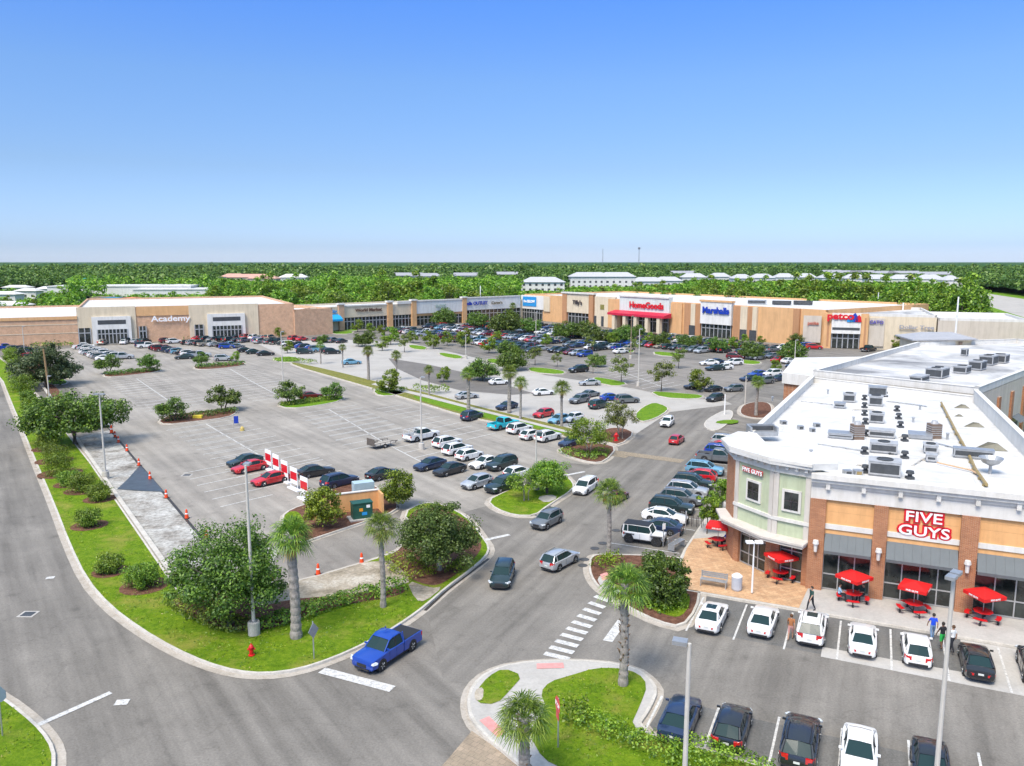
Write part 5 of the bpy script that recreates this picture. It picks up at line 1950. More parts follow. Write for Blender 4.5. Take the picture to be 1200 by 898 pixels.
A0 = P2(3, 297)
Nn = Vector((-0.81, -0.586))
Ss = Vector((0.586, -0.81))
far_n = 0
rows = []
d0 = 12
while d0 < 150:
    rows += [(d0, 0), (d0 + 4.8, PI)]
    d0 += 15.8
names = ['nearest the right hand shops', 'second from the right hand shops', 'third from the right hand shops', 'fourth from the right hand shops', 'fifth from the right hand shops', 'sixth from the right hand shops',
         'seventh from the right hand shops', 'eighth from the right hand shops', 'ninth from the right hand shops', 'tenth from the right hand shops'] + ['farther left'] * 40
for ri, (dd, rev) in enumerate(rows):
    cnt = 0
    for k in range(-12, 66):
        p = A0 + Ss * (k * 2.62) + Nn * dd
        q = proj(p.x, p.y, 0)
        if not inside(q, lot_c) or r5.random() > 0.86 or not free(p.x, p.y):
            continue
        cnt += 1
        cl, kd = r5.choice(COLS), r5.choice(KINDS)
        if far_n > 240:
            continue
        far_n += 1
        car(kd, cl, p.x, p.y, R(36) + (PI if r5.random() < .5 else 0) + R(r5.uniform(-2, 2)),
            '%s %s, %s car of the row %s' % (cl, kd, ORD[cnt - 1], names[ri]), far=True, scale=.84)
        taken.append((p.x, p.y))

# clusters of the left lot, placed along short rows
LR = [((98, 409), (150, 423), 'the left cluster below the long store wall', ['white', 'silver', 'white', 'white', 'silver']), ((104, 415), (128, 424), 'the front of the left cluster', ['white', 'silver', 'grey']),
      ((168, 407), (244, 421), 'the row below the white store lettering', None), ((196, 402), (290, 409), 'the row behind the blue van', None),
      ((232, 399), (340, 404), 'the row before the right entrance of the left store', None), ((310, 400), (400, 417), 'the row beside the palms', None),
      ((6, 410), (40, 414), 'the row behind the far verge hedge', None), ((30, 420), (52, 424), 'the row left of the dark oak', None),
      ((150, 402), (190, 403), 'the row at the left store entrance', None), ((345, 399), (420, 403), 'the row below the blue awning', None),
      ((250, 396), (345, 399), 'the row nearest the big left store', None), ((120, 404), (165, 403), 'the short row left of the left store entrance', None), ((985, 409), (1010, 411), 'the row in front of the pet store', None), ((1018, 412), (1036, 413), 'the row right of the pet store', None), ((1068, 413), (1082, 412), 'the pair beside the grey canopy', None),
      ((948, 408), (966, 412), 'the pair before the beige panel', ['blue', 'red'])]
for a, b, nm, cols in LR:
    A, B = P2(g(*a)), P2(g(*b))
    L = (B - A).length
    d = (B - A).normalized()
    n = max(1, int(L / 2.6))
    cnt = 0
    for k in range(n):
        p = A + d * (k * 2.6 + r5.uniform(-.2, .2))
        if r5.random() > .9 and not cols or not free(p.x, p.y, 2.2):
            continue
        cnt += 1
        cl = (cols[k % len(cols)] if cols else r5.choice(COLS))
        kd = r5.choice(KINDS)
        hd = math.atan2(d.y, d.x) + (PI / 2 if abs(math.atan2(d.y, d.x)) < .5 else R(70))
        car(kd, cl, p.x, p.y, hd, '%s %s, %s car of %s' % (cl, kd, ORD[cnt - 1], nm), far=True, scale=.84)
        taken.append((p.x, p.y))

# flat trailer behind the work pickup, ladder rack
x, y = g(447, 519, 0.5)
tr = thing('flat_trailer', 'low flat trailer with open mesh tailgate hitched behind the white work pickup', 'trailer', (x, y, 0.012), HD)
tr.scale = (CARS,) * 3
M_steel = mat('rusty_steel', (0.13, 0.11, 0.095), 0.7, 0.3, var=0.3, scale=4)
m = MB()
m.box(-1.9, 1.9, -.95, .95, .48, .56)
link('deck', m.mesh('deck', [mat('trailer_deck', (0.36, 0.33, 0.29), 0.8, var=0.25, scale=3)]), tr)
m = MB()
for s in (1, -1):
    m.box(-1.9, 1.9, s * .95 - .03, s * .95 + .03, .80, .85)
    for xx in (-1.88, -.95, 0, .95, 1.88):
        m.box(xx - .025, xx + .025, s * .95 - .025, s * .95 + .025, .45, .8)
m.tube((1.9, .6, .5), (3.1, 0, .5), .04, .04, 6); m.tube((1.9, -.6, .5), (3.1, 0, .5), .04, .04, 6)
link('rail', m.mesh('rail', [M_steel]), tr)
m = MB()
m.box(-1.97, -1.92, -.9, .9, .56, 1.55)
link('tailgate', m.mesh('tailgate', [M_steel]), tr)
for s in (1, -1):
    m = MB(); m.tube((-.2, s * 1.0, .33), (-.2, s * 1.2, .33), .33, .33, 16)
    m.tube((-.2, s * 1.19, .33), (-.2, s * 1.215, .33), .17, .15, 12, 1)
    link('wheel', m.mesh('wheel', [M_tyre, M_rim]), tr)
x, y = g(494, 510, 0.65)
rk = thing('ladder_rack', 'pale ladder rack and toolbox standing on the bed of the white work pickup', 'rack', (x, y, 0.012), HD)
rk.scale = (CARS,) * 3
m = MB()
for s in (1, -1):
    m.box(-2.8, .3, s * .85 - .03, s * .85 + .03, 1.95, 2.0)
    for xx in (-2.75, -1.8, -.85):
        m.box(xx - .03, xx + .03, s * .85 - .03, s * .85 + .03, 1.14, 1.95)
for xx in (-2.75, -1.8, -.85):
    m.box(xx - .03, xx + .03, -.85, .85, 1.95, 2.0)
link('frame', m.mesh('frame', [mat('pale_rack', (0.6, 0.6, 0.58), 0.5, var=0)]), rk)
# ------------------------------------------------------------------ buildings
M_roofw = roof_mat('white_roof_membrane', [(0.3, (0.50, 0.49, 0.47)), (0.5, (0.60, 0.595, 0.58)), (0.7, (0.66, 0.65, 0.635))], 0.3)
M_roofg = roof_mat('stained_roof_membrane', [(0.32, (0.2, 0.2, 0.205)), (0.45, (0.42, 0.415, 0.41)), (0.58, (0.62, 0.61, 0.595))], 0.09)
M_trim = mat('white_trim', (0.66, 0.64, 0.60), 0.7, var=0.05)
M_pil = mat('pale_stucco_pilaster', (0.56, 0.52, 0.47), 0.85, var=0.06)
M_green = mat('sage_stucco', (0.46, 0.51, 0.35), 0.9, var=0.06, scale=2)
M_orange = mat('ochre_stucco', (0.70, 0.385, 0.165), 0.9, var=0.07, scale=1.6)
M_brick = brick_mat('red_brick', (0.30, 0.115, 0.05), (0.40, 0.17, 0.075), (0.40, 0.28, 0.20))
M_awn = mat('grey_awning_metal', (0.125, 0.14, 0.145), 0.75, 0.0, var=0.06)
M_frame = mat('aluminium_frame', (0.45, 0.45, 0.45), 0.4, 0.4, var=0)
M_sglass, _nt, _b, _ = new_mat('shop_glass')
_p = position(_nt)
_nt.links.new(ramp(_nt, noise_tex(_nt, _p, 0.8, 3), [(0.35, (0.010, 0.013, 0.012)), (0.7, (0.05, 0.06, 0.055))]), _b.inputs['Base Color'])
_b.inputs['Roughness'].default_value = 0.08
_b.inputs['Specular IOR Level'].default_value = 0.7
M_red = mat('red_fabric', (0.62, 0.006, 0.006), 0.7, var=0.06)
M_redp = mat('red_coated_metal', (0.55, 0.008, 0.012), 0.45, var=0.05)
M_signred = mat('sign_red', (0.60, 0.008, 0.02), 0.4, var=0)
M_signw = mat('sign_white', (0.82, 0.82, 0.82), 0.4, var=0)
M_signblue = mat('sign_blue', (0.01, 0.045, 0.38), 0.4, var=0)
M_signlb = mat('sign_light_blue', (0.02, 0.27, 0.62), 0.4, var=0)
M_signdk = mat('sign_dark', (0.05, 0.04, 0.045), 0.4, var=0)
M_cream = mat('cream_stucco', (0.66, 0.56, 0.41), 0.9, var=0.05, scale=0.6)
M_beige = mat('beige_stucco', (0.55, 0.49, 0.41), 0.9, var=0.05, scale=0.6)
M_whitest = mat('white_stucco', (0.70, 0.69, 0.66), 0.9, var=0.05, scale=0.6)
M_peach = mat('peach_stucco', (0.66, 0.39, 0.19), 0.9, var=0.07, scale=0.5)
M_tanb = brick_mat('tan_block', (0.54, 0.31, 0.18), (0.60, 0.37, 0.23), (0.60, 0.44, 0.32), 2.2)
M_gal = mat('galvanised_metal', (0.42, 0.43, 0.44), 0.45, 0.6, var=0.15, scale=2)
M_unit = mat('grey_unit_metal', (0.42, 0.425, 0.43), 0.55, 0.2, var=0.18, scale=2)
M_unitd = mat('dark_unit_grille', (0.055, 0.06, 0.065), 0.6, var=0.3)
M_pipe = mat('gas_pipe_yellow', (0.30, 0.22, 0.09), 0.6, var=0.2)
M_pole = mat('pale_pole', (0.52, 0.49, 0.44), 0.6, var=0.08)


class Face:
    """boxes laid out on a wall: t along, d outwards, z up"""
    def __init__(s, o, u):
        s.o = P2(o); s.u = P2(u).normalized(); s.n = Vector((s.u.y, -s.u.x))

    def pt(s, t, d, z=0.0):
        p = s.o + s.u * t + s.n * d
        return (p.x, p.y, z)

    def box(s, mb, t0, t1, d0, d1, z0, z1, m=0):
        p = [s.pt(t0, d0)[:2], s.pt(t1, d0)[:2], s.pt(t1, d1)[:2], s.pt(t0, d1)[:2]]
        mb.prism(p, z0, z1, m, bottom=True)


def cornice(mb, F, t0, t1, z0, z1, d0=0.0, m=0, ribs=True):
    h = z1 - z0
    F.box(mb, t0, t1, d0 - .25, d0 + .10, z0, z0 + h * .52, m)
    F.box(mb, t0, t1, d0 - .25, d0 + .22, z0 + h * .52 + .002, z0 + h * .66, m)
    F.box(mb, t0, t1, d0 - .25, d0 + .40, z0 + h * .66 + .002, z0 + h * .80, m)
    F.box(mb, t0, t1, d0 - .25, d0 + .55, z0 + h * .80 + .002, z1, m)
    if ribs:
        t = t0 + 1.0
        while t < t1:
            F.box(mb, t - .12, t + .12, d0 + .1, d0 + .34, z0 + h * .42, z0 + h * .655, m)
            t += 2.05


def storefront(root, F, t0, t1, z0, z1, nx, nz=2, d=-.15, door=False):
    g_ = MB(); F.box(g_, t0, t1, d - .05, d, z0, z1)
    fr = MB()
    for i in range(nx + 1):
        t = t0 + (t1 - t0) * i / nx
        F.box(fr, t - .035, t + .035, d + .001, d + .06, z0, z1)
    for z in [z0 + .04, z0 + (z1 - z0) * .30, z0 + (z1 - z0) * .76, z1 - .04]:
        F.box(fr, t0, t1, d + .002, d + .055, z - .035, z + .035)
    w = g_.build('window', [M_sglass], root)
    f = fr.build('frame', [M_frame], w)
    f.location = (0, 0, 0)
    return w


rest = thing('restaurant', 'ochre and brick restaurant building with a sage green corner tower and white flat roof', 'building', (*FA(0, 0), 0.0))
FR = Face(F0, U)
# main body below the parapet (footprint)
w0, w1 = P2(15.75, 56.0), P2(33.6, 89.8)
foot = [FA(-0.2, -.5), FA(44, -.5), tuple(P2(*FA(44, -.5)) + V * 9), (36.4, 53.6), (46.8, 79.0), (35.2, 92.6), (17.0, 58.2)]
mb = MB()
mb.prism(foot, 0, 7.0, 0)
wall = mb.build('wall', [M_beige], rest)
mb = MB(); mb.sheet(offset(ccw(foot), 0.3), 7.03)
roofo = mb.build('roof', [M_roofw], rest)
# parapets
par = MB()


def parapet(a, b, z0, z1, th=0.32, m=0, mbx=par):
    a, b = P2(a), P2(b)
    d = (b - a).normalized(); n_ = Vector((d.y, -d.x))
    mbx.prism([tuple(a), tuple(b), tuple(b - n_ * th), tuple(a - n_ * th)], z0, z1, m)
    mbx.prism([tuple(a + n_ * .05), tuple(b + n_ * .05), tuple(b - n_ * (th + .05)), tuple(a - n_ * (th + .05))], z1 + .002, z1 + .07, m)


parapet((35.2, 92.6), (17.0, 58.2), 6.9, 7.75)
parapet((46.8, 79.0), (35.2, 92.6), 6.9, 7.6)
parapet((36.4, 53.6), (46.8, 79.0), 6.9, 8.25)
parapet(tuple(P2(*FA(44, -.5)) + V * 9), (36.4, 53.6), 6.9, 8.2)
par.build('parapet', [M_trim], rest)
# front facade: piers, ochre panels, bands
piers = [(0.0, 0.95), (3.72, 4.52), (8.45, 9.4), (13.7, 14.6), (19.0, 19.9), (24.4, 25.3)]
for a, b in piers:
    m = MB(); FR.box(m, a, b, -.3, .28, 0.14, 6.15)
    m.build('brick_pier', [M_brick], rest)
    m = MB(); FR.box(m, a - .04, b + .04, -.2, .33, 6.152, 6.30)
    if a < 20:
        l = MB()
        c = (a + b) / 2
        l.tube(FR.pt(c, .50, 2.75), FR.pt(c, .50, 3.25), .10, .13, 8)
        l.tube(FR.pt(c, .50, 3.27), FR.pt(c, .50, 3.5), .20, .16, 8)
        FR.box(l, c - .07, c + .07, .28, .42, 3.1, 3.3)
        o = l.build('wall_lamp', [M_trim], rest)
for i in range(len(piers) - 1):
    a, b = piers[i][1], piers[i + 1][0]
    m = MB(); FR.box(m, a, b, -.3, .02, 3.85, 6.2)
    m.build('wall', [M_orange], rest)
    m = MB()
    FR.box(m, a, b, .0, .10, 4.22, 4.55)
    m.build('band', [M_trim], rest)
    # thin groove pattern on the panel
    m = MB()
    for z in (5.35, 5.8):
        FR.box(m, a + .1, b - .1, .021, .024, z, z + .012)
    m.build('groove', [mat('groove_shade', (0.45, 0.25, 0.10), 0.9, var=0)], rest)
    m = MB()
    p = [FR.pt(a + .03, .03, 3.90), FR.pt(b - .03, .03, 3.90), FR.pt(b - .03, .75, 2.98), FR.pt(a + .03, .75, 2.98),
         FR.pt(a + .03, .03, 3.80), FR.pt(b - .03, .03, 3.80), FR.pt(b - .03, .72, 2.78), FR.pt(a + .03, .72, 2.78)]
    m.add(p, [(3, 2, 1, 0), (4, 5, 6, 7), (3, 7, 6, 2), (0, 4, 7, 3), (1, 2, 6, 5)])
    n = int((b - a) / .45)
    for k in range(1, n):
        t = a + (b - a) * k / n
        q0, q1 = Vector(FR.pt(t, .035, 3.905)), Vector(FR.pt(t, .755, 2.985))
        m.tube(q0, q1, .007, .007, 4)
    m.build('awning', [M_awn], rest)
    storefront(rest, FR, a, b, 0.16, 3.6, max(3, round((b - a) / 1.05)), d=-.1)
m = MB()
cornice(m, FR, 0.0, 44.0, 6.15, 7.85, 0.1)
m.build('cornice', [M_trim], rest)

# sage green corner tower
TP = [P2(FA(0, 0)) + Vector((0, 0)), P2(17.25, 50.75), P2(15.62, 53.9), P2(15.72, 56.2)]
tower_poly = [tuple(TP[0]), tuple(TP[1]), tuple(TP[2]), tuple(TP[3]), (17.6, 60.2), (24.5, 58.2), (22.5, 50.0), tuple(FA(1.0, -2))]
m = MB(); m.prism([tuple(TP[0]), tuple(TP[1]), tuple(TP[2]), tuple(TP[3]), (16.6, 58.2), (17.6, 57.4), (17.6, 55.0), (18.4, 53.0), (19.9, 51.5), (20.3, 49.8)], 3.2, 7.6)
m.build('wall', [M_green], rest)
fc = []
for i in range(3):
    a, b = TP[i + 1], TP[i]
    fc.append((Face(a, b - a), (b - a).length))
F2, L2 = fc[0]
F1, L1 = fc[1]
F3, L3 = fc[2]
M_win = M_sglass
for F, L in ((F2, L2), (F1, L1)):
    m = MB()
    F.box(m, 0, .34, 0, .09, 3.2, 7.6); F.box(m, L - .34, L, 0, .09, 3.2, 7.6)
    m.build('pilaster', [M_pil], rest)
    m = MB()
    F.box(m, -.05, L + .05, -.1, .14, 4.20, 4.42)
    m.build('band', [M_trim], rest)
    wc = L * .5
    m = MB()
    ww = .46 if L < 3 else .5
    F.box(m, wc - ww - .17, wc + ww + .17, .0, .10, 4.9, 6.38)
    fr = m.build('window_surround', [M_trim], rest)
    m = MB()
    F.box(m, wc - ww, wc + ww, .05, .115, 5.06, 6.22)
    w = m.build('window', [M_sglass], rest)
    m = MB()
    F.box(m, wc - .02, wc + .02, .1, .135, 5.06, 6.22); F.box(m, wc - ww, wc + ww, .1, .13, 5.62, 5.66)
    f = m.build('frame', [M_signdk], w); f.location = (0, 0, 0)
m = MB()
F3.box(m, 0.15, L3 + .0, -.3, .12, 3.2, 7.5)
m.build('brick_pier', [M_brick], rest)
m = MB()
for F, L in ((F2, L2), (F1, L1), (F3, L3)):
    cornice(m, F, -.18, L + .18, 7.42, 8.4, 0.05, ribs=False)
    k = 0.3
    while k < L:
        F.box(m, k - .1, k + .1, .1, .38, 7.75, 8.0)
        k += .62
m.build('cornice', [M_trim], rest)
m = MB()
tp = [tuple(F2.pt(L2 + .1, .5)[:2]), tuple(F2.pt(-.1, .6)[:2]), tuple(F1.pt(-.1, .6)[:2]), tuple(F3.pt(-.1, .55)[:2]), (17.0, 58.6), (18.2, 58.0), (17.9, 55.0), (18.8, 53.0), (20.2, 51.9), (21.0, 50.6), (20.6, 48.9)]
m.prism(tp, 8.0, 8.42)
m.build('roof', [M_roofw], rest)
# ledge canopy round the tower and the shopfronts under it
m = MB()
led = [FA(-.1, 0.0), tuple(F2.pt(L2, 1.5)[:2]), tuple(F2.pt(-.2, 1.5)[:2]), tuple(F1.pt(L1 * .4, 1.55)[:2]), tuple(F1.pt(-.3, 1.5)[:2]), tuple(F3.pt(L3 + .2, 1.4)[:2]), (15.9, 58.2), (17.2, 57.5), (18.5, 52.5)]
led = [tuple(F2.pt(L2 - .02, -.2)[:2]), tuple(F2.pt(L2 - .02, 1.15)[:2]), tuple(F2.pt(-.35, 1.15)[:2]), tuple(F1.pt(-.35, 1.15)[:2]), tuple(F3.pt(-1.6, 1.1)[:2]), tuple(F3.pt(-1.6, -.6)[:2]), tuple(F1.pt(.5, -.8)[:2])]
led = [tuple(F2.pt(L2 - .02, -.2)[:2]), tuple(F2.pt(L2 - .02, 1.0)[:2]), tuple(F2.pt(-.35, 1.0)[:2]), tuple(F1.pt(-.3, .85)[:2]), tuple(F3.pt(.2, .75)[:2]), tuple(F3.pt(0, -.6)[:2]), tuple(F1.pt(.5, -.9)[:2])]
m.prism(led, 2.9, 3.22, bottom=True)
m.prism(offset(ccw(led), -0.08), 3.08, 3.216, bottom=True)
m.build('ledge_canopy', [M_pil], rest)
storefront(rest, F2, .55, L2 - .35, .16, 2.88, 2, d=-.25)
storefront(rest, F1, .5, L1 - .5, .16, 2.88, 3, d=-.25)
m = MB()
F2.box(m, -.05, .55, -.6, .02, .14, 2.9); F2.box(m, L2 - .35, L2 + .0, -.6, .0, .14, 2.9)
F1.box(m, 0, .5, -.6, .0, .14, 2.9); F1.box(m, L1 - .5, L1 - .03, -.6, .0, .14, 2.9)
F3.box(m, .1, L3, -.6, .0, .14, 2.9)
m.build('brick_pier', [M_brick], rest)
m = MB()
p_ = FR.box(m, -.25, -.02, -1, -.02, 3.2, 7.6)
m.build('pilaster', [M_pil], rest)

# signs on it
sg = thing('shop_sign', 'red edged white lettered sign above the middle grey awning of the corner restaurant', 'sign', FR.pt(6.45, .05, 5.55))
for nm, off, dp, mt in (('backing', .075, .03, M_signred), ('lettering', .016, .02, M_signw)):
    for j, (tx, tz) in enumerate((('FIVE', 5.66), ('GUYS', 4.78))):
        put_text(nm, tx, FR.pt(6.45 + .06 * (j), .08 + (0 if nm == 'backing' else .05), tz), U, .88, mt, sg, off=off * (1.35 if nm == 'backing' else .7), depth=dp, sx=1.28)
sg2 = thing('shop_sign', 'small red edged white lettered sign on the left face of the green tower', 'sign', F1.pt(L1 / 2, .05, 6.95))
for nm, off, dp, mt in (('backing', .05, .02, M_signred), ('lettering', .010, .02, M_signw)):
    put_text(nm, 'FIVE GUYS', F1.pt(L1 * .47, .14 + (0 if nm == 'backing' else .04), 6.98), F1.u, .40, mt, sg2, off=off, depth=dp, sx=1.0)

# ---- rooftop machinery: each unit stands on the roof
def roofxy(px, py, z=7.05):
    return g(px, py, z)


HV = 'air conditioning units on the restaurant roof'


def hvac(px, py, lx, ly, lz, label, fans=1, rz=None, z=7.05, dark=False, mt=None, grp=HV, xy=None):
    x, y = xy or roofxy(px, py, z)
    t = thing('rooftop_unit', label, 'air conditioner', (x, y, z), UA if rz is None else rz, grp)
    t.scale = (.84, .84, .84)
    m = MB()
    m.box(-lx / 2, lx / 2, -ly / 2, ly / 2, .12, lz)
    m.box(-lx / 2 - .04, lx / 2 + .04, -ly / 2 - .04, ly / 2 + .04, lz + .002, lz + .06)
    m.box(-lx / 2 + .1, lx / 2 - .1, -ly / 2 + .1, ly / 2 - .1, 0, .118)
    link('casing', m.mesh('casing', [mt or M_unit]), t)
    m = MB()
    m.box(-lx / 2 + .12, lx / 2 - .12, -ly / 2 - .006, -ly / 2 + .01, .25, lz - .15)
    m.box(-lx / 2 - .006, -lx / 2 + .01, -ly / 2 + .12, ly / 2 - .12, .25, lz - .15)
    link('grille', m.mesh('grille', [M_unitd]), t)
    for i in range(fans):
        m = MB()
        cx = (i - (fans - 1) / 2) * lx / max(1, fans) * .9
        r = min(lx / fans, ly) * .36
        m.lathe([(r, lz + .06), (r, lz + .14), (r * .86, lz + .14), (r * .84, lz + .08), (.05, lz + .09)], cx, 0, 16)
        link('fan', m.mesh('fan', [M_unitd]), t)
    return t


hvac(1066, 590, 2.3, 1.7, 1.15, 'large grey air conditioning unit nearest the restaurant front', 1, xy=g(1036, 556, 7.05))
hv = [(1035, 530, 2.2, 1.4, .9, 1, 'grey roof unit second from the restaurant front'), (1033, 512, 2.3, 1.3, .7, 0, 'flat grey roof unit in the middle of the line'),
      (1027, 495, 1.4, 1.4, 1.0, 1, 'grey roof unit with a dark fan, fourth of the line'), (1026, 475, 1.5, 1.5, 1.1, 1, 'grey roof unit with a dark fan at the far end of the line'),
      (1028, 464, 2.1, 1.2, 1.2, 0, 'pale duct box behind the far end of the line of units'),
      (995, 471, 1.4, 1.3, 1.0, 1, 'lone grey roof unit left of the line'), (984, 478, 1.2, 1.0, .6, 0, 'low pale box beside the lone roof unit'),
      (985, 513, 2.2, 1.5, .5, 0, 'low white curb box left of the brown vent'), (1078, 513, 2.0, 2.0, .4, 0, 'flat pale hatch right of the line of units'),
      (1090, 530, 1.1, 1.6, .7, 1, 'small grey unit beside the yellow edged box'), (1091, 541, .8, .8, .6, 0, 'small box with a yellow edge at its foot'),
      (1140, 537, 3.0, .9, .8, 0, 'pale blue grey duct crossing the gas pipe')]
for px, py, lx, ly, lz, f, lb in hv:
    hvac(px, py, lx, ly, lz, lb, f, mt=M_gal if 'pale' in lb or 'white' in lb else None)
# dark supports and exhaust hoods on both sides of the line
for i, (px, py) in enumerate([(1013, 469), (1013, 478), (1013, 487), (1014, 497), (1051, 482), (1053, 491), (1055, 501), (1060, 517), (1014, 511), (1013, 532), (1060, 537), (1044, 532), (1014, 554), (1066, 561), (1037, 465)]):
    x, y = roofxy(px, py)
    m = MB()
    m.box(x - .22, x + .22, y - .22, y + .22, 7.03, 7.2, 0)
    m.tube((x, y, 7.2), (x, y, 7.4), .14, .14, 10, 0)
    m.tube((x, y, 7.4), (x, y, 7.58), .27, .22, 10, 1)
    w = ['left column, far end', 'left column, second from far', 'left column, third from far', 'left column, fourth from far', 'right column, far end', 'right column, second', 'right column, third', 'right column by the flat unit', 'left of the flat unit', 'left of the second unit', 'right of the second unit', 'between the two front units', 'left of the front unit', 'right of the front unit', 'behind the far unit'][i]
    tag(m.build('exhaust_hood', [M_unitd, M_unitd], origin=(x, y, 7.03)), 'dark mushroom exhaust hood on the restaurant roof, ' + w, 'roof vent', 'exhaust hoods on the restaurant roof')
for px, py, lb in ((1004, 514, 'tall brown louvred vent tower left of the line of units'), (1094, 513, 'tall brown louvred vent tower beside the flat pale hatch')):
    x, y = roofxy(px, py)
    m = MB(); m.box(x - .42, x + .42, y - .42, y + .42, 7.03, 8.2, 0)
    for k in range(5):
        m.box(x - .44, x + .44, y - .44, y + .44, 7.3 + k * .17, 7.34 + k * .17, 1)
    m.tube((x, y, 8.2), (x, y, 8.45), .3, .2, 10, 1)
    tag(m.build('vent_tower', [mat('brown_vent', (0.17, 0.12, 0.09), 0.7), M_unit], origin=(x, y, 7.03)), lb, 'roof vent')
for px, py, w, lb in ((993, 556, .5, 'small white roof box with a dark brown opening'), (1005, 556, .5, 'small white roof box with a yellow opening'), (918, 497, .5, 'small flat roof vent nearer the tower'), (938, 503, .45, 'small flat roof vent behind the tower, middle'),
                      (957, 500, .5, 'small flat roof vent right of the middle one'), (952, 506, .4, 'tiny roof vent before the low white curb box')):
    x, y = roofxy(px, py)
    m = MB(); m.box(x - w / 2, x + w / 2, y - w / 2, y + w / 2, 7.03, 7.35, 0)
    m.box(x - w / 2 + .08, x + w / 2 - .08, y - w / 2 - .01, y - w / 2 + .1, 7.08, 7.3, 1)
    tag(m.build('roof_box', [M_gal, M_pipe if 'yellow' in lb else M_unitd], origin=(x, y, 7.03)), lb, 'roof vent')
m = MB()
pp = [(*g(1103, 472, 7.25), 7.25), (*g(1120, 505, 7.25), 7.25), (*g(1134, 530, 7.25), 7.25), (*g(1143, 550, 7.25), 7.25), (*g(1156, 568, 7.25), 7.25)]
m.path(pp, [.11] * 5, 6)
for a, b in zip(pp[:-1], pp[1:]):
    for k in (0.1, .5, .9):
        q = Vector(a).lerp(Vector(b), k)
        m.box(q.x - .12, q.x + .12, q.y - .12, q.y + .12, 7.03, 7.2)
tag(m.build('gas_pipe', [M_pipe], origin=(pp[0][0], pp[0][1], 7.03)), 'long yellow brown gas pipe lying across the restaurant roof', 'pipe')
m = MB()
m.path([(*g(1098, 542, 7.2), 7.2), (*g(1138, 551, 7.2), 7.2), (*g(1150, 558, 7.2), 7.2)], [.06] * 3, 6)
tag(m.build('gas_pipe', [mat('peach_pipe', (0.55, 0.36, 0.22), 0.7)], origin=(*g(1098, 542, 7.2), 7.03)), 'thin peach coloured pipe running to the right on the restaurant roof', 'pipe')
t = thing('satellite_dish', 'pale round dish and box at the right end of the restaurant roof', 'dish', (*roofxy(1160, 555), 7.03))
m = MB(); m.lathe([(.1, 0), (.1, .6)]); link('post', m.mesh('post', [M_gal]), t)
m = MB(); m.lathe([(.08, .55), (.5, .75), (.75, 1.1), (.72, 1.12), (.45, .82), (.05, .65)], n=20); link('dish', m.mesh('dish', [M_gal]), t)
for i, (px, py, s) in enumerate(((1126, 478, .7), (1140, 500, .8), (1157, 527, 1.2), (1123, 488, .4))):
    x, y = g(px, py, 7.05)
    m = MB()
    m.add([(x - s, y, 7.05), (x + s, y - .5 * s, 7.05), (x + s * .6, y + .5 * s, 7.05), (x, y, 7.05 + .5 * s), (x + s * .6, y, 7.05 + .4 * s)], [(0, 1, 4, 3), (1, 2, 4), (2, 0, 3, 4)])
    tag(m.build('scupper_hood', [mat('weathered_bronze', (0.17, 0.16, 0.12), 0.6, var=.3)], origin=(x, y, 7.05)), ['small wedge shaped hood at the far end by the right parapet', 'wedge hood in the middle by the right parapet', 'largest dark wedge hood by the right parapet', 'tiny pale hood by the right parapet'][i], 'roof vent')
t = thing('ladder_hatch', 'grey framed roof hatch behind the green tower', 'roof hatch', (*roofxy(893, 505, 7.8), 7.5))
m = MB(); m.box(-1.1, 1.1, -.6, .6, 0, .3); m.box(-1.1, 1.1, .4, .6, .3, .75); m.box(-1.1, -.95, -.6, .4, .3, .7); m.box(.95, 1.1, -.6, .4, .3, .7)
link('frame', m.mesh('frame', [M_gal]), t)
m = MB(); m.box(-.9, .9, .2, .38, .31, .62)
link('hatch', m.mesh('hatch', [M_unitd]), t)

for i, (pa, pb, r_, lb) in enumerate((((1000, 480), (1024, 480), .06, 'behind the lone roof unit'), ((1040, 470), (1085, 476), .06, 'at the far end of the line of units'), ((1055, 512), (1070, 512), .05, 'between the flat unit and the pale hatch'), ((960, 520), (1010, 528), .05, 'left of the second unit'),
                                        ((1070, 545), (1088, 535), .05, 'right of the front unit'), ((940, 470), (975, 474), .05, 'at the far left part of the roof'), ((1005, 545), (1022, 545), .06, 'left of the front unit'), ((1100, 520), (1130, 528), .05, 'left of the gas pipe'))):
    a, b_ = Vector((*g(*pa, 7.12), 7.12)), Vector((*g(*pb, 7.12), 7.12))
    m = MB(); m.path([a, a.lerp(b_, .5) + Vector((0, .1, 0)), b_], [r_] * 3, 6)
    for k in (0, .33, .66, 1):
        q = a.lerp(b_, k); m.box(q.x - .1, q.x + .1, q.y - .08, q.y + .08, 7.03, 7.1)
    tag(m.build('conduit', [M_gal if i % 2 else M_pole], origin=tuple(a)), 'thin pale conduit on the restaurant roof, ' + lb, 'pipe')
for i, (px, py, s_, lb) in enumerate(((970, 462, .45, 'far left, behind the lone unit'), (1045, 455, .5, 'at the far edge beside the line of units'), (1078, 480, .4, 'right of the far units'), (950, 535, .45, 'near the tower cornice'), (1110, 515, .45, 'beside the gas pipe'), (1070, 495, .4, 'middle right'), (905, 470, .4, 'near the far left parapet'), (1000, 495, .45, 'left of the line of units'))):
    x_, y_ = g(px, py, 7.05)
    m = MB(); m.tube((x_, y_, 7.03), (x_, y_, 7.03 + s_), .09, .09, 8); m.tube((x_, y_, 7.03 + s_), (x_, y_, 7.1 + s_), .15, .13, 8)
    tag(m.build('vent_pipe', [M_gal], origin=(x_, y_, 7.03)), 'thin metal vent pipe on the roof, ' + lb, 'roof vent')

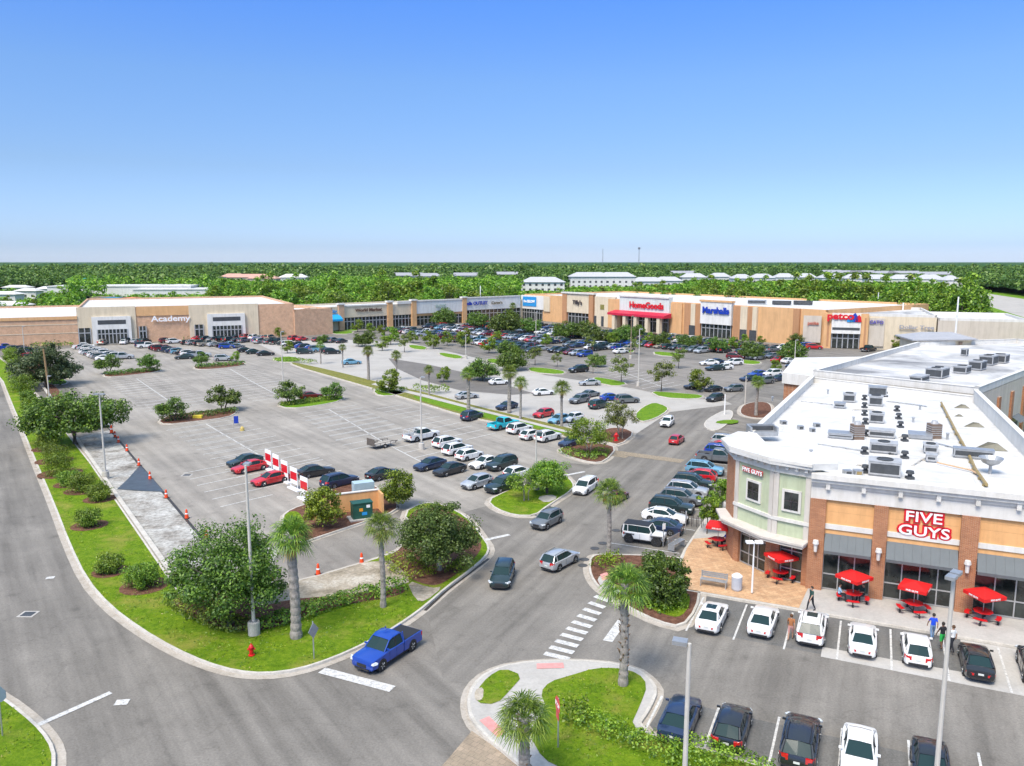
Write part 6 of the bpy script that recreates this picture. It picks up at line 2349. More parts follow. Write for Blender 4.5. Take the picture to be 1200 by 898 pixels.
# ---- second building behind
b2 = thing('shop_building', 'pale flat roofed building behind the restaurant with a beige right wall', 'building', (45.8, 78.6, 0))
fp = [(47.6, 80.2), (86, 119), (84, 132), (65, 127), (35.6, 93.3)]
m = MB(); m.prism(fp, 0, 7.6); m.build('wall', [M_beige], b2)
m = MB(); m.sheet(offset(ccw(fp), .35), 7.66); m.build('roof', [M_roofg], b2)
par = MB()
q = ccw(fp)
for i in range(len(q)):
    parapet(q[i], q[(i + 1) % len(q)], 7.5, 8.3, .35, mbx=par)
par.build('parapet', [M_trim], b2)
FB = Face((47.6, 80.2), (38.4, 38.8))
m = MB()
for t in (8, 13.5, 19, 27, 36):
    FB.box(m, t - .45, t + .45, 0, .22, 0, 6.4)
m.build('brick_pier', [M_brick], b2)
for t, w in ((5, 1.0), (10.5, 1.2), (16, 1.4), (22.5, 1.6)):
    m = MB(); FB.box(m, t - w, t + w, .0, .04, .1, 2.4); m.build('door', [M_unitd], b2)
    m = MB()
    a, b_ = t - w - .2, t + w + .2
    m.add([FB.pt(a, .02, 3.3), FB.pt(b_, .02, 3.3), FB.pt(b_, 1.0, 2.7), FB.pt(a, 1.0, 2.7)], [(3, 2, 1, 0)])
    m.build('awning', [M_awn], b2)
# brick front glimpsed at its left end
FL = Face((35.4, 98.5), (-4.6 + 8.0, -9.2 + 3.0))
t3 = thing('shop_building', 'low brick and white shop front peeping out at the left end of the rear building', 'building', (36, 98, 0))
fp3 = [(36.4, 93.9), (43.0, 105.0), (52.0, 114.0), (40.5, 112.5), (33.6, 97.2)]
m = MB(); m.prism(fp3, 0, 6.2); m.build('wall', [M_brick], t3)
m = MB(); m.prism(offset(ccw(fp3), -.25), 6.2, 7.5); m.build('cornice', [M_trim], t3)
m = MB(); m.sheet(offset(ccw(fp3), .3), 7.52); m.build('roof', [M_roofw], t3)
# hipped tower slab at the back of it
t4 = thing('roof_tower', 'beige louvred tower with a low grey hipped roof rising behind the rear building', 'tower', (70, 131, 0))
fpt = [(64.8, 127.5), (74.6, 128.8), (76, 136), (66, 135)]
m = MB(); m.prism(fpt, 0, 8.5); m.build('wall', [M_cream], t4)
cx_, cy_ = 70.4, 131.8
m = MB(); e = offset(ccw(fpt), -.7)
m.prism(e, 8.5, 8.7, bottom=True)
m.add([(x, y, 8.7) for x, y in e] + [(cx_ - 2.5, cy_, 9.5), (cx_ + 2.5, cy_, 9.5)], [(0, 1, 5, 4), (1, 2, 5), (2, 3, 4, 5), (3, 0, 4)])
m.build('roof', [mat('grey_metal_roof', (0.36, 0.36, 0.37), 0.5, var=.08)], t4)
FT = Face(fpt[0], (14.5, 1.5))
for t in (2.0, 4.9, 7.8):
    m = MB(); FT.box(m, t - .3, t + .3, 0, .05, 7.75, 8.25); m.build('vent', [mat('brown_louvre', (0.25, 0.17, 0.12), 0.7)], t4)
for px, py, lx, ly, lz, f, lb in ((1098, 442, 3.2, 2.2, 1.3, 2, 'grey roof unit in the middle of the rear roof'), (1077, 447, 3.0, 1.6, .8, 0, 'greenish flat unit left of the grey one on the rear roof'), (1127, 437, 2.4, 1.8, 1.0, 1, 'pale unit right of the middle on the rear roof'),
                                  (1145, 433, 2.6, 1.8, 1.3, 1, 'grey unit in the row at the right on the rear roof'), (1158, 427, 3.0, 2.0, 1.4, 2, 'dark unit highest in the row on the rear roof'), (1172, 425, 2.4, 2.0, 1.3, 1, 'last grey unit at the right end of the rear roof'), (1130, 417, 1.0, 1.0, 1.2, 0, 'small dark hatch box behind the rear roof')):
    hvac(px, py, lx, ly, lz, lb, f, rz=R(45), z=7.7, grp='units on the rear roof')

# ------------------------------------------------------------------ far shopping strips
def strip(label, A, B, depth, h, wallm, z_roof=None, roofm=None, nb=None, side=1):
    """long store block with a front from A to B (world), roof behind; returns root and front Face"""
    A, B = P2(A), P2(B)
    root = thing('store_building', label, 'building', (A.x, A.y, 0))
    F = Face(A, B - A)
    L = (B - A).length
    a, b, c, d_ = F.pt(0, 0)[:2], F.pt(L, 0)[:2], F.pt(L, -depth)[:2], F.pt(0, -depth)[:2]
    m = MB(); m.prism([a, b, c, d_], 0, h - .6); m.build('wall', [wallm], root)
    m = MB(); m.sheet(offset(ccw([a, b, c, d_]), .3), h - .55); m.build('roof', [roofm or M_roofw], root)
    m = MB()
    for p, q in ((a, b), (b, c), (c, d_), (d_, a)):
        p, q = P2(p), P2(q)
        n_ = Vector(((q - p).y, -(q - p).x)).normalized()
        m.prism([tuple(p), tuple(q), tuple(q - n_ * .4), tuple(p - n_ * .4)], h - .6, h)
    m.build('parapet', [wallm if roofm is None else M_trim], root)
    return root, F, L


def panel(root, F, t0, t1, z0, z1, m, d=.25, name='wall', d0=-.3):
    b = MB(); F.box(b, t0, t1, d0, d, z0, z1)
    return b.build(name, [m], root)


def glassdoors(root, F, t0, t1, z0, z1, n=4, d=.1):
    b = MB(); F.box(b, t0, t1, -.3, d, z0, z1)
    w = b.build('window', [M_sglass], root)
    b = MB()
    for i in range(n + 1):
        t = t0 + (t1 - t0) * i / n
        F.box(b, t - .12, t + .12, d, d + .06, z0, z1)
    F.box(b, t0, t1, d, d + .05, z0 + (z1 - z0) * .66, z0 + (z1 - z0) * .72)
    o = b.build('frame', [M_frame], w); o.location = (0, 0, 0)
    return w


def tpx(F, px, z=3.0):
    """t along the front whose picture column is px"""
    lo, hi = -60.0, 260.0
    flip = proj(*F.pt(0, 0, z))[0] > proj(*F.pt(100, 0, z))[0]
    for _ in range(40):
        m_ = (lo + hi) / 2
        if (proj(*F.pt(m_, 0, z))[0] < px) != flip:
            lo = m_
        else:
            hi = m_
    return lo


def wallsign(text, F, px, z, size, m, label, d=.3, off=0.04, sx=1.0, name='shop_sign', board=None):
    t = tpx(F, px, z)
    root = thing(name, label, 'sign', F.pt(t, d, z))
    if board:
        bw, bh, bm = board
        b = MB(); F.box(b, t - bw / 2, t + bw / 2, d, d + .12, z - bh / 2, z + bh / 2); b.build('board', [bm], root)
    put_text('lettering', text, F.pt(t, d + .2, z), F.u, size, m, root, off=off, depth=.06, sx=sx)
    return root


# left: long low wall, then the big block with two portals
b, F, L = strip('long low brick coloured store wall at the far left edge', (-152, 184.5), (-111, 203.4), 62, 7.2, M_tanb)
for z in (3.0, 5.2):
    m = MB(); F.box(m, 0, L, 0, .06, z, z + .18); m.build('band', [M_cream], b)
m = MB(); F.box(m, 0, L, 0, .2, 6.5, 7.3); m.build('parapet_cap', [M_peach], b)
b, F, L = strip('big sand coloured store with two white framed entrances and white lettering', (-111.2, 203.6), (-62, 227), 60, 9.3, M_tanb)
BL = F
x = lambda p, z=4: tpx(BL, p, z)
panel(b, F, 0, x(160), 0, 9.5, M_cream)
panel(b, F, x(161), x(224), 6.9, 9.4, M_peach, .2)
panel(b, F, x(222), x(303), 0, 9.5, M_cream)
for a, c in ((108, 154), (243, 287)):
    ta, tb = x(a), x(c)
    panel(b, F, ta, tb, 0, 7.0, M_whitest, .9, 'portal')
    panel(b, F, ta + 1.4, tb - 1.2, 5.0, 6.1, M_unitd, .93, 'window', d0=.5)
    glassdoors(b, F, ta + 1.2, tb - 1.0, .1, 3.7, 8, .95)
for a, c in ((92, 106), (163, 171), (228, 238)):
    glassdoors(b, F, x(a), x(c), .1, 4.2, 2, .35)
wallsign('Academy', BL, 200, 6.0, 2.05, M_signw, 'white lettering on the peach wall of the big left store', .3, .05, 1.25)
b, F, L = strip('low peach coloured store end wall right of the big left store', (-62, 227.2), (-60, 243.5), 40, 7.4, M_tanb)
b, F, L = strip('peach store wall with two palms between the big left store and the blue awning', (-61.8, 226.6), (-52.8, 234.5), 45, 7.6, M_tanb)
# centre-left shops
A_, B_ = P2(-58.3, 241.5), P2(4.0, 296.0)
b, F, L = strip('cream row of small shops with brick piers and a bright blue awning', A_, B_, 22, 7.2, M_cream)
CL = F
x = lambda p, z=4: tpx(CL, p, z)
panel(b, F, x(357), x(397), 0, 7.4, M_cream)
m = MB()
ta, tb = x(358), x(397)
m.add([F.pt(ta, .3, 5.1), F.pt(tb, .3, 5.1), F.pt(tb, 2.6, 3.7), F.pt(ta, 2.6, 3.7), F.pt(ta, 2.6, 3.1), F.pt(tb, 2.6, 3.1), F.pt(ta, .3, 3.1), F.pt(tb, .3, 3.1)], [(3, 2, 1, 0), (4, 5, 2, 3), (6, 4, 3, 0), (1, 2, 5, 7)])
m.build('awning', [mat('bright_blue_awning', (0.01, 0.32, 0.68), 0.6, var=.05)], b)
glassdoors(b, F, x(360), x(396), .1, 3.2, 6)
wallsign('Party City', CL, 384, 6.0, 1.4, M_signlb, 'small blue lettering above the bright blue awning', .3, .04)
for a, hh in ((399, 7.9), (456, 8.1), (484, 8.3), (543, 8.6)):
    m = MB(); t = x(a); F.box(m, t - .9, t + .9, -.3, .9, 0, hh); m.build('brick_pier', [M_tanb if hh < 8.0 else M_peach], b)
    m = MB(); F.box(m, t - 1.2, t + 1.2, -.5, 1.1, hh, hh + .5); m.build('cap', [M_trim], b)
panel(b, F, x(402), x(453), 3.9, 7.3, M_cream, .4)
panel(b, F, x(402), x(453), 7.302, 7.7, M_trim, .6, 'cornice')
glassdoors(b, F, x(402), x(453), .1, 3.8, 12)
wallsign('World Market', CL, 431, 6.0, 1.35, mat('brown_lettering', (0.12, 0.06, 0.04), .5, var=0), 'brown lettering on the long cream shop fascia', .45, .05, 1.2)
panel(b, F, x(459), x(482), 3.9, 7.4, M_cream, .3)
glassdoors(b, F, x(459), x(482), .1, 3.8, 6)
m = MB()
tc_, tz = x(477), 8.6
m.prism([F.pt(tc_ - 4, -.2)[:2], F.pt(tc_ + 4, -.2)[:2], F.pt(tc_ + 4, .6)[:2], F.pt(tc_ - 4, .6)[:2]], 7.4, 8.3); m.build('gable', [M_trim], b)
panel(b, F, x(487), x(541), 4.0, 8.0, M_whitest, .6)
panel(b, F, x(487), x(541), 8.002, 8.4, M_trim, .8, 'cornice')
panel(b, F, x(487), x(541), 3.2, 4.1, M_peach, .3)
glassdoors(b, F, x(487), x(541), .1, 3.15, 12, .2)
wallsign('ROSS', CL, 515, 6.2, 1.5, mat('pale_green_letters', (0.35, 0.46, 0.42), .5, var=0), 'pale lettering on the big white fascia', .65, .04, 1.2)
panel(b, F, x(545), x(609), 4.3, 8.4, M_whitest, .4)
panel(b, F, x(545), x(609), 8.402, 8.8, M_trim, .6, 'cornice')
glassdoors(b, F, x(545), x(609), .1, 4.2, 14, .2)
wallsign('bealls OUTLET', CL, 556, 6.6, 1.55, M_signblue, 'blue lettering right of the big white fascia', .5, .06, 1.1)
wallsign("Carter's", CL, 581, 6.5, 1.3, mat('olive_lettering', (0.16, 0.13, 0.07), .5, var=0), 'thin olive lettering beside the round headed palm', .5, .03, 1.2)
# right strip
A_, B_ = P2(4.5, 295.5), P2(77.5, 196.0)
b, F, L = strip('long orange and cream row of big stores with a red canopy in the middle', A_, B_, 50, 9.3, M_peach)
CR = F
x = lambda p, z=4: tpx(CR, p, z)
H_ = lambda p, y: hgt(*CR.pt(tpx(CR, p, 8), 0)[:2], y)
panel(b, F, x(612), x(638), 4.0, 8.9, M_whitest, .5)
glassdoors(b, F, x(612), x(636), .1, 3.9, 8, .2)
wallsign('five BELOW', CR, 622, 6.7, 1.3, M_signw, 'blue board with white lettering at the left of the right hand stores', .55, .05, 1.0, board=(8.0, 3.4, M_signlb))
panel(b, F, x(638), x(645), 3.5, 8.9, M_cream, .4)
for a, c, hh in ((661, 666, 10.3), (692, 697, 10.3)):
    panel(b, F, x(a), x(c), 0, hh, mat('terracotta_stucco', (0.46, 0.24, 0.12), .9, var=.05), .9, 'pier')
panel(b, F, x(666), x(692), 3.9, 10.2, M_cream, .7)
panel(b, F, x(660), x(698), 10.302, 10.8, M_trim, 1.1, 'cornice')
glassdoors(b, F, x(667), x(691), .1, 3.8, 6, .3)
wallsign('Tilly\'s', CR, 679, 7.4, 1.9, M_signdk, 'dark lettering on the tall cream fascia', .8, .06, 1.1)
panel(b, F, x(698), x(722), 0, 9.8, M_cream, .5)
for a in (697.5, 706):
    t = x(a); m = MB(); F.box(m, t - 0, t + 1.2, .5, .56, .1, 3.4); m.build('doorway', [M_unitd], b)
m = MB(); t = x(707); F.box(m, t - .9, t + .9, .5, .6, 5.6, 7.2); m.build('plaque', [mat('olive_plaque', (.22, .2, .05), .6)], b)
panel(b, F, x(714), x(729), 0, 9.2, M_peach, .6)
ta, tb = x(729), x(787)
panel(b, F, ta, tb, 5.0, 10.2, mat('pale_mint_stucco', (0.60, 0.66, 0.63), .9, var=.04), 1.2, 'fascia')
panel(b, F, ta, tb, 10.202, 10.6, M_trim, 1.5, 'cornice')
m = MB()
m.add([F.pt(ta - 2, 1.2, 5.9), F.pt(tb + 1, 1.2, 5.9), F.pt(tb + 1, 4.6, 5.2), F.pt(ta - 2, 4.6, 5.2), F.pt(ta - 2, 4.6, 4.5), F.pt(tb + 1, 4.6, 4.5), F.pt(ta - 2, 1.2, 4.5), F.pt(tb + 1, 1.2, 4.5)], [(3, 2, 1, 0), (4, 5, 2, 3), (6, 4, 3, 0), (1, 2, 5, 7)])
m.build('canopy', [mat('crimson_canopy', (0.52, 0.015, 0.05), .5, var=.03)], b)
for k in range(5):
    t = ta + (tb - ta) * (k + .1) / 4.4
    m = MB(); F.box(m, t - .5, t + .7, 3.2, 4.4, 0, 4.5); m.build('column', [M_cream], b)
glassdoors(b, F, ta + 1, tb - 1, .1, 4.4, 9, .3)
wallsign('HomeGoods', CR, 761, 7.8, 2.6, M_signred, 'big red lettering above the red canopy', 1.3, .09, 1.05)
for a, c, mm in ((787, 800, M_peach), (803, 811, MATS['terracotta_stucco']), (811, 816, M_cream), (816, 822, MATS['terracotta_stucco']), (860, 869, MATS['terracotta_stucco']), (869, 877, M_cream), (877, 883, MATS['terracotta_stucco']), (883, 888, M_cream)):
    panel(b, F, x(a), x(c), 0, 9.1, mm, .5 if mm is not M_cream else .7)
for a in (813, 873, 884.5):
    t = x(a); m = MB(); F.box(m, t - 1.1, t + 1.1, .7, .78, .1, 2.9); m.build('doorway', [M_unitd], b)
panel(b, F, x(823), x(859), 3.7, 9.9, M_whitest, 1.0, 'fascia')
panel(b, F, x(822), x(860), 9.902, 10.4, M_peach, 1.2, 'cornice')
glassdoors(b, F, x(824), x(858), .1, 3.6, 7, .5)
wallsign('Marshalls', CR, 842, 7.5, 2.4, M_signblue, 'bright blue lettering on the white fascia', 1.1, .10, 1.05)
panel(b, F, x(930), x(938, 6), 0, 9.2, MATS['terracotta_stucco'], .5)
for px, py, lb in ((887, 356, 'white box at the left'), (916, 357, 'dark box in the middle'), (941, 357, 'dark box at the right')):
    hvac(px, py, 6, 2.5, 1.2, 'roof unit on the long right hand stores, ' + lb, 0, z=8.9, grp='units on the far store roofs', mt=M_gal if 'white' in lb else M_unitd)
# pet store block
A_, B_ = P2(77.6, 196.2), P2(92.0, 190.5)
b, F, L = strip('cream and orange pet store block with a brick portal', A_, (100, 187.5), 34, 8.6, M_cream, roofm=M_roofg)
PT = F
x = lambda p, z=4: tpx(PT, p, z)
panel(b, F, x(941), x(962), 1.2, 7.8, M_beige, .3)
wallsign('petite', PT, 953, 6.0, 1.1, mat('rust_letters', (.45, .12, .08), .5, var=0), 'small rust coloured lettering on the beige panel', .35, .03)
for a, c in ((965, 974), (1008, 1017)):
    panel(b, F, x(a), x(c), 0, 8.6, M_peach, 1.0)
    panel(b, F, x(a) + .8, x(c) - .5, .5, 7.6, MATS['terracotta_stucco'], 1.06, 'pier', d0=.9)
panel(b, F, x(974), x(1008), 3.7, 7.6, M_whitest, 1.4, 'fascia')
panel(b, F, x(975), x(1007), 4.6, 5.2, M_unitd, 1.45, 'window', d0=1.3)
glassdoors(b, F, x(975), x(1007), .1, 3.6, 5, .6)
sgn = wallsign('petco', PT, 985, 7.9, 2.2, M_signred, 'red pet store lettering with a blue and red animal emblem', 1.45, .10, 1.2)
t = x(1001, 7.6)
for dx, s, mm in ((-.9, 1.25, M_signlb), (.0, 1.5, M_signblue), (.95, 1.2, M_signred)):
    m = MB()
    m.add([F.pt(t + dx - s * .6, 1.6, 6.6), F.pt(t + dx + s * .6, 1.6, 6.6), F.pt(t + dx + s * .45, 1.6, 6.6 + s), F.pt(t + dx + s * .1, 1.6, 6.6 + s * 1.5), F.pt(t + dx - s * .5, 1.6, 6.6 + s * .9)], [(0, 1, 2, 3, 4)])
    o = m.build('emblem', [mm], sgn)
panel(b, F, x(1018), x(1036), .8, 7.6, M_beige, .4)
wallsign('CATO', PT, 1027, 6.6, 1.1, mat('violet_letters', (.12, .1, .35), .5, var=0), 'small violet lettering right of the pet store portal', .45, .05)
b, F, L = strip('pale flat roofed shop at the far right end with grey lettering', (100.2, 187.2), (117.5, 180.5), 26, 8.0, M_beige, roofm=M_roofw)
RT = F
wallsign('Dollar Tree', RT, 1074, 5.6, 1.2, mat('grey_letters', (.28, .29, .33), .5, var=0), 'grey lettering on the pale right end shop', .1, .03, 1.3)
x = lambda p, z=4: tpx(RT, p, z)
glassdoors(b, F, x(1100), x(1115), 1.5, 4.0, 5)

# ---- buildings in the woods
def house(label, px, py, w, d, h, wallm, roofm, hd=0.0, name='house', cat='house', roof_h=2.5, gable=True, storeys=1, flat=False):
    X, Y = g(px, py)
    root = thing(name, label, cat, (X, Y, 0), hd)
    m = MB(); m.box(-w / 2, w / 2, -d / 2, d / 2, 0, h); link('wall', m.mesh('wall', [wallm]), root)
    m = MB()
    if flat:
        m.box(-w / 2 - .3, w / 2 + .3, -d / 2 - .3, d / 2 + .3, h + .002, h + .6)
    else:
        o = .8
        m.add([(-w / 2 - o, -d / 2 - o, h), (w / 2 + o, -d / 2 - o, h), (w / 2 + o, d / 2 + o, h), (-w / 2 - o, d / 2 + o, h), (-w / 2 + d * .35, 0, h + roof_h), (w / 2 - d * .35, 0, h + roof_h)],
              [(0, 1, 5, 4), (1, 2, 5), (2, 3, 4, 5), (3, 0, 4)])
    link('roof', m.mesh('roof', [roofm]), root)
    k = 0
    n = max(2, int(w / 3.6))
    for s in range(storeys):
        for i in range(n):
            if k > 40:
                break
            k += 1
            m = MB(); xx = -w / 2 + (i + .5) * w / n
            m.box(xx - .7, xx + .7, -d / 2 - .05, -d / 2 + .1, 1.0 + s * 2.9, 2.4 + s * 2.9)
            link('window', m.mesh('window', [M_unitd]), root)
    return root


M_rg = mat('grey_shingle', (0.30, 0.305, 0.33), .9, var=.15)
M_rl = mat('pale_grey_shingle', (0.42, 0.425, 0.44), .9, var=.15)
M_rp = mat('pink_tile', (0.52, 0.30, 0.24), .9, var=.15)
AP = 'apartment blocks beyond the shops'
ap = [(636, 348, 26, 16, 9, 'white apartment block with a grey hipped roof left of the long apartment row'),
      (690, 343, 27, 14, 11, 'left half of the long white apartment row behind the shops'), (722, 343, 25, 14, 11, 'right half of the long white apartment row behind the shops'),
      (758, 341, 22, 13, 7, 'low white apartment block right of the long row'), (782, 340, 20, 13, 7, 'small white block partly hidden by a round tree')]
for px, py, w, d, h, lb in ap:
    house(lb, px, py, w, d, h, M_whitest, M_rl, rnd.uniform(-.1, .1), 'apartment_building', 'building', 3, storeys=3 if h > 8 else 2)
for i, (px, py, w) in enumerate([(812, 335, 34), (842, 334, 30), (868, 337, 26), (892, 336, 30), (918, 335, 28), (944, 335, 26), (972, 336, 30), (1000, 337, 28), (1026, 338, 28), (1056, 338, 30), (1088, 338, 30), (1112, 340, 20)]):
    wds = ['at the left end', 'second from the left', 'third from the left', 'fourth from the left', 'fifth from the left', 'sixth from the left', 'middle, seventh from the left', 'eighth from the left', 'ninth from the left', 'tenth from the left', 'second from the right end', 'at the right end']
    house('grey roofed white town house block beyond the tree belt, ' + wds[i], px, py, w * .62, 13, 7.5, M_whitest, M_rl, rnd.uniform(-.25, .1), 'town_house', 'house', 3.5, storeys=2).__setitem__('group', 'town houses beyond the tree belt')
for i, (px, py, w, mm, rr) in enumerate([(985, 326, 60, M_signlb, M_rg), (972, 325, 40, M_whitest, M_rg), (1010, 326, 40, M_whitest, M_rg), (1065, 327, 60, M_cream, M_rg), (1100, 329, 60, M_cream, M_rg), (1036, 327, 30, M_whitest, M_rg), (800, 327, 40, M_whitest, M_rg), (478, 331, 40, M_rg, M_rg), (500, 332, 30, M_whitest, M_rg), (545, 331, 36, M_whitest, M_rg), (595, 329, 60, M_rg, M_rg), (345, 334, 24, M_whitest, M_whitest), (275, 333, 22, M_whitest, M_rp), (295, 334, 40, M_cream, M_rp), (310, 336, 24, M_cream, M_rp)]):
    wds = ['blue fronted building on the horizon right of centre', 'white building left of the blue fronted one', 'white building right of the blue fronted one', 'left of two long cream buildings near the horizon', 'right of two long cream buildings near the horizon', 'tiny white house between the blue and cream buildings', 'pale building in the woods above the blue lettered store', 'dark roof in the woods left of centre', 'white house in the woods left of centre', 'white house in the woods above the white fascia', 'long grey roof in the woods near the centre', 'white house above the peach wall', 'white gabled house left of the pink roofs', 'long pink roofed house in the left woods', 'small pink roofed house at the right of the long one']
    house(wds[i], px, py, w, 14, 7, mm, rr, 0, 'house', 'house', 3, storeys=1)
# trading estate beyond the left stores
house('big white warehouse with a teal dome beyond the left stores', 152, 351, 74, 30, 7.5, M_whitest, M_roofw, R(8), 'warehouse', 'building', flat=True)
house('white hall behind the right part of the big left store', 212, 352, 42, 24, 6, M_whitest, M_roofw, R(8), 'warehouse', 'building', flat=True)
x_, y_ = g(104, 349)
m = MB(); m.lathe([(3.4, 0), (3.3, 1.2), (2.6, 2.6), (1.2, 3.4), (.1, 3.6)], x_, y_ - 2, 16); 
m.v = [(a, b_, c + 8.1) for a, b_, c in m.v]
tag(m.build('dome', [mat('teal_dome', (0.10, 0.55, 0.55), .5, var=0)], origin=(x_, y_ - 2, 8.1)), 'round teal dome on the corner of the white warehouse', 'dome')
for i, (px, py, w, mm, lb) in enumerate(((137, 362, 9, mat('teal_blue_wall', (.02, .20, .32), .6), 'teal blue shed behind the big left store'), (152, 362, 6, mat('orange_wall', (.70, .20, .05), .6), 'orange box shed behind the big left store'), (122, 361, 7, mat('brown_wall', (.25, .19, .12), .6), 'brown shed left of the teal blue one'),
                                          (22, 345, 16, M_whitest, 'white house at the far left woods'), (8, 355, 14, M_whitest, 'pale house at the left edge above the long wall'), (35, 350, 12, M_whitest, 'white cottage right of the pale house'), (58, 347, 12, M_whitest, 'low white house beside the green field'), (12, 371, 14, M_whitest, 'white flat roof glimpsed above the long low wall'))):
    house(lb, px, py, w, 8, 4.5, mm, M_roofw if mm is M_whitest else mm, 0, 'shed' if i < 3 else 'house', 'shed' if i < 3 else 'house', 1.5, flat=i < 3)
# ------------------------------------------------------------------ street furniture
def lamp_pole(label, x, y, h, heads=1, base=True, hd=0.0, r=.09, mt=None, z=0.0, group='lamp poles of the car parks', green=False):
    t = thing('lamp_pole', label, 'lamp pole', (x, y, z), hd, group)
    m = MB(); m.tube((0, 0, .1 if not base else .7), (0, 0, h - .12), r * 1.15, r * .72, 10)
    link('pole', m.mesh('pole', [mt or M_pole]), t)
    if base:
        m = MB(); m.lathe([(.33, 0), (.33, .72), (.29, .78)], n=18); link('base', m.mesh('base', [M_kerb]), t)
        m = MB(); m.box(-.2, .2, -.2, .2, .78, .82); link('flange', m.mesh('flange', [M_gal]), t)
    for k in range(heads):
        s = 1 if k == 0 else -1
        m = MB()
        m.tube((0, 0, h - .2), (s * .2, 0, h - .12), .03, .03, 6, 0)
        m.box(min(s * .06, s * .52), max(s * .06, s * .52), -.17, .17, h - .17, h - .04, 0)
        m.box(min(s * .12, s * .46), max(s * .12, s * .46), -.13, .13, h - .185, h - .165, 1)
        link('lamp_head', m.mesh('lamp_head', [M_gal if mt is None else mt, M_signw]), t)
    return t


def pole_px(label, bx, by, top, **k):
    x, y = g(bx, by, .1)
    return lamp_pole(label, x, y, hgt(x, y, top), **k)


pole_px('tall pale lamp pole on a concrete base at the verge corner before the oak', 298, 744, 546, z=.14, hd=R(90))
t = pole_px('tall lamp pole with a twin head on the broken ground by the orange cones', 124, 560, 461, heads=2)
x, y = g(808, 750, 9.3); lamp_pole('lamp pole rising before the black hatchback of the bottom row', x, y, 9.3, heads=1, hd=R(160), r=.09)
x, y = g(1118, 671, 9.3); lamp_pole('lamp pole at the lower right in front of the restaurant signs', x, y, 9.3, heads=2, hd=UA + R(70), r=.09)
pole_px('slim white lamp post on the patio in front of the green tower', 881, 697, 636, base=False, heads=2, r=.055, mt=M_signw, z=.14, group=None)
pole_px('lamp pole rising from the lawn island through the clipped tree', 628, 574, 506, z=.14)
pole_px('lamp pole with a green shade in the big lot beside the work pickup', 494, 526, 441, hd=0)
pole_px('lamp pole in the left part of the lot near the small round tree', 332, 456, 388)
pole_px('pale lamp pole at the edge of the empty grey lot', 748, 452, 385)
pole_px('brown lamp pole among the trees below the red canopy', 739, 420, 370, mt=mat('brown_pole', (0.30, 0.22, 0.15), .7))
pole_px('pale lamp pole in the central lot below the blue board', 628, 398, 365)
pole_px('short white post at the kerb by the far junction', 849, 486, 461, base=False, mt=M_signw, heads=0, group=None)
pole_px('slim grey post between the far junction and the planter palm', 873, 475, 440, base=False, heads=0, group=None)
pole_px('pale lamp pole before the long store wall at the left edge', 29, 415, 382)
pole_px('pale lamp pole among the cars right of the blue lettered store', 931, 428, 398)
pole_px('pale lamp pole in the lot, beside the small bright trees', 546, 420, 392)
pole_px('pale pole with white base in the far left lot behind the dark oak', 58, 470, 440)
x, y = g(57, 470)
m = MB(); m.path([(x, y, .1), (x + .1, y, hgt(x, y, 440)), (x - .1, y, hgt(x, y, 409))], [.2, .17, .12], 8)
tag(m.build('utility_pole', [mat('brown_timber', (.28, .18, .09), .9, var=.2)], origin=(x, y, .1)), 'brown timber pole leaning beside the dark oak at the far left', 'pole')
# white poles beyond the shops
for i, (px, by, ty, lb) in enumerate(((1121, 376, 348, 'white pole among trees right of the flat roofed shop'), (1029, 352, 343, 'white pole above the deep rear hall'), (1058, 364, 355, 'stub pole behind the flat roofed shop'), (929, 350, 341, 'white pole before the tree belt'), (563, 346, 335, 'thin white pole in front of the tree belt'))):
    x, y = g(px, by, 8) ; hh = hgt(x, y, ty)
    m = MB(); m.tube((x, y, 0), (x, y, hh), .22, .16, 8)
    tag(m.build('pole', [M_signw], origin=(x, y, 0)), lb, 'pole')


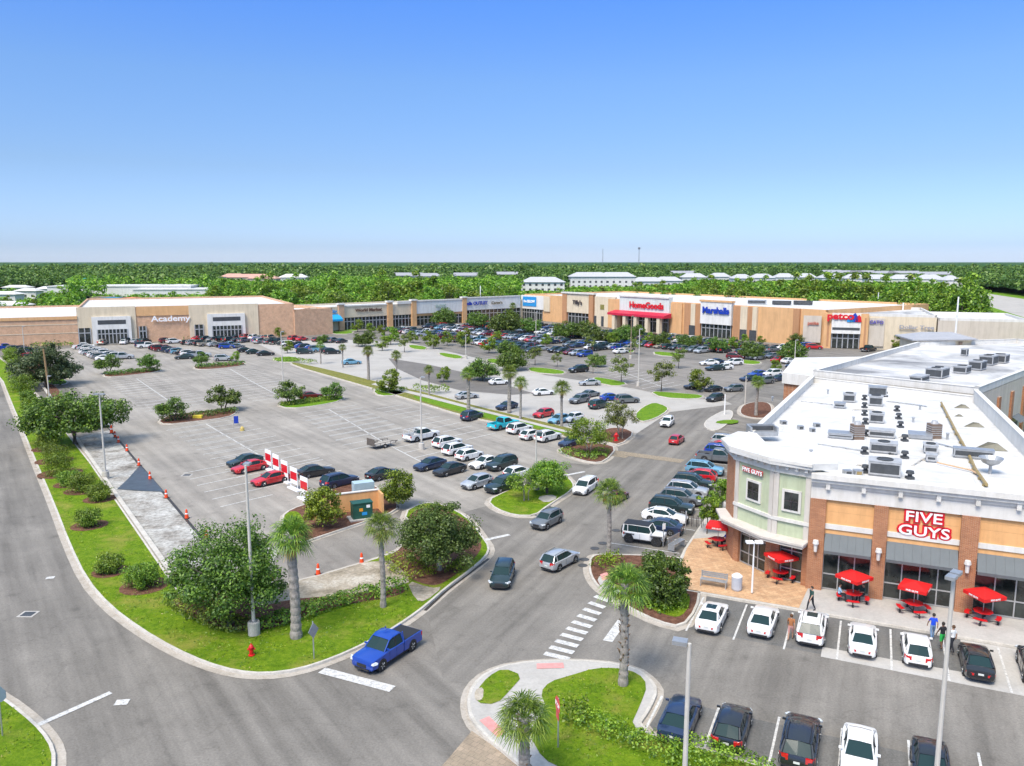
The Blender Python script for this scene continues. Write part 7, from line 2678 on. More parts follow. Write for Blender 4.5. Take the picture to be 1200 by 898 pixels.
def gsign(name, label, px, py, h, kind, hd, cat='sign', text=None):
    x, y = g(px, py, .14)
    t = thing(name, label, cat, (x, y, .14), hd)
    m = MB(); m.tube((0, 0, 0), (0, 0, h), .035, .035, 6); link('post', m.mesh('post', [M_gal]), t)
    m = MB()
    if kind == 'stop':
        n = 8; r = .38; ph = PI / 8; zc = h - .3
        ring_ = [(math.cos(ph + k * 2 * PI / n) * r, math.sin(ph + k * 2 * PI / n) * r) for k in range(n)]
        m.add([(x_, -.05, zc + z_) for x_, z_ in ring_] + [(x_, -.035, zc + z_) for x_, z_ in ring_], [tuple(range(n)), tuple(range(2 * n - 1, n - 1, -1))] + [(k, n + k, n + (k + 1) % n, (k + 1) % n) for k in range(n)])
        link('plate', m.mesh('plate', [M_signred]), t)
        me = text_mesh('STOP', .27, M_signw, .004, .006)
        me.transform(Matrix(((1, 0, 0, 0), (0, 0, -1, -.056), (0, 1, 0, zc), (0, 0, 0, 1))))
        link('lettering', me, t)
    elif kind == 'diamond':
        m.add([(0, -.05, h - .95), (.35, -.05, h - .5), (0, -.05, h - .05), (-.35, -.05, h - .5), (0, -.03, h - .95), (.35, -.03, h - .5), (0, -.03, h - .05), (-.35, -.03, h - .5)], [(0, 1, 2, 3), (7, 6, 5, 4), (0, 4, 5, 1), (1, 5, 6, 2), (2, 6, 7, 3), (3, 7, 4, 0)])
        link('plate', m.mesh('plate', [M_gal]), t)
    elif kind == 'octback':
        n = 8; r = .40; ph = PI / 8; zc = h - .3
        ring_ = [(math.cos(ph + k * 2 * PI / n) * r, math.sin(ph + k * 2 * PI / n) * r) for k in range(n)]
        m.add([(x_, -.05, zc + z_) for x_, z_ in ring_] + [(x_, -.035, zc + z_) for x_, z_ in ring_], [tuple(range(n)), tuple(range(2 * n - 1, n - 1, -1))] + [(k, n + k, n + (k + 1) % n, (k + 1) % n) for k in range(n)])
        link('plate', m.mesh('plate', [mat('blue_grey_sign_back', (.13, .19, .23), .5)]), t)
    else:
        m.box(-.15, .15, -.05, -.035, h - .5, h - .05)
        link('plate', m.mesh('plate', [M_signlb if kind == 'blue' else M_signw]), t)
    return t


t = gsign('stop_sign', 'red stop sign seen almost edge on above the ragged hedge', 654, 876, 2.3, 'stop', R(-78))
m = MB(); m.box(-.2, .2, -.05, -.035, 1.35, 1.68); link('lower_plate', m.mesh('lower_plate', [M_signred]), t)
gsign('road_sign', 'grey backed narrow sign on the corner lawn beside the thick palm', 368, 772, 2.1, 'diamond', R(55))
gsign('road_sign', 'blue grey octagonal sign back on a post at the bottom left corner', 3, 862, 2.3, 'octback', 0)
gsign('parking_sign', 'white parking sign by the nose of the white off roader', 777, 640, 1.8, 'white', R(30))
gsign('parking_sign', 'small white sign post on the pavement behind the white car', 803, 625, 1.8, 'white', R(70))

# cones along the lot edge
CN = [(131, 508), (135, 513), (139, 519), (149, 529), (163, 546), (176, 562), (195, 584), (219, 608), (242, 631), (320, 689), (373, 674), (424, 661)]
cn_l = ['farthest of the three close orange cones beside the wide dark oak', 'middle of the three close orange cones', 'nearest of the three close orange cones', 'orange cone just past the three close ones', 'orange cone at the far tip of the tarpaulin', 'orange cone standing on the tarpaulin edge',
        'orange cone at the near tip of the tarpaulin', 'orange cone second from the corner oak along the lot edge', 'orange cone nearest the corner oak along the lot edge', 'orange barrel partly behind the thick palm', 'orange barrel on the lane kerb left of the slim palm', 'orange barrel on the lane kerb beside the slim palm']
M_cone = mat('cone_orange', (0.78, 0.07, 0.01), .6, var=.05)
c0 = None
for i, (px, py) in enumerate(CN):
    x, y = g(px, py)
    if c0 is None:
        c0 = thing('traffic_cone', cn_l[0], 'traffic cone', (x, y, .03), 0, 'orange cones along the lot edge')
        m = MB(); m.box(-.24, .24, -.24, .24, 0, .05); link('base', m.mesh('base', [M_plast]), c0)
        m = MB(); m.lathe([(.21, .05), (.17, .35), (.10, .9), (.06, 1.0)], n=14); link('cone', m.mesh('cone', [M_cone]), c0)
        m = MB(); m.lathe([(.160, .48), (.128, .66)], n=14); link('stripe', m.mesh('stripe', [M_signw]), c0)
    else:
        dup(c0, (x, y, .03), i * .7, cn_l[i], scale=.78)

# hydrants
def hydrant(label, px, py, s=1.0):
    x, y = g(px, py)
    t = thing('fire_hydrant', label, 'hydrant', (x, y, .14), 0.3); t.scale = (s, s, s)
    m = MB(); m.lathe([(.2, 0), (.2, .06), (.13, .08), (.13, .5), (.17, .52), (.17, .56), (.12, .66), (.04, .74), (.04, .8)], n=14); link('barrel', m.mesh('barrel', [M_redp]), t)
    for a in (0, PI / 2, PI):
        m = MB(); d_ = Vector((math.cos(a), math.sin(a), 0)); m.tube(d_ * .1 + Vector((0, 0, .42)), d_ * .24 + Vector((0, 0, .42)), .06, .07, 8); link('nozzle', m.mesh('nozzle', [M_redp]), t)
    return t


hydrant('red fire hydrant on the corner lawn below the lamp pole', 295, 771, .85)
hydrant('red hydrant in the mulch of the farther tree island', 722, 518, 1.3)
# drains and lids
for px, py, lb in ((33, 720, 'square storm drain grate in the left road'), (219, 557, 'small dark drain in the lot above the cones')):
    x, y = g(px, py); m = MB(); m.box(x - .34, x + .34, y - .3, y + .3, 0.005, .026)
    m.box(x - .48, x + .48, y - .42, y + .42, 0.004, .018, 1)
    tag(m.build('drain_grate', [M_unitd, M_conc], origin=(x, y, 0)), lb, 'drain')
for px, py, w, lb in ((678, 694, .0, ''),):
    pass
for i, (px, py) in enumerate(((685, 656), (697, 643), (706, 637), (722, 622), (683, 663))):
    x, y = g(px, py); m = MB(); m.lathe([(.34, 0.02), (.34, .03)], x, y, 14)
    tag(m.build('manhole_cover', [mat('iron_cover', (.08, .08, .08), .7, .2)], origin=(x, y, 0)), ['dark round cover on the drive behind the silver SUV', 'dark round cover midway to the white off roader', 'dark round cover before the planted tip', 'dark round cover beside the off roader wheel', 'dark round cover nearest the kerb of the planted bed'][i], 'manhole cover')

# transformer enclosure
x, y = g(424, 604)
en = thing('wall_enclosure', 'low peach stucco wall enclosure behind the green transformer box', 'wall', (x, y, .14), R(24))
m = MB()
m.box(-2.4, 1.8, .9, 1.1, 0, 1.6); m.box(1.62, 1.8, -.4, .9, 0, 1.6); m.box(-2.4, -2.2, -.4, .9, 0, 1.4)
m.box(-4.3, -2.6, .2, .42, 0, .7)
link('wall', m.mesh('wall', [M_orange]), en)
m = MB(); m.box(-2.45, 1.85, .85, 1.15, 1.602, 1.68)
link('cap', m.mesh('cap', [M_trim]), en)
x, y = g(424, 609)
tb_ = thing('transformer_box', 'dark green transformer box with colourful stickers in the planted bed', 'transformer', (x, y, .14), R(24))
m = MB(); m.box(-1.3, 1.3, -.9, .75, 0, .12); link('pad', m.mesh('pad', [M_conc]), tb_)
tb_.scale = (.85, .85, .85)
m = MB(); m.box(-.95, .95, -.6, .5, .12, 1.6); m.box(-1.0, 1.0, -.66, .56, 1.602, 1.68); link('cabinet', m.mesh('cabinet', [mat('utility_green', (.012, .075, .05), .5)]), tb_)
for x0, z0, w, hh, mm in ((-.35, .85, .35, .3, mat('sticker_orange', (.75, .3, .02), .5, var=0)), (-.1, .45, .5, .3, M_signlb), (.35, 1.15, .35, .28, M_signw)):
    m = MB(); m.box(x0, x0 + w, -.615, -.60, z0, z0 + hh); link('sticker', m.mesh('sticker', [mm]), tb_)
x, y = g(437, 591)
m = MB(); m.box(-.9, .9, -.5, .5, 0, 1.7)
t = thing('utility_cabinet', 'pale blue topped utility cabinet inside the peach enclosure', 'utility box', (g(426, 588)[0], g(426, 588)[1], .14), R(24))
link('cabinet', m.mesh('cabinet', [mat('pale_blue_cabinet', (.38, .5, .55), .5)]), t)
# striped panels
lb5 = ['farthest', 'second', 'middle', 'fourth', 'nearest']
for i, (px, py) in enumerate(((315, 551), (324, 557), (334, 565), (345, 574), (357, 586))):
    x, y = g(px, py)
    t = thing('striped_banner', lb5[i] + ' of the five red and white striped panels in a row by the red cars', 'banner', (x, y, .01), R(-48), 'striped panels by the red cars')
    m = MB(); m.tube((-.66, 0, 0), (-.66, 0, 2.1), .035, .035, 6); m.tube((.66, 0, 0), (.66, 0, 2.1), .035, .035, 6); m.box(-1.0, 1.0, -.25, .25, 0, .12)
    link('frame', m.mesh('frame', [M_signw]), t)
    m = MB()
    for z0, z1, k in ((.55, .95, 1), (.952, 1.7, 0), (1.702, 2.1, 1)):
        m.box(-.66, .66, -.03, .03, z0, z1, k)
    link('panel', m.mesh('panel', [M_signred, M_signw]), t)
x, y = g(277, 499)
t = thing('sandwich_board', 'small dark blue sign standing alone on the empty lot', 'sign', (x, y, .01), .3)
m = MB(); m.box(-.28, .28, -.04, .04, .3, 1.25); link('panel', m.mesh('panel', [M_signblue]), t)
m = MB(); m.tube((-.3, 0, 0), (-.3, 0, .4), .03, .03, 6); m.tube((.3, 0, 0), (.3, 0, .4), .03, .03, 6); link('leg', m.mesh('leg', [M_gal]), t)
x, y = g(284, 505)
m = MB(); m.lathe([(.28, 0), (.26, .35), (.12, .55)], x, y, 12)
tag(m.build('bag', [mat('yellow_bag', (.5, .38, .12), .8)], origin=(x, y, 0)), 'yellow brown bag on the lot next to the small blue sign', 'bag')
m = MB(); x, y = g(232, 491); m.box(x - .6, x + .6, y - .3, y + .3, .14, .5)
tag(m.build('crate', [mat('yellow_plastic', (.7, .55, .05), .6)], origin=(x, y, .14)), 'yellow box in the hedge of the lot island', 'box')

# ---- picnic tables and umbrellas
def picnic(label, lab_u, x, y, hd, tilt=0.0):
    t = thing('picnic_table', label, 'picnic table', (x, y, .145), hd, 'red picnic tables on the pavement'); t.scale = (.86, .86, .86)
    m = MB()
    n = 8
    m.lathe([(.62, .72), (.62, .76)], n=8); link('table_top', m.mesh('table_top', [M_redp]), t)
    for k in range(4):
        a = k * PI / 2 + PI / 4
        m = MB()
        pts = []
        for r_ in (.82, 1.12):
            for q in (-.42, -.14, .14, .42):
                pts.append((math.cos(a + q) * r_, math.sin(a + q) * r_))
        poly = pts[:4] + pts[4:][::-1]
        m.prism(poly, .44, .48, bottom=True)
        link('seat', m.mesh('seat', [M_redp]), t)
    m = MB(); m.lathe([(.05, 0), (.05, .74)], n=10)
    for k in range(4):
        a = k * PI / 2 + PI / 4
        d_ = Vector((math.cos(a), math.sin(a), 0))
        m.path([d_ * .04 + Vector((0, 0, .12)), d_ * .5 + Vector((0, 0, .12)), d_ * .9 + Vector((0, 0, .2)), d_ * .97 + Vector((0, 0, .44))], [.03] * 4, 6)
        m.box(*(sorted((d_.x * .93 - .05, d_.x * .93 + .05))), *(sorted((d_.y * .93 - .05, d_.y * .93 + .05))), 0, .2)
    link('frame', m.mesh('frame', [M_plast]), t)
    u = thing('patio_umbrella', lab_u, 'umbrella', (x, y, .145), hd + R(8), 'red umbrellas over the picnic tables')
    m = MB(); m.lathe([(.022, .0), (.022, 2.0)], n=8); link('pole', m.mesh('pole', [M_gal]), u)
    m = MB(); r_ = .78; z0, z1 = 1.74, 2.02
    c_ = [(r_, r_), (-r_, r_), (-r_, -r_), (r_, -r_)]
    vs = [(0, 0, z1)] + [(a_ * 1.0, b__ * 1.0, z0) for a_, b__ in c_] + [(a_, b__, z0 - .2) for a_, b__ in c_] + [((c_[k][0] + c_[(k + 1) % 4][0]) / 2, (c_[k][1] + c_[(k + 1) % 4][1]) / 2, z0 + .02) for k in range(4)]
    fs = []
    for k in range(4):
        j = (k + 1) % 4
        fs += [(0, 1 + k, 9 + k), (0, 9 + k, 1 + j), (1 + k, 5 + k, 5 + j, 1 + j, 9 + k)]
    m.add(vs, fs)
    link('canopy', m.mesh('canopy', [M_red]), u)
    for k in range(4):
        me = text_mesh('FIVE GUYS', .145, M_signw, .002, .006)
        a = k * PI / 2
        uu = Vector((math.cos(a), math.sin(a), 0)); nn_ = Vector((math.sin(a), -math.cos(a), 0))
        M = Matrix(((uu.x, 0, nn_.x, nn_.x * (r_ + .012)), (uu.y, 0, nn_.y, nn_.y * (r_ + .012)), (0, 1, 0, z0 - .105), (0, 0, 0, 1)))
        me.transform(M)
        link('lettering', me, u)
    return t


for px, py, hd, lb in ((841, 641, 1.0, 'at the left end of the patio'), (914, 680, .2, 'under the right face of the green tower'), (999, 706, .4, 'before the first ochre bay, seats in use'), (1070, 718, .75, 'in front of the lettered middle bay'), (1151, 728, .1, 'before the right hand bay')):
    x, y = g(px, py, .15)
    picnic('red round picnic table with four seats ' + lb, 'square red umbrella ' + lb, x, y, hd)

# bench, bins, bike rack
x, y = g(836, 690)
t = thing('bench', 'grey slatted bench on the tan patio behind the first white sedan', 'bench', (x, y, .145), UA)
m = MB()
for k in range(4):
    m.box(-.85, .85, -.22 + k * .12, -.13 + k * .12, .43, .46)
link('seat', m.mesh('seat', [M_gal]), t)
m = MB()
for k in range(3):
    m.box(-.85, .85, .25, .28, .55 + k * .12, .64 + k * .12)
link('backrest', m.mesh('backrest', [M_gal]), t)
for s in (-.8, .8):
    m = MB(); m.box(s - .03, s + .03, -.24, -.18, 0, .44); m.box(s - .03, s + .03, .22, .28, 0, .92); m.box(s - .03, s + .03, -.24, .28, .40, .43); link('leg', m.mesh('leg', [M_gal]), t)
x, y = g(863, 694)
t = thing('litter_bin', 'round pale grey litter bin beside the bench on the patio', 'bin', (x, y, .145))
m = MB(); m.lathe([(.28, 0), (.33, .1), (.33, .85), (.30, .9)], n=18); link('body', m.mesh('body', [mat('pale_bin', (.45, .48, .54), .6)]), t)
m = MB(); m.lathe([(.34, .902), (.34, .97), (.16, 1.1), (.15, 1.0)], n=18); link('lid', m.mesh('lid', [M_signw]), t)
x, y = g(793, 644)
t = thing('bench', 'pale grey bench set at an angle between the round shrub tree and the off roader', 'bench', (x, y, .145), R(50))
m = MB()
for k in range(4):
    m.box(-.85, .85, -.22 + k * .12, -.13 + k * .12, .43, .46)
link('seat', m.mesh('seat', [M_gal]), t)
m = MB(); m.box(-.85, .85, .25, .28, .55, .9); link('backrest', m.mesh('backrest', [M_gal]), t)
for s in (-.8, .8):
    m = MB(); m.box(s - .03, s + .03, -.24, .28, 0, .43); link('leg', m.mesh('leg', [M_gal]), t)
x, y = g(814, 618)
t = thing('bicycle_rack', 'dark bicycles and rack on the pavement under the nearest street tree', 'bicycle rack', (x, y, .145), UA)
m = MB()
for k in range(4):
    xx = -.6 + k * .4
    m.path([(xx, -.3, 0), (xx, -.3, .7), (xx, 0, .85), (xx, .3, .7), (xx, .3, 0)], [.025] * 5, 6)
link('hoop', m.mesh('hoop', [M_signdk]), t)
x, y = g(846, 604)
t = thing('news_box', 'small grey box standing against the brick pier', 'newspaper box', (g(846, 604)[0] - .2, g(846, 604)[1], .145), UA)
m = MB(); m.box(-.25, .25, -.22, .22, 0, 1.1); link('cabinet', m.mesh('cabinet', [M_unit]), t)

# antennas on the horizon
for px, ty, by, d, lb, w in ((705, 262, 307, 2400, 'tall thin lattice mast on the horizon', 2.2), (747, 290, 307, 2000, 'short mast with antennas on the horizon right of the tall one', 2.0)):
    X = (px - 600) / FPX * d
    hh = hgt(X, d, ty)
    t = thing('radio_mast', lb, 'mast', (X, d, 0))
    m = MB()
    for k in range(3):
        a = k * 2 * PI / 3
        m.tube((math.cos(a) * w * .55, math.sin(a) * w * .55, 0), (math.cos(a) * w * .4, math.sin(a) * w * .4, hh), .28, .22, 5)
    z = 0
    k = 0
    while z < hh - 3:
        a, b_ = k * 2 * PI / 3, (k + 1) * 2 * PI / 3
        m.tube((math.cos(a) * w * .5, math.sin(a) * w * .5, z), (math.cos(b_) * w * .5, math.sin(b_) * w * .5, z + 3), .13, .13, 4)
        z += 3; k += 1
    link('lattice', m.mesh('lattice', [mat('mast_steel', (.16, .17, .2), .6, var=0)]), t)
    if ty > 280:
        m = MB(); m.box(-2.6, 2.6, -1.6, 1.6, hh - 5, hh); link('antenna', m.mesh('antenna', [MATS['mast_steel']]), t)

# ------------------------------------------------------------------ people
SKIN = mat('skin', (0.42, 0.24, 0.16), .6, var=0)
SKIN2 = mat('dark_skin', (0.16, 0.08, 0.05), .6, var=0)


def person(label, x, y, hd, top, bottom, skin=SKIN, hair=(0.02, 0.015, 0.01), h=1.72, stride=0.0, shorts=False, sit=False, z=.145, arm=0.2, long_hair=False, sleeves=False):
    h *= .89
    s = h / 1.75
    if sit:
        hip, knee, foot = .52, (.42, .50), (.42, .04)
    V_, E, Rr = [], [], []

    def ad(p, r, par=None):
        V_.append(Vector(p) * s); Rr.append(r * s)
        if par is not None:
            E.append((par, len(V_) - 1))
        return len(V_) - 1
    hz = .48 if sit else .93
    pel = ad((0, 0, hz), .135)
    wa = ad((0, 0, hz + .17), .115, pel)
    ch = ad((.01, 0, hz + .37), .145, wa)
    nk = ad((.0, 0, hz + .53), .062, ch)
    hb = ad((.015, 0, hz + .60), .07, nk)
    hm = ad((.02, 0, hz + .69), .098, hb)
    ht = ad((.01, 0, hz + .775), .07, hm)
    for sd in (1, -1):
        sh = ad((0, sd * .165, hz + .47), .062, ch)
        if sit:
            el = ad((.14, sd * .22, hz + .24), .045, sh); wr_ = ad((.36, sd * .14, hz + .26), .032, el)
        else:
            el = ad((.02 + arm * sd * stride, sd * .235, hz + .21), .045, sh); wr_ = ad((.10 + arm * sd * stride * 1.6, sd * .25, hz - .02), .032, el)
        hn = ad(V_[wr_] / s + (Vector((.07, 0, .01)) if sit else Vector((.02, 0, -.09))), .035, wr_)
        for q in (-.02, 0, .02):
            ad(V_[hn] / s + (Vector((.07, q, -.01)) if sit else Vector((.012, q, -.07))), .011, hn)
        ad(V_[wr_] / s + (Vector((.05, -sd * .045, .02)) if sit else Vector((.05, -sd * .03, -.06))), .012, wr_)
        hp = ad((0, sd * .095, hz - .04), .10, pel)
        st_ = stride * sd
        if sit:
            kn = ad((.42, sd * .13, hz), .07, hp); an = ad((.40, sd * .13, .09), .045, kn)
        else:
            kn = ad((.05 - st_ * .16, sd * .10, .50), .066, hp); an = ad((-.02 - st_ * .34, sd * .10, .09), .042, kn)
        ft = ad(V_[an] / s + Vector((.06, 0, -.045)), .042, an)
        ad(V_[ft] / s + Vector((.13, 0, -.01)), .032, ft)
    me = bpy.data.meshes.new('skeleton')
    me.from_pydata([tuple(v) for v in V_], E, [])
    o = bpy.data.objects.new('skeleton', me)
    C.objects.link(o)
    md = o.modifiers.new('skin', 'SKIN')
    md.use_smooth_shade = True
    lay = me.skin_vertices[0].data
    for i, r in enumerate(Rr):
        lay[i].radius = (r, r)
    lay[0].use_root = True
    sb = o.modifiers.new('sub', 'SUBSURF'); sb.levels = 2; sb.render_levels = 2
    bpy.context.view_layer.update()
    dg = bpy.context.evaluated_depsgraph_get()
    m2 = bpy.data.meshes.new_from_object(o.evaluated_get(dg))
    bpy.data.objects.remove(o)
    m2.name = 'person'
    m2.materials.clear()
    for mm in (skin, top, bottom, mat('shoe_leather', (.05, .045, .04), .7, var=0)):
        m2.materials.append(mm)
    for p in m2.polygons:
        c = p.center / s
        z_ = c.z
        k = 0
        if z_ < .075:
            k = 3
        elif sit:
            k = 2 if (z_ < hz + .10 and (z_ > .38 or not shorts)) else (1 if z_ < hz + .52 else 0)
            if shorts and z_ <= .38:
                k = 0
            if abs(c.y) > .13 and c.x > .16 and z_ > hz + .12:
                k = 0
        else:
            if abs(c.y) > .185 and z_ < hz + (.0 if sleeves else .30):
                k = 0
            elif z_ < hz + .06:
                k = 2 if (not shorts or z_ > .50) else 0
            elif z_ < hz + .525:
                k = 1
        p.material_index = k
    root = tag(link('person', m2, None, (x, y, z)), label, 'person')
    root.rotation_euler = (0, 0, hd)
    hm_ = mat('hair_%d' % int(hair[0] * 1000), hair, .8, var=.2)
    m = MB()
    c = V_[hm]
    pts = []
    n = 12
    for j in range(7):
        th = j / 6 * (PI * (.62 if not long_hair else .85))
        for i in range(n):
            a = 2 * PI * i / n
            r = .112 * s
            front = math.cos(a) > .45 and j > 3
            rr = r * (.80 if front else 1.0)
            pts.append((c.x - .014 + math.sin(th) * math.cos(a) * rr, c.y + math.sin(th) * math.sin(a) * rr * .92, c.z + .018 + math.cos(th) * r * 1.08))
    fs = []
    for j in range(6):
        for i in range(n):
            fs.append((j * n + i, (j + 1) * n + i, (j + 1) * n + (i + 1) % n, j * n + (i + 1) % n))
    keep = [f for f in fs if not (all(pts[q][0] > c.x + .055 * s for q in f) and all(pts[q][2] < c.z + .06 * s for q in f))]
    m.add(pts, keep)
    link('hair', m.mesh('hair', [hm_], smooth=True), root)
    # face: eyes, nose, mouth
    m = MB()
    for sd in (1, -1):
        m.lathe([(.002, -.008), (.011, 0), (.002, .008)], c.x + .094 * s, c.y + sd * .032 * s, 8)
    m.v = [(a, b_, c_ + c.z + .012) for a, b_, c_ in m.v]
    link('eyes', m.mesh('eyes', [M_signdk]), root)
    m = MB(); m.add([(c.x + .088 * s, c.y - .016, c.z - .02), (c.x + .088 * s, c.y + .016, c.z - .02), (c.x + .118 * s, c.y, c.z - .022), (c.x + .092 * s, c.y, c.z + .02), (c.x + .09, c.y, c.z - .03)], [(0, 2, 3), (2, 1, 3), (0, 4, 2), (4, 1, 2)])
    link('nose', m.mesh('nose', [skin]), root)
    return root


cl = lambda n, c: mat(n, c, .85, var=.08)
x, y = g(950, 718); person('person in dark green clothes walking in front of the first ochre bay', x, y, R(200), cl('dark_green_cloth', (.02, .06, .05)), cl('dark_cloth', (.02, .022, .03)), stride=.8)
x, y = g(926, 750); person('person with long brown hair and orange top walking between the second and third white cars', x, y, R(60), cl('brown_orange_cloth', (.36, .14, .05)), cl('pink_cloth', (.55, .28, .25)), hair=(.11, .05, .02), stride=.6, long_hair=True, z=.01, shorts=True)
x, y = g(1092, 752); person('person in a bright blue top on the pavement by the white hatchback', x, y, R(80), cl('royal_blue_cloth', (.01, .07, .62)), cl('blue_jeans', (.16, .26, .42)), stride=.5)
x, y = g(1103, 763); person('person in a black top and bright green shorts beside the black sedan', x, y, R(100), cl('black_cloth', (.015, .015, .018)), cl('bright_green_cloth', (.02, .40, .07)), skin=SKIN2, stride=.4, shorts=True)
x, y = g(1115, 767); person('person in a white top and dark trousers nearest the black sedan', x, y, R(120), cl('white_cloth', (.72, .72, .70)), cl('dark_cloth', (.02, .022, .03)), hair=(.09, .045, .02), stride=.5)
tx, ty = g(999, 706, .15)
person('person in a pale blue shirt seated at the left side of the third picnic table', tx - .72, ty + .3, R(-20), cl('pale_blue_cloth', (.30, .50, .68)), cl('dark_cloth', (.02, .022, .03)), sit=True)
person('person in a dark shirt seated at the right side of the third picnic table', tx + .74, ty + .26, R(200), cl('dark_green_cloth', (.02, .06, .05)), cl('dark_cloth', (.02, .022, .03)), sit=True)
tx, ty = g(841, 641, .15)
person('person in a blue shirt seated at the table beyond the green tower', tx + .7, ty + .2, R(190), cl('royal_blue_cloth', (.01, .07, .62)), cl('dark_cloth', (.02, .022, .03)), sit=True)
# ------------------------------------------------------------------ woods
r9 = random.Random(9)
clear = []   # (x, y, radius) kept free of trees
for o in C.objects:
    if o.parent is None and o.get('category') in ('house', 'building', 'shed') and o.location.y > 230:
        clear.append((o.location.x, o.location.y, 26))
BUILT = [[(-420, 0), (-190, 240), (-145, 262), (-95, 290), (-75, 265), (-16, 318), (4, 322), (40, 330), (112, 238), (130, 205), (119, 172), (96, 140), (100, 0)],
         [(118, 180), (150, 180), (215, 200), (260, 330), (310, 480), (360, 660), (325, 660), (250, 480), (185, 330), (138, 232), (108, 195)]]


def is_free(x, y, pad=0):
    if any(inside((x, y), b) for b in BUILT):
        return False
    for a, b, r in clear:
        # keep the building itself and the view onto it open
        if (x - a) ** 2 + (y - b) ** 2 < (r * .75) ** 2:
            return False
        if 0 < b - y < 45 and abs(x - a * y / b) < r * .62:
            return False
    return True


wood = []
for i in range(6):
    t = make_tree('broadleaf_tree', 'tree of the wood', 'tree', [4.6, 5.4, 3.8, 4.4, 5.0, 3.4][i], [4.4, 5.0, 3.8, 4.6, 4.6, 3.4][i], [4.6, 4.4, 5.4, 4.0, 5.0, 5.6][i], [3.6, 3.2, 4.2, 3.0, 3.6, 4.6][i], .28, 52, 42, 1.35, .40, L_belt, limbs=7, hollow=.45, flat=.7)
    wood.append(t)
HS = [(proj(o.location.x, o.location.y, 0), o.location.y, o.get('label')) for o in C.objects if o.parent is None and o.get('category') in ('house', 'building', 'shed') and o.location.y > 330]


def max_h(x, y):
    px, _ = proj(x, y, 0)
    h = 30.0
    for (hx, hy), d, lb in HS:
        w = 18 * FPX / d
        if y < d and abs(px - hx) < w:
            h = min(h, 21 - (hy - 5 - 307) / FPX * y)
    return h


n = 0
BG = 'broad trees of the dense belt behind the shops'
BLAB = 'broad bright green tree in the dense belt behind the shops'
used_src = set()


def wtree(x, y, s=1.0, lab=BLAB, grp=BG):
    global n
    i = r9.randrange(6)
    if i not in used_src:
        used_src.add(i)
        t = wood[i]
        t.location = (x, y, -.1); t['label'] = lab; t['group'] = grp; t.scale = (s, s, s)
    else:
        dup(wood[i], (x, y, -.1), r9.uniform(0, 6.28), lab, grp, scale=s)
    n += 1


# behind the cream shops and to the right behind the long stores, nearest rows first
cands = []
for k in range(6000):
    y = r9.uniform(150, 450)
    x = r9.uniform(-.66, .70) * y
    cands.append((y, x))
cands.sort()
put = []
for y, x in cands:
    if n >= 285:
        break
    if not is_free(x, y):
        continue
    px, py = proj(x, y, 5)
    if px < -20 or px > 1220:
        continue
    if px < 250 and y < 330:
        if r9.random() > .25:
            continue
    d = 6.6
    if any((x - a) ** 2 + (y - b) ** 2 < d * d for a, b in put):
        continue
    if y < 200 and px < 1150:
        continue
    # hidden from the photo behind the stores: the roofs cover the foot of the belt
    put.append((x, y))
    wtree(x, y, min(r9.uniform(.8, 1.2), max(.45, max_h(x, y) / 11.8)))

# the rest of the wood: one mass
def mass(name, label, pts, sc, per, leaf, lm):
    """tree crowns merged into one mesh: leaf clumps around each crown"""
    N = len(pts)
    P_ = np.empty((N * per, 3)); Q_ = np.empty((N * per, 3)); S_ = np.empty(N * per)
    for i, (x, y, h, r) in enumerate(pts):
        nc = 9
        c = unit(nc) * np.array([r, r, h * .36]) * rng.uniform(.5, .95, (nc, 1))
        c[:, 2] = np.abs(c[:, 2]) * np.where(rng.random(nc) < .3, -.6, 1)
        k = rng.integers(0, nc, per)
        d = unit(per)
        p = c[k] + d * r * .36
        p[:, 2] += h * .62
        P_[i * per:(i + 1) * per] = p + np.array([x, y, 0])
        q = d + unit(per) * .6 + np.array([0, 0, .5])
        Q_[i * per:(i + 1) * per] = q / np.linalg.norm(q, axis=1)[:, None]
        S_[i * per:(i + 1) * per] = leaf * r / 5
    me = cards(name, P_, Q_, S_, lm)
    o = link(name, me)
    return tag(o, label, 'wood', kind='stuff')


pts = []
y = 150.0
rr = np.random.default_rng(3)
put_a = np.array(put)
while y < 1500:
    step = 5.5 + y * .008
    x = -.70 * y - 10
    while x < .72 * y + 10:
        xx, yy = x + rr.uniform(-.4, .4) * step, y + rr.uniform(-.4, .4) * step
        ok = is_free(xx, yy)
        if ok and yy < 470 and len(put_a):
            if np.min((put_a[:, 0] - xx) ** 2 + (put_a[:, 1] - yy) ** 2) < 30:
                ok = False
        px = 600 + FPX * xx / yy
        if yy < 205 and px < 1150:
            ok = False
        if px < 130 and yy < 420 and rr.random() < .55:
            ok = False
        if yy < 200 and rr.random() < .3:
            ok = False
        if ok:
            h = rr.uniform(9.5, 14.5) * (1.0 if yy > 330 else .75) + (rr.uniform(2, 5.5) if yy > 700 and rr.random() < .12 else 0)
            h = min(h, max_h(xx, yy))
            if h > 3:
                pts.append((xx, yy, h, rr.uniform(3.4, 5.6) * (1 + yy / 3000)))
        x += step
    y += step * .85
near = [p for p in pts if p[1] < 480]
mid = [p for p in pts if 480 <= p[1] < 800]
farp = [p for p in pts if p[1] >= 800]
mass('woodland', 'dense bright green wood between the shops and the far houses', near, 1, 260, .62, L_belt)
mass('woodland', 'darker green wood around the far houses', mid, 1, 130, .95, L_far)
mass('woodland', 'far dark wood reaching towards the horizon', farp, 1, 60, 1.5, L_far)

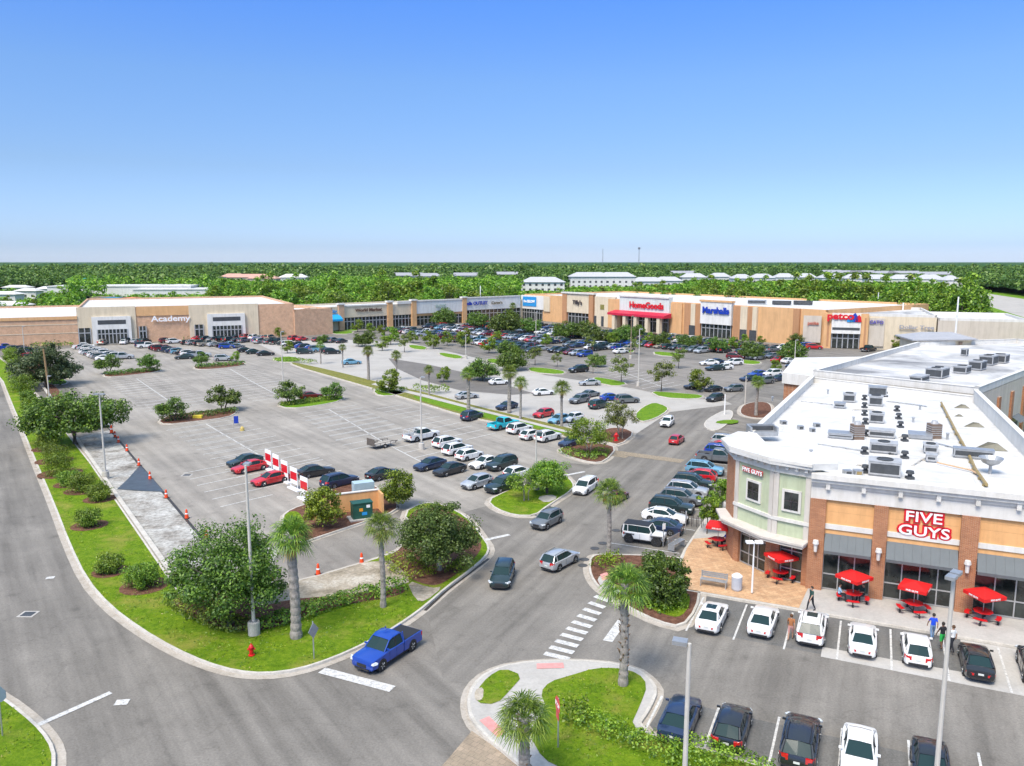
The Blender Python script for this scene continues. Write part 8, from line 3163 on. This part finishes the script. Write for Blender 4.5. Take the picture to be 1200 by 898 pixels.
# canopy of the far forest as an uneven sheet
def canopy(name, label, y0, y1, nx, ny, z0, amp, lm, wx=.75):
    vs = []
    ys = y0 * (y1 / y0) ** (np.arange(ny) / (ny - 1))
    for yy in ys:
        for i in range(nx):
            xx = (i / (nx - 1) * 2 - 1) * wx * yy
            sc = 1 / (7 + yy * .006)
            z = z0 + amp * (noise.noise(Vector((xx * sc, yy * sc, 0))) + .6 * noise.noise(Vector((xx * sc * 2.3, yy * sc * 2.3, 5))) + .9 * noise.noise(Vector((xx * .004, yy * .004, 9))))
            vs.append((xx, yy, z))
    fs = [(j * nx + i, j * nx + i + 1, (j + 1) * nx + i + 1, (j + 1) * nx + i) for j in range(ny - 1) for i in range(nx - 1) if y0 > 1000 or (is_free(vs[j * nx + i][0], vs[j * nx + i][1]) and is_free(vs[j * nx + i + 1][0], vs[j * nx + i + 1][1]))]
    me = bpy.data.meshes.new(name)
    me.from_pydata(vs, [], fs)
    me.materials.append(lm)
    me.update()
    return tag(link(name, me), label, 'forest', kind='stuff')


M_canopy = ground_mix('forest_canopy', [(0.014, 0.045, 0.012), (0.035, 0.088, 0.022), (0.07, 0.145, 0.035)], 0.06, 0.25, 1.0)
canopy('forest', 'dark forest spreading to the horizon', 1350, 16000, 420, 170, 10.0, 3.2, M_canopy)
canopy('forest', 'shaded undergrowth of the wood', 430, 1500, 200, 120, 4.2, 2.0, MATS['forest_canopy'])

if HAZE > 0:
    m = MB(); m.box(-12500, 12500, -60, 16500, -1.2, 160)
    hm_ = bpy.data.materials.new('haze_air')
    hm_.use_nodes = True
    nt = hm_.node_tree
    for nd in list(nt.nodes):
        nt.nodes.remove(nd)
    out = nt.nodes.new('ShaderNodeOutputMaterial')
    pv = nt.nodes.new('ShaderNodeVolumePrincipled')
    pv.inputs['Color'].default_value = (0.85, 0.92, 1.0, 1)
    pv.inputs['Density'].default_value = HAZE
    pv.inputs['Anisotropy'].default_value = 0.2
    nt.links.new(pv.outputs[0], out.inputs['Volume'])
    o = m.build('haze', [hm_])
    o['kind'] = 'stuff'
    scene.cycles.volume_bounces = 1

# every shared label that is true of several like trees keeps its group; plain checks only
for o in list(C.objects):
    if o.type == 'EMPTY' and not o.children:
        bpy.data.objects.remove(o)
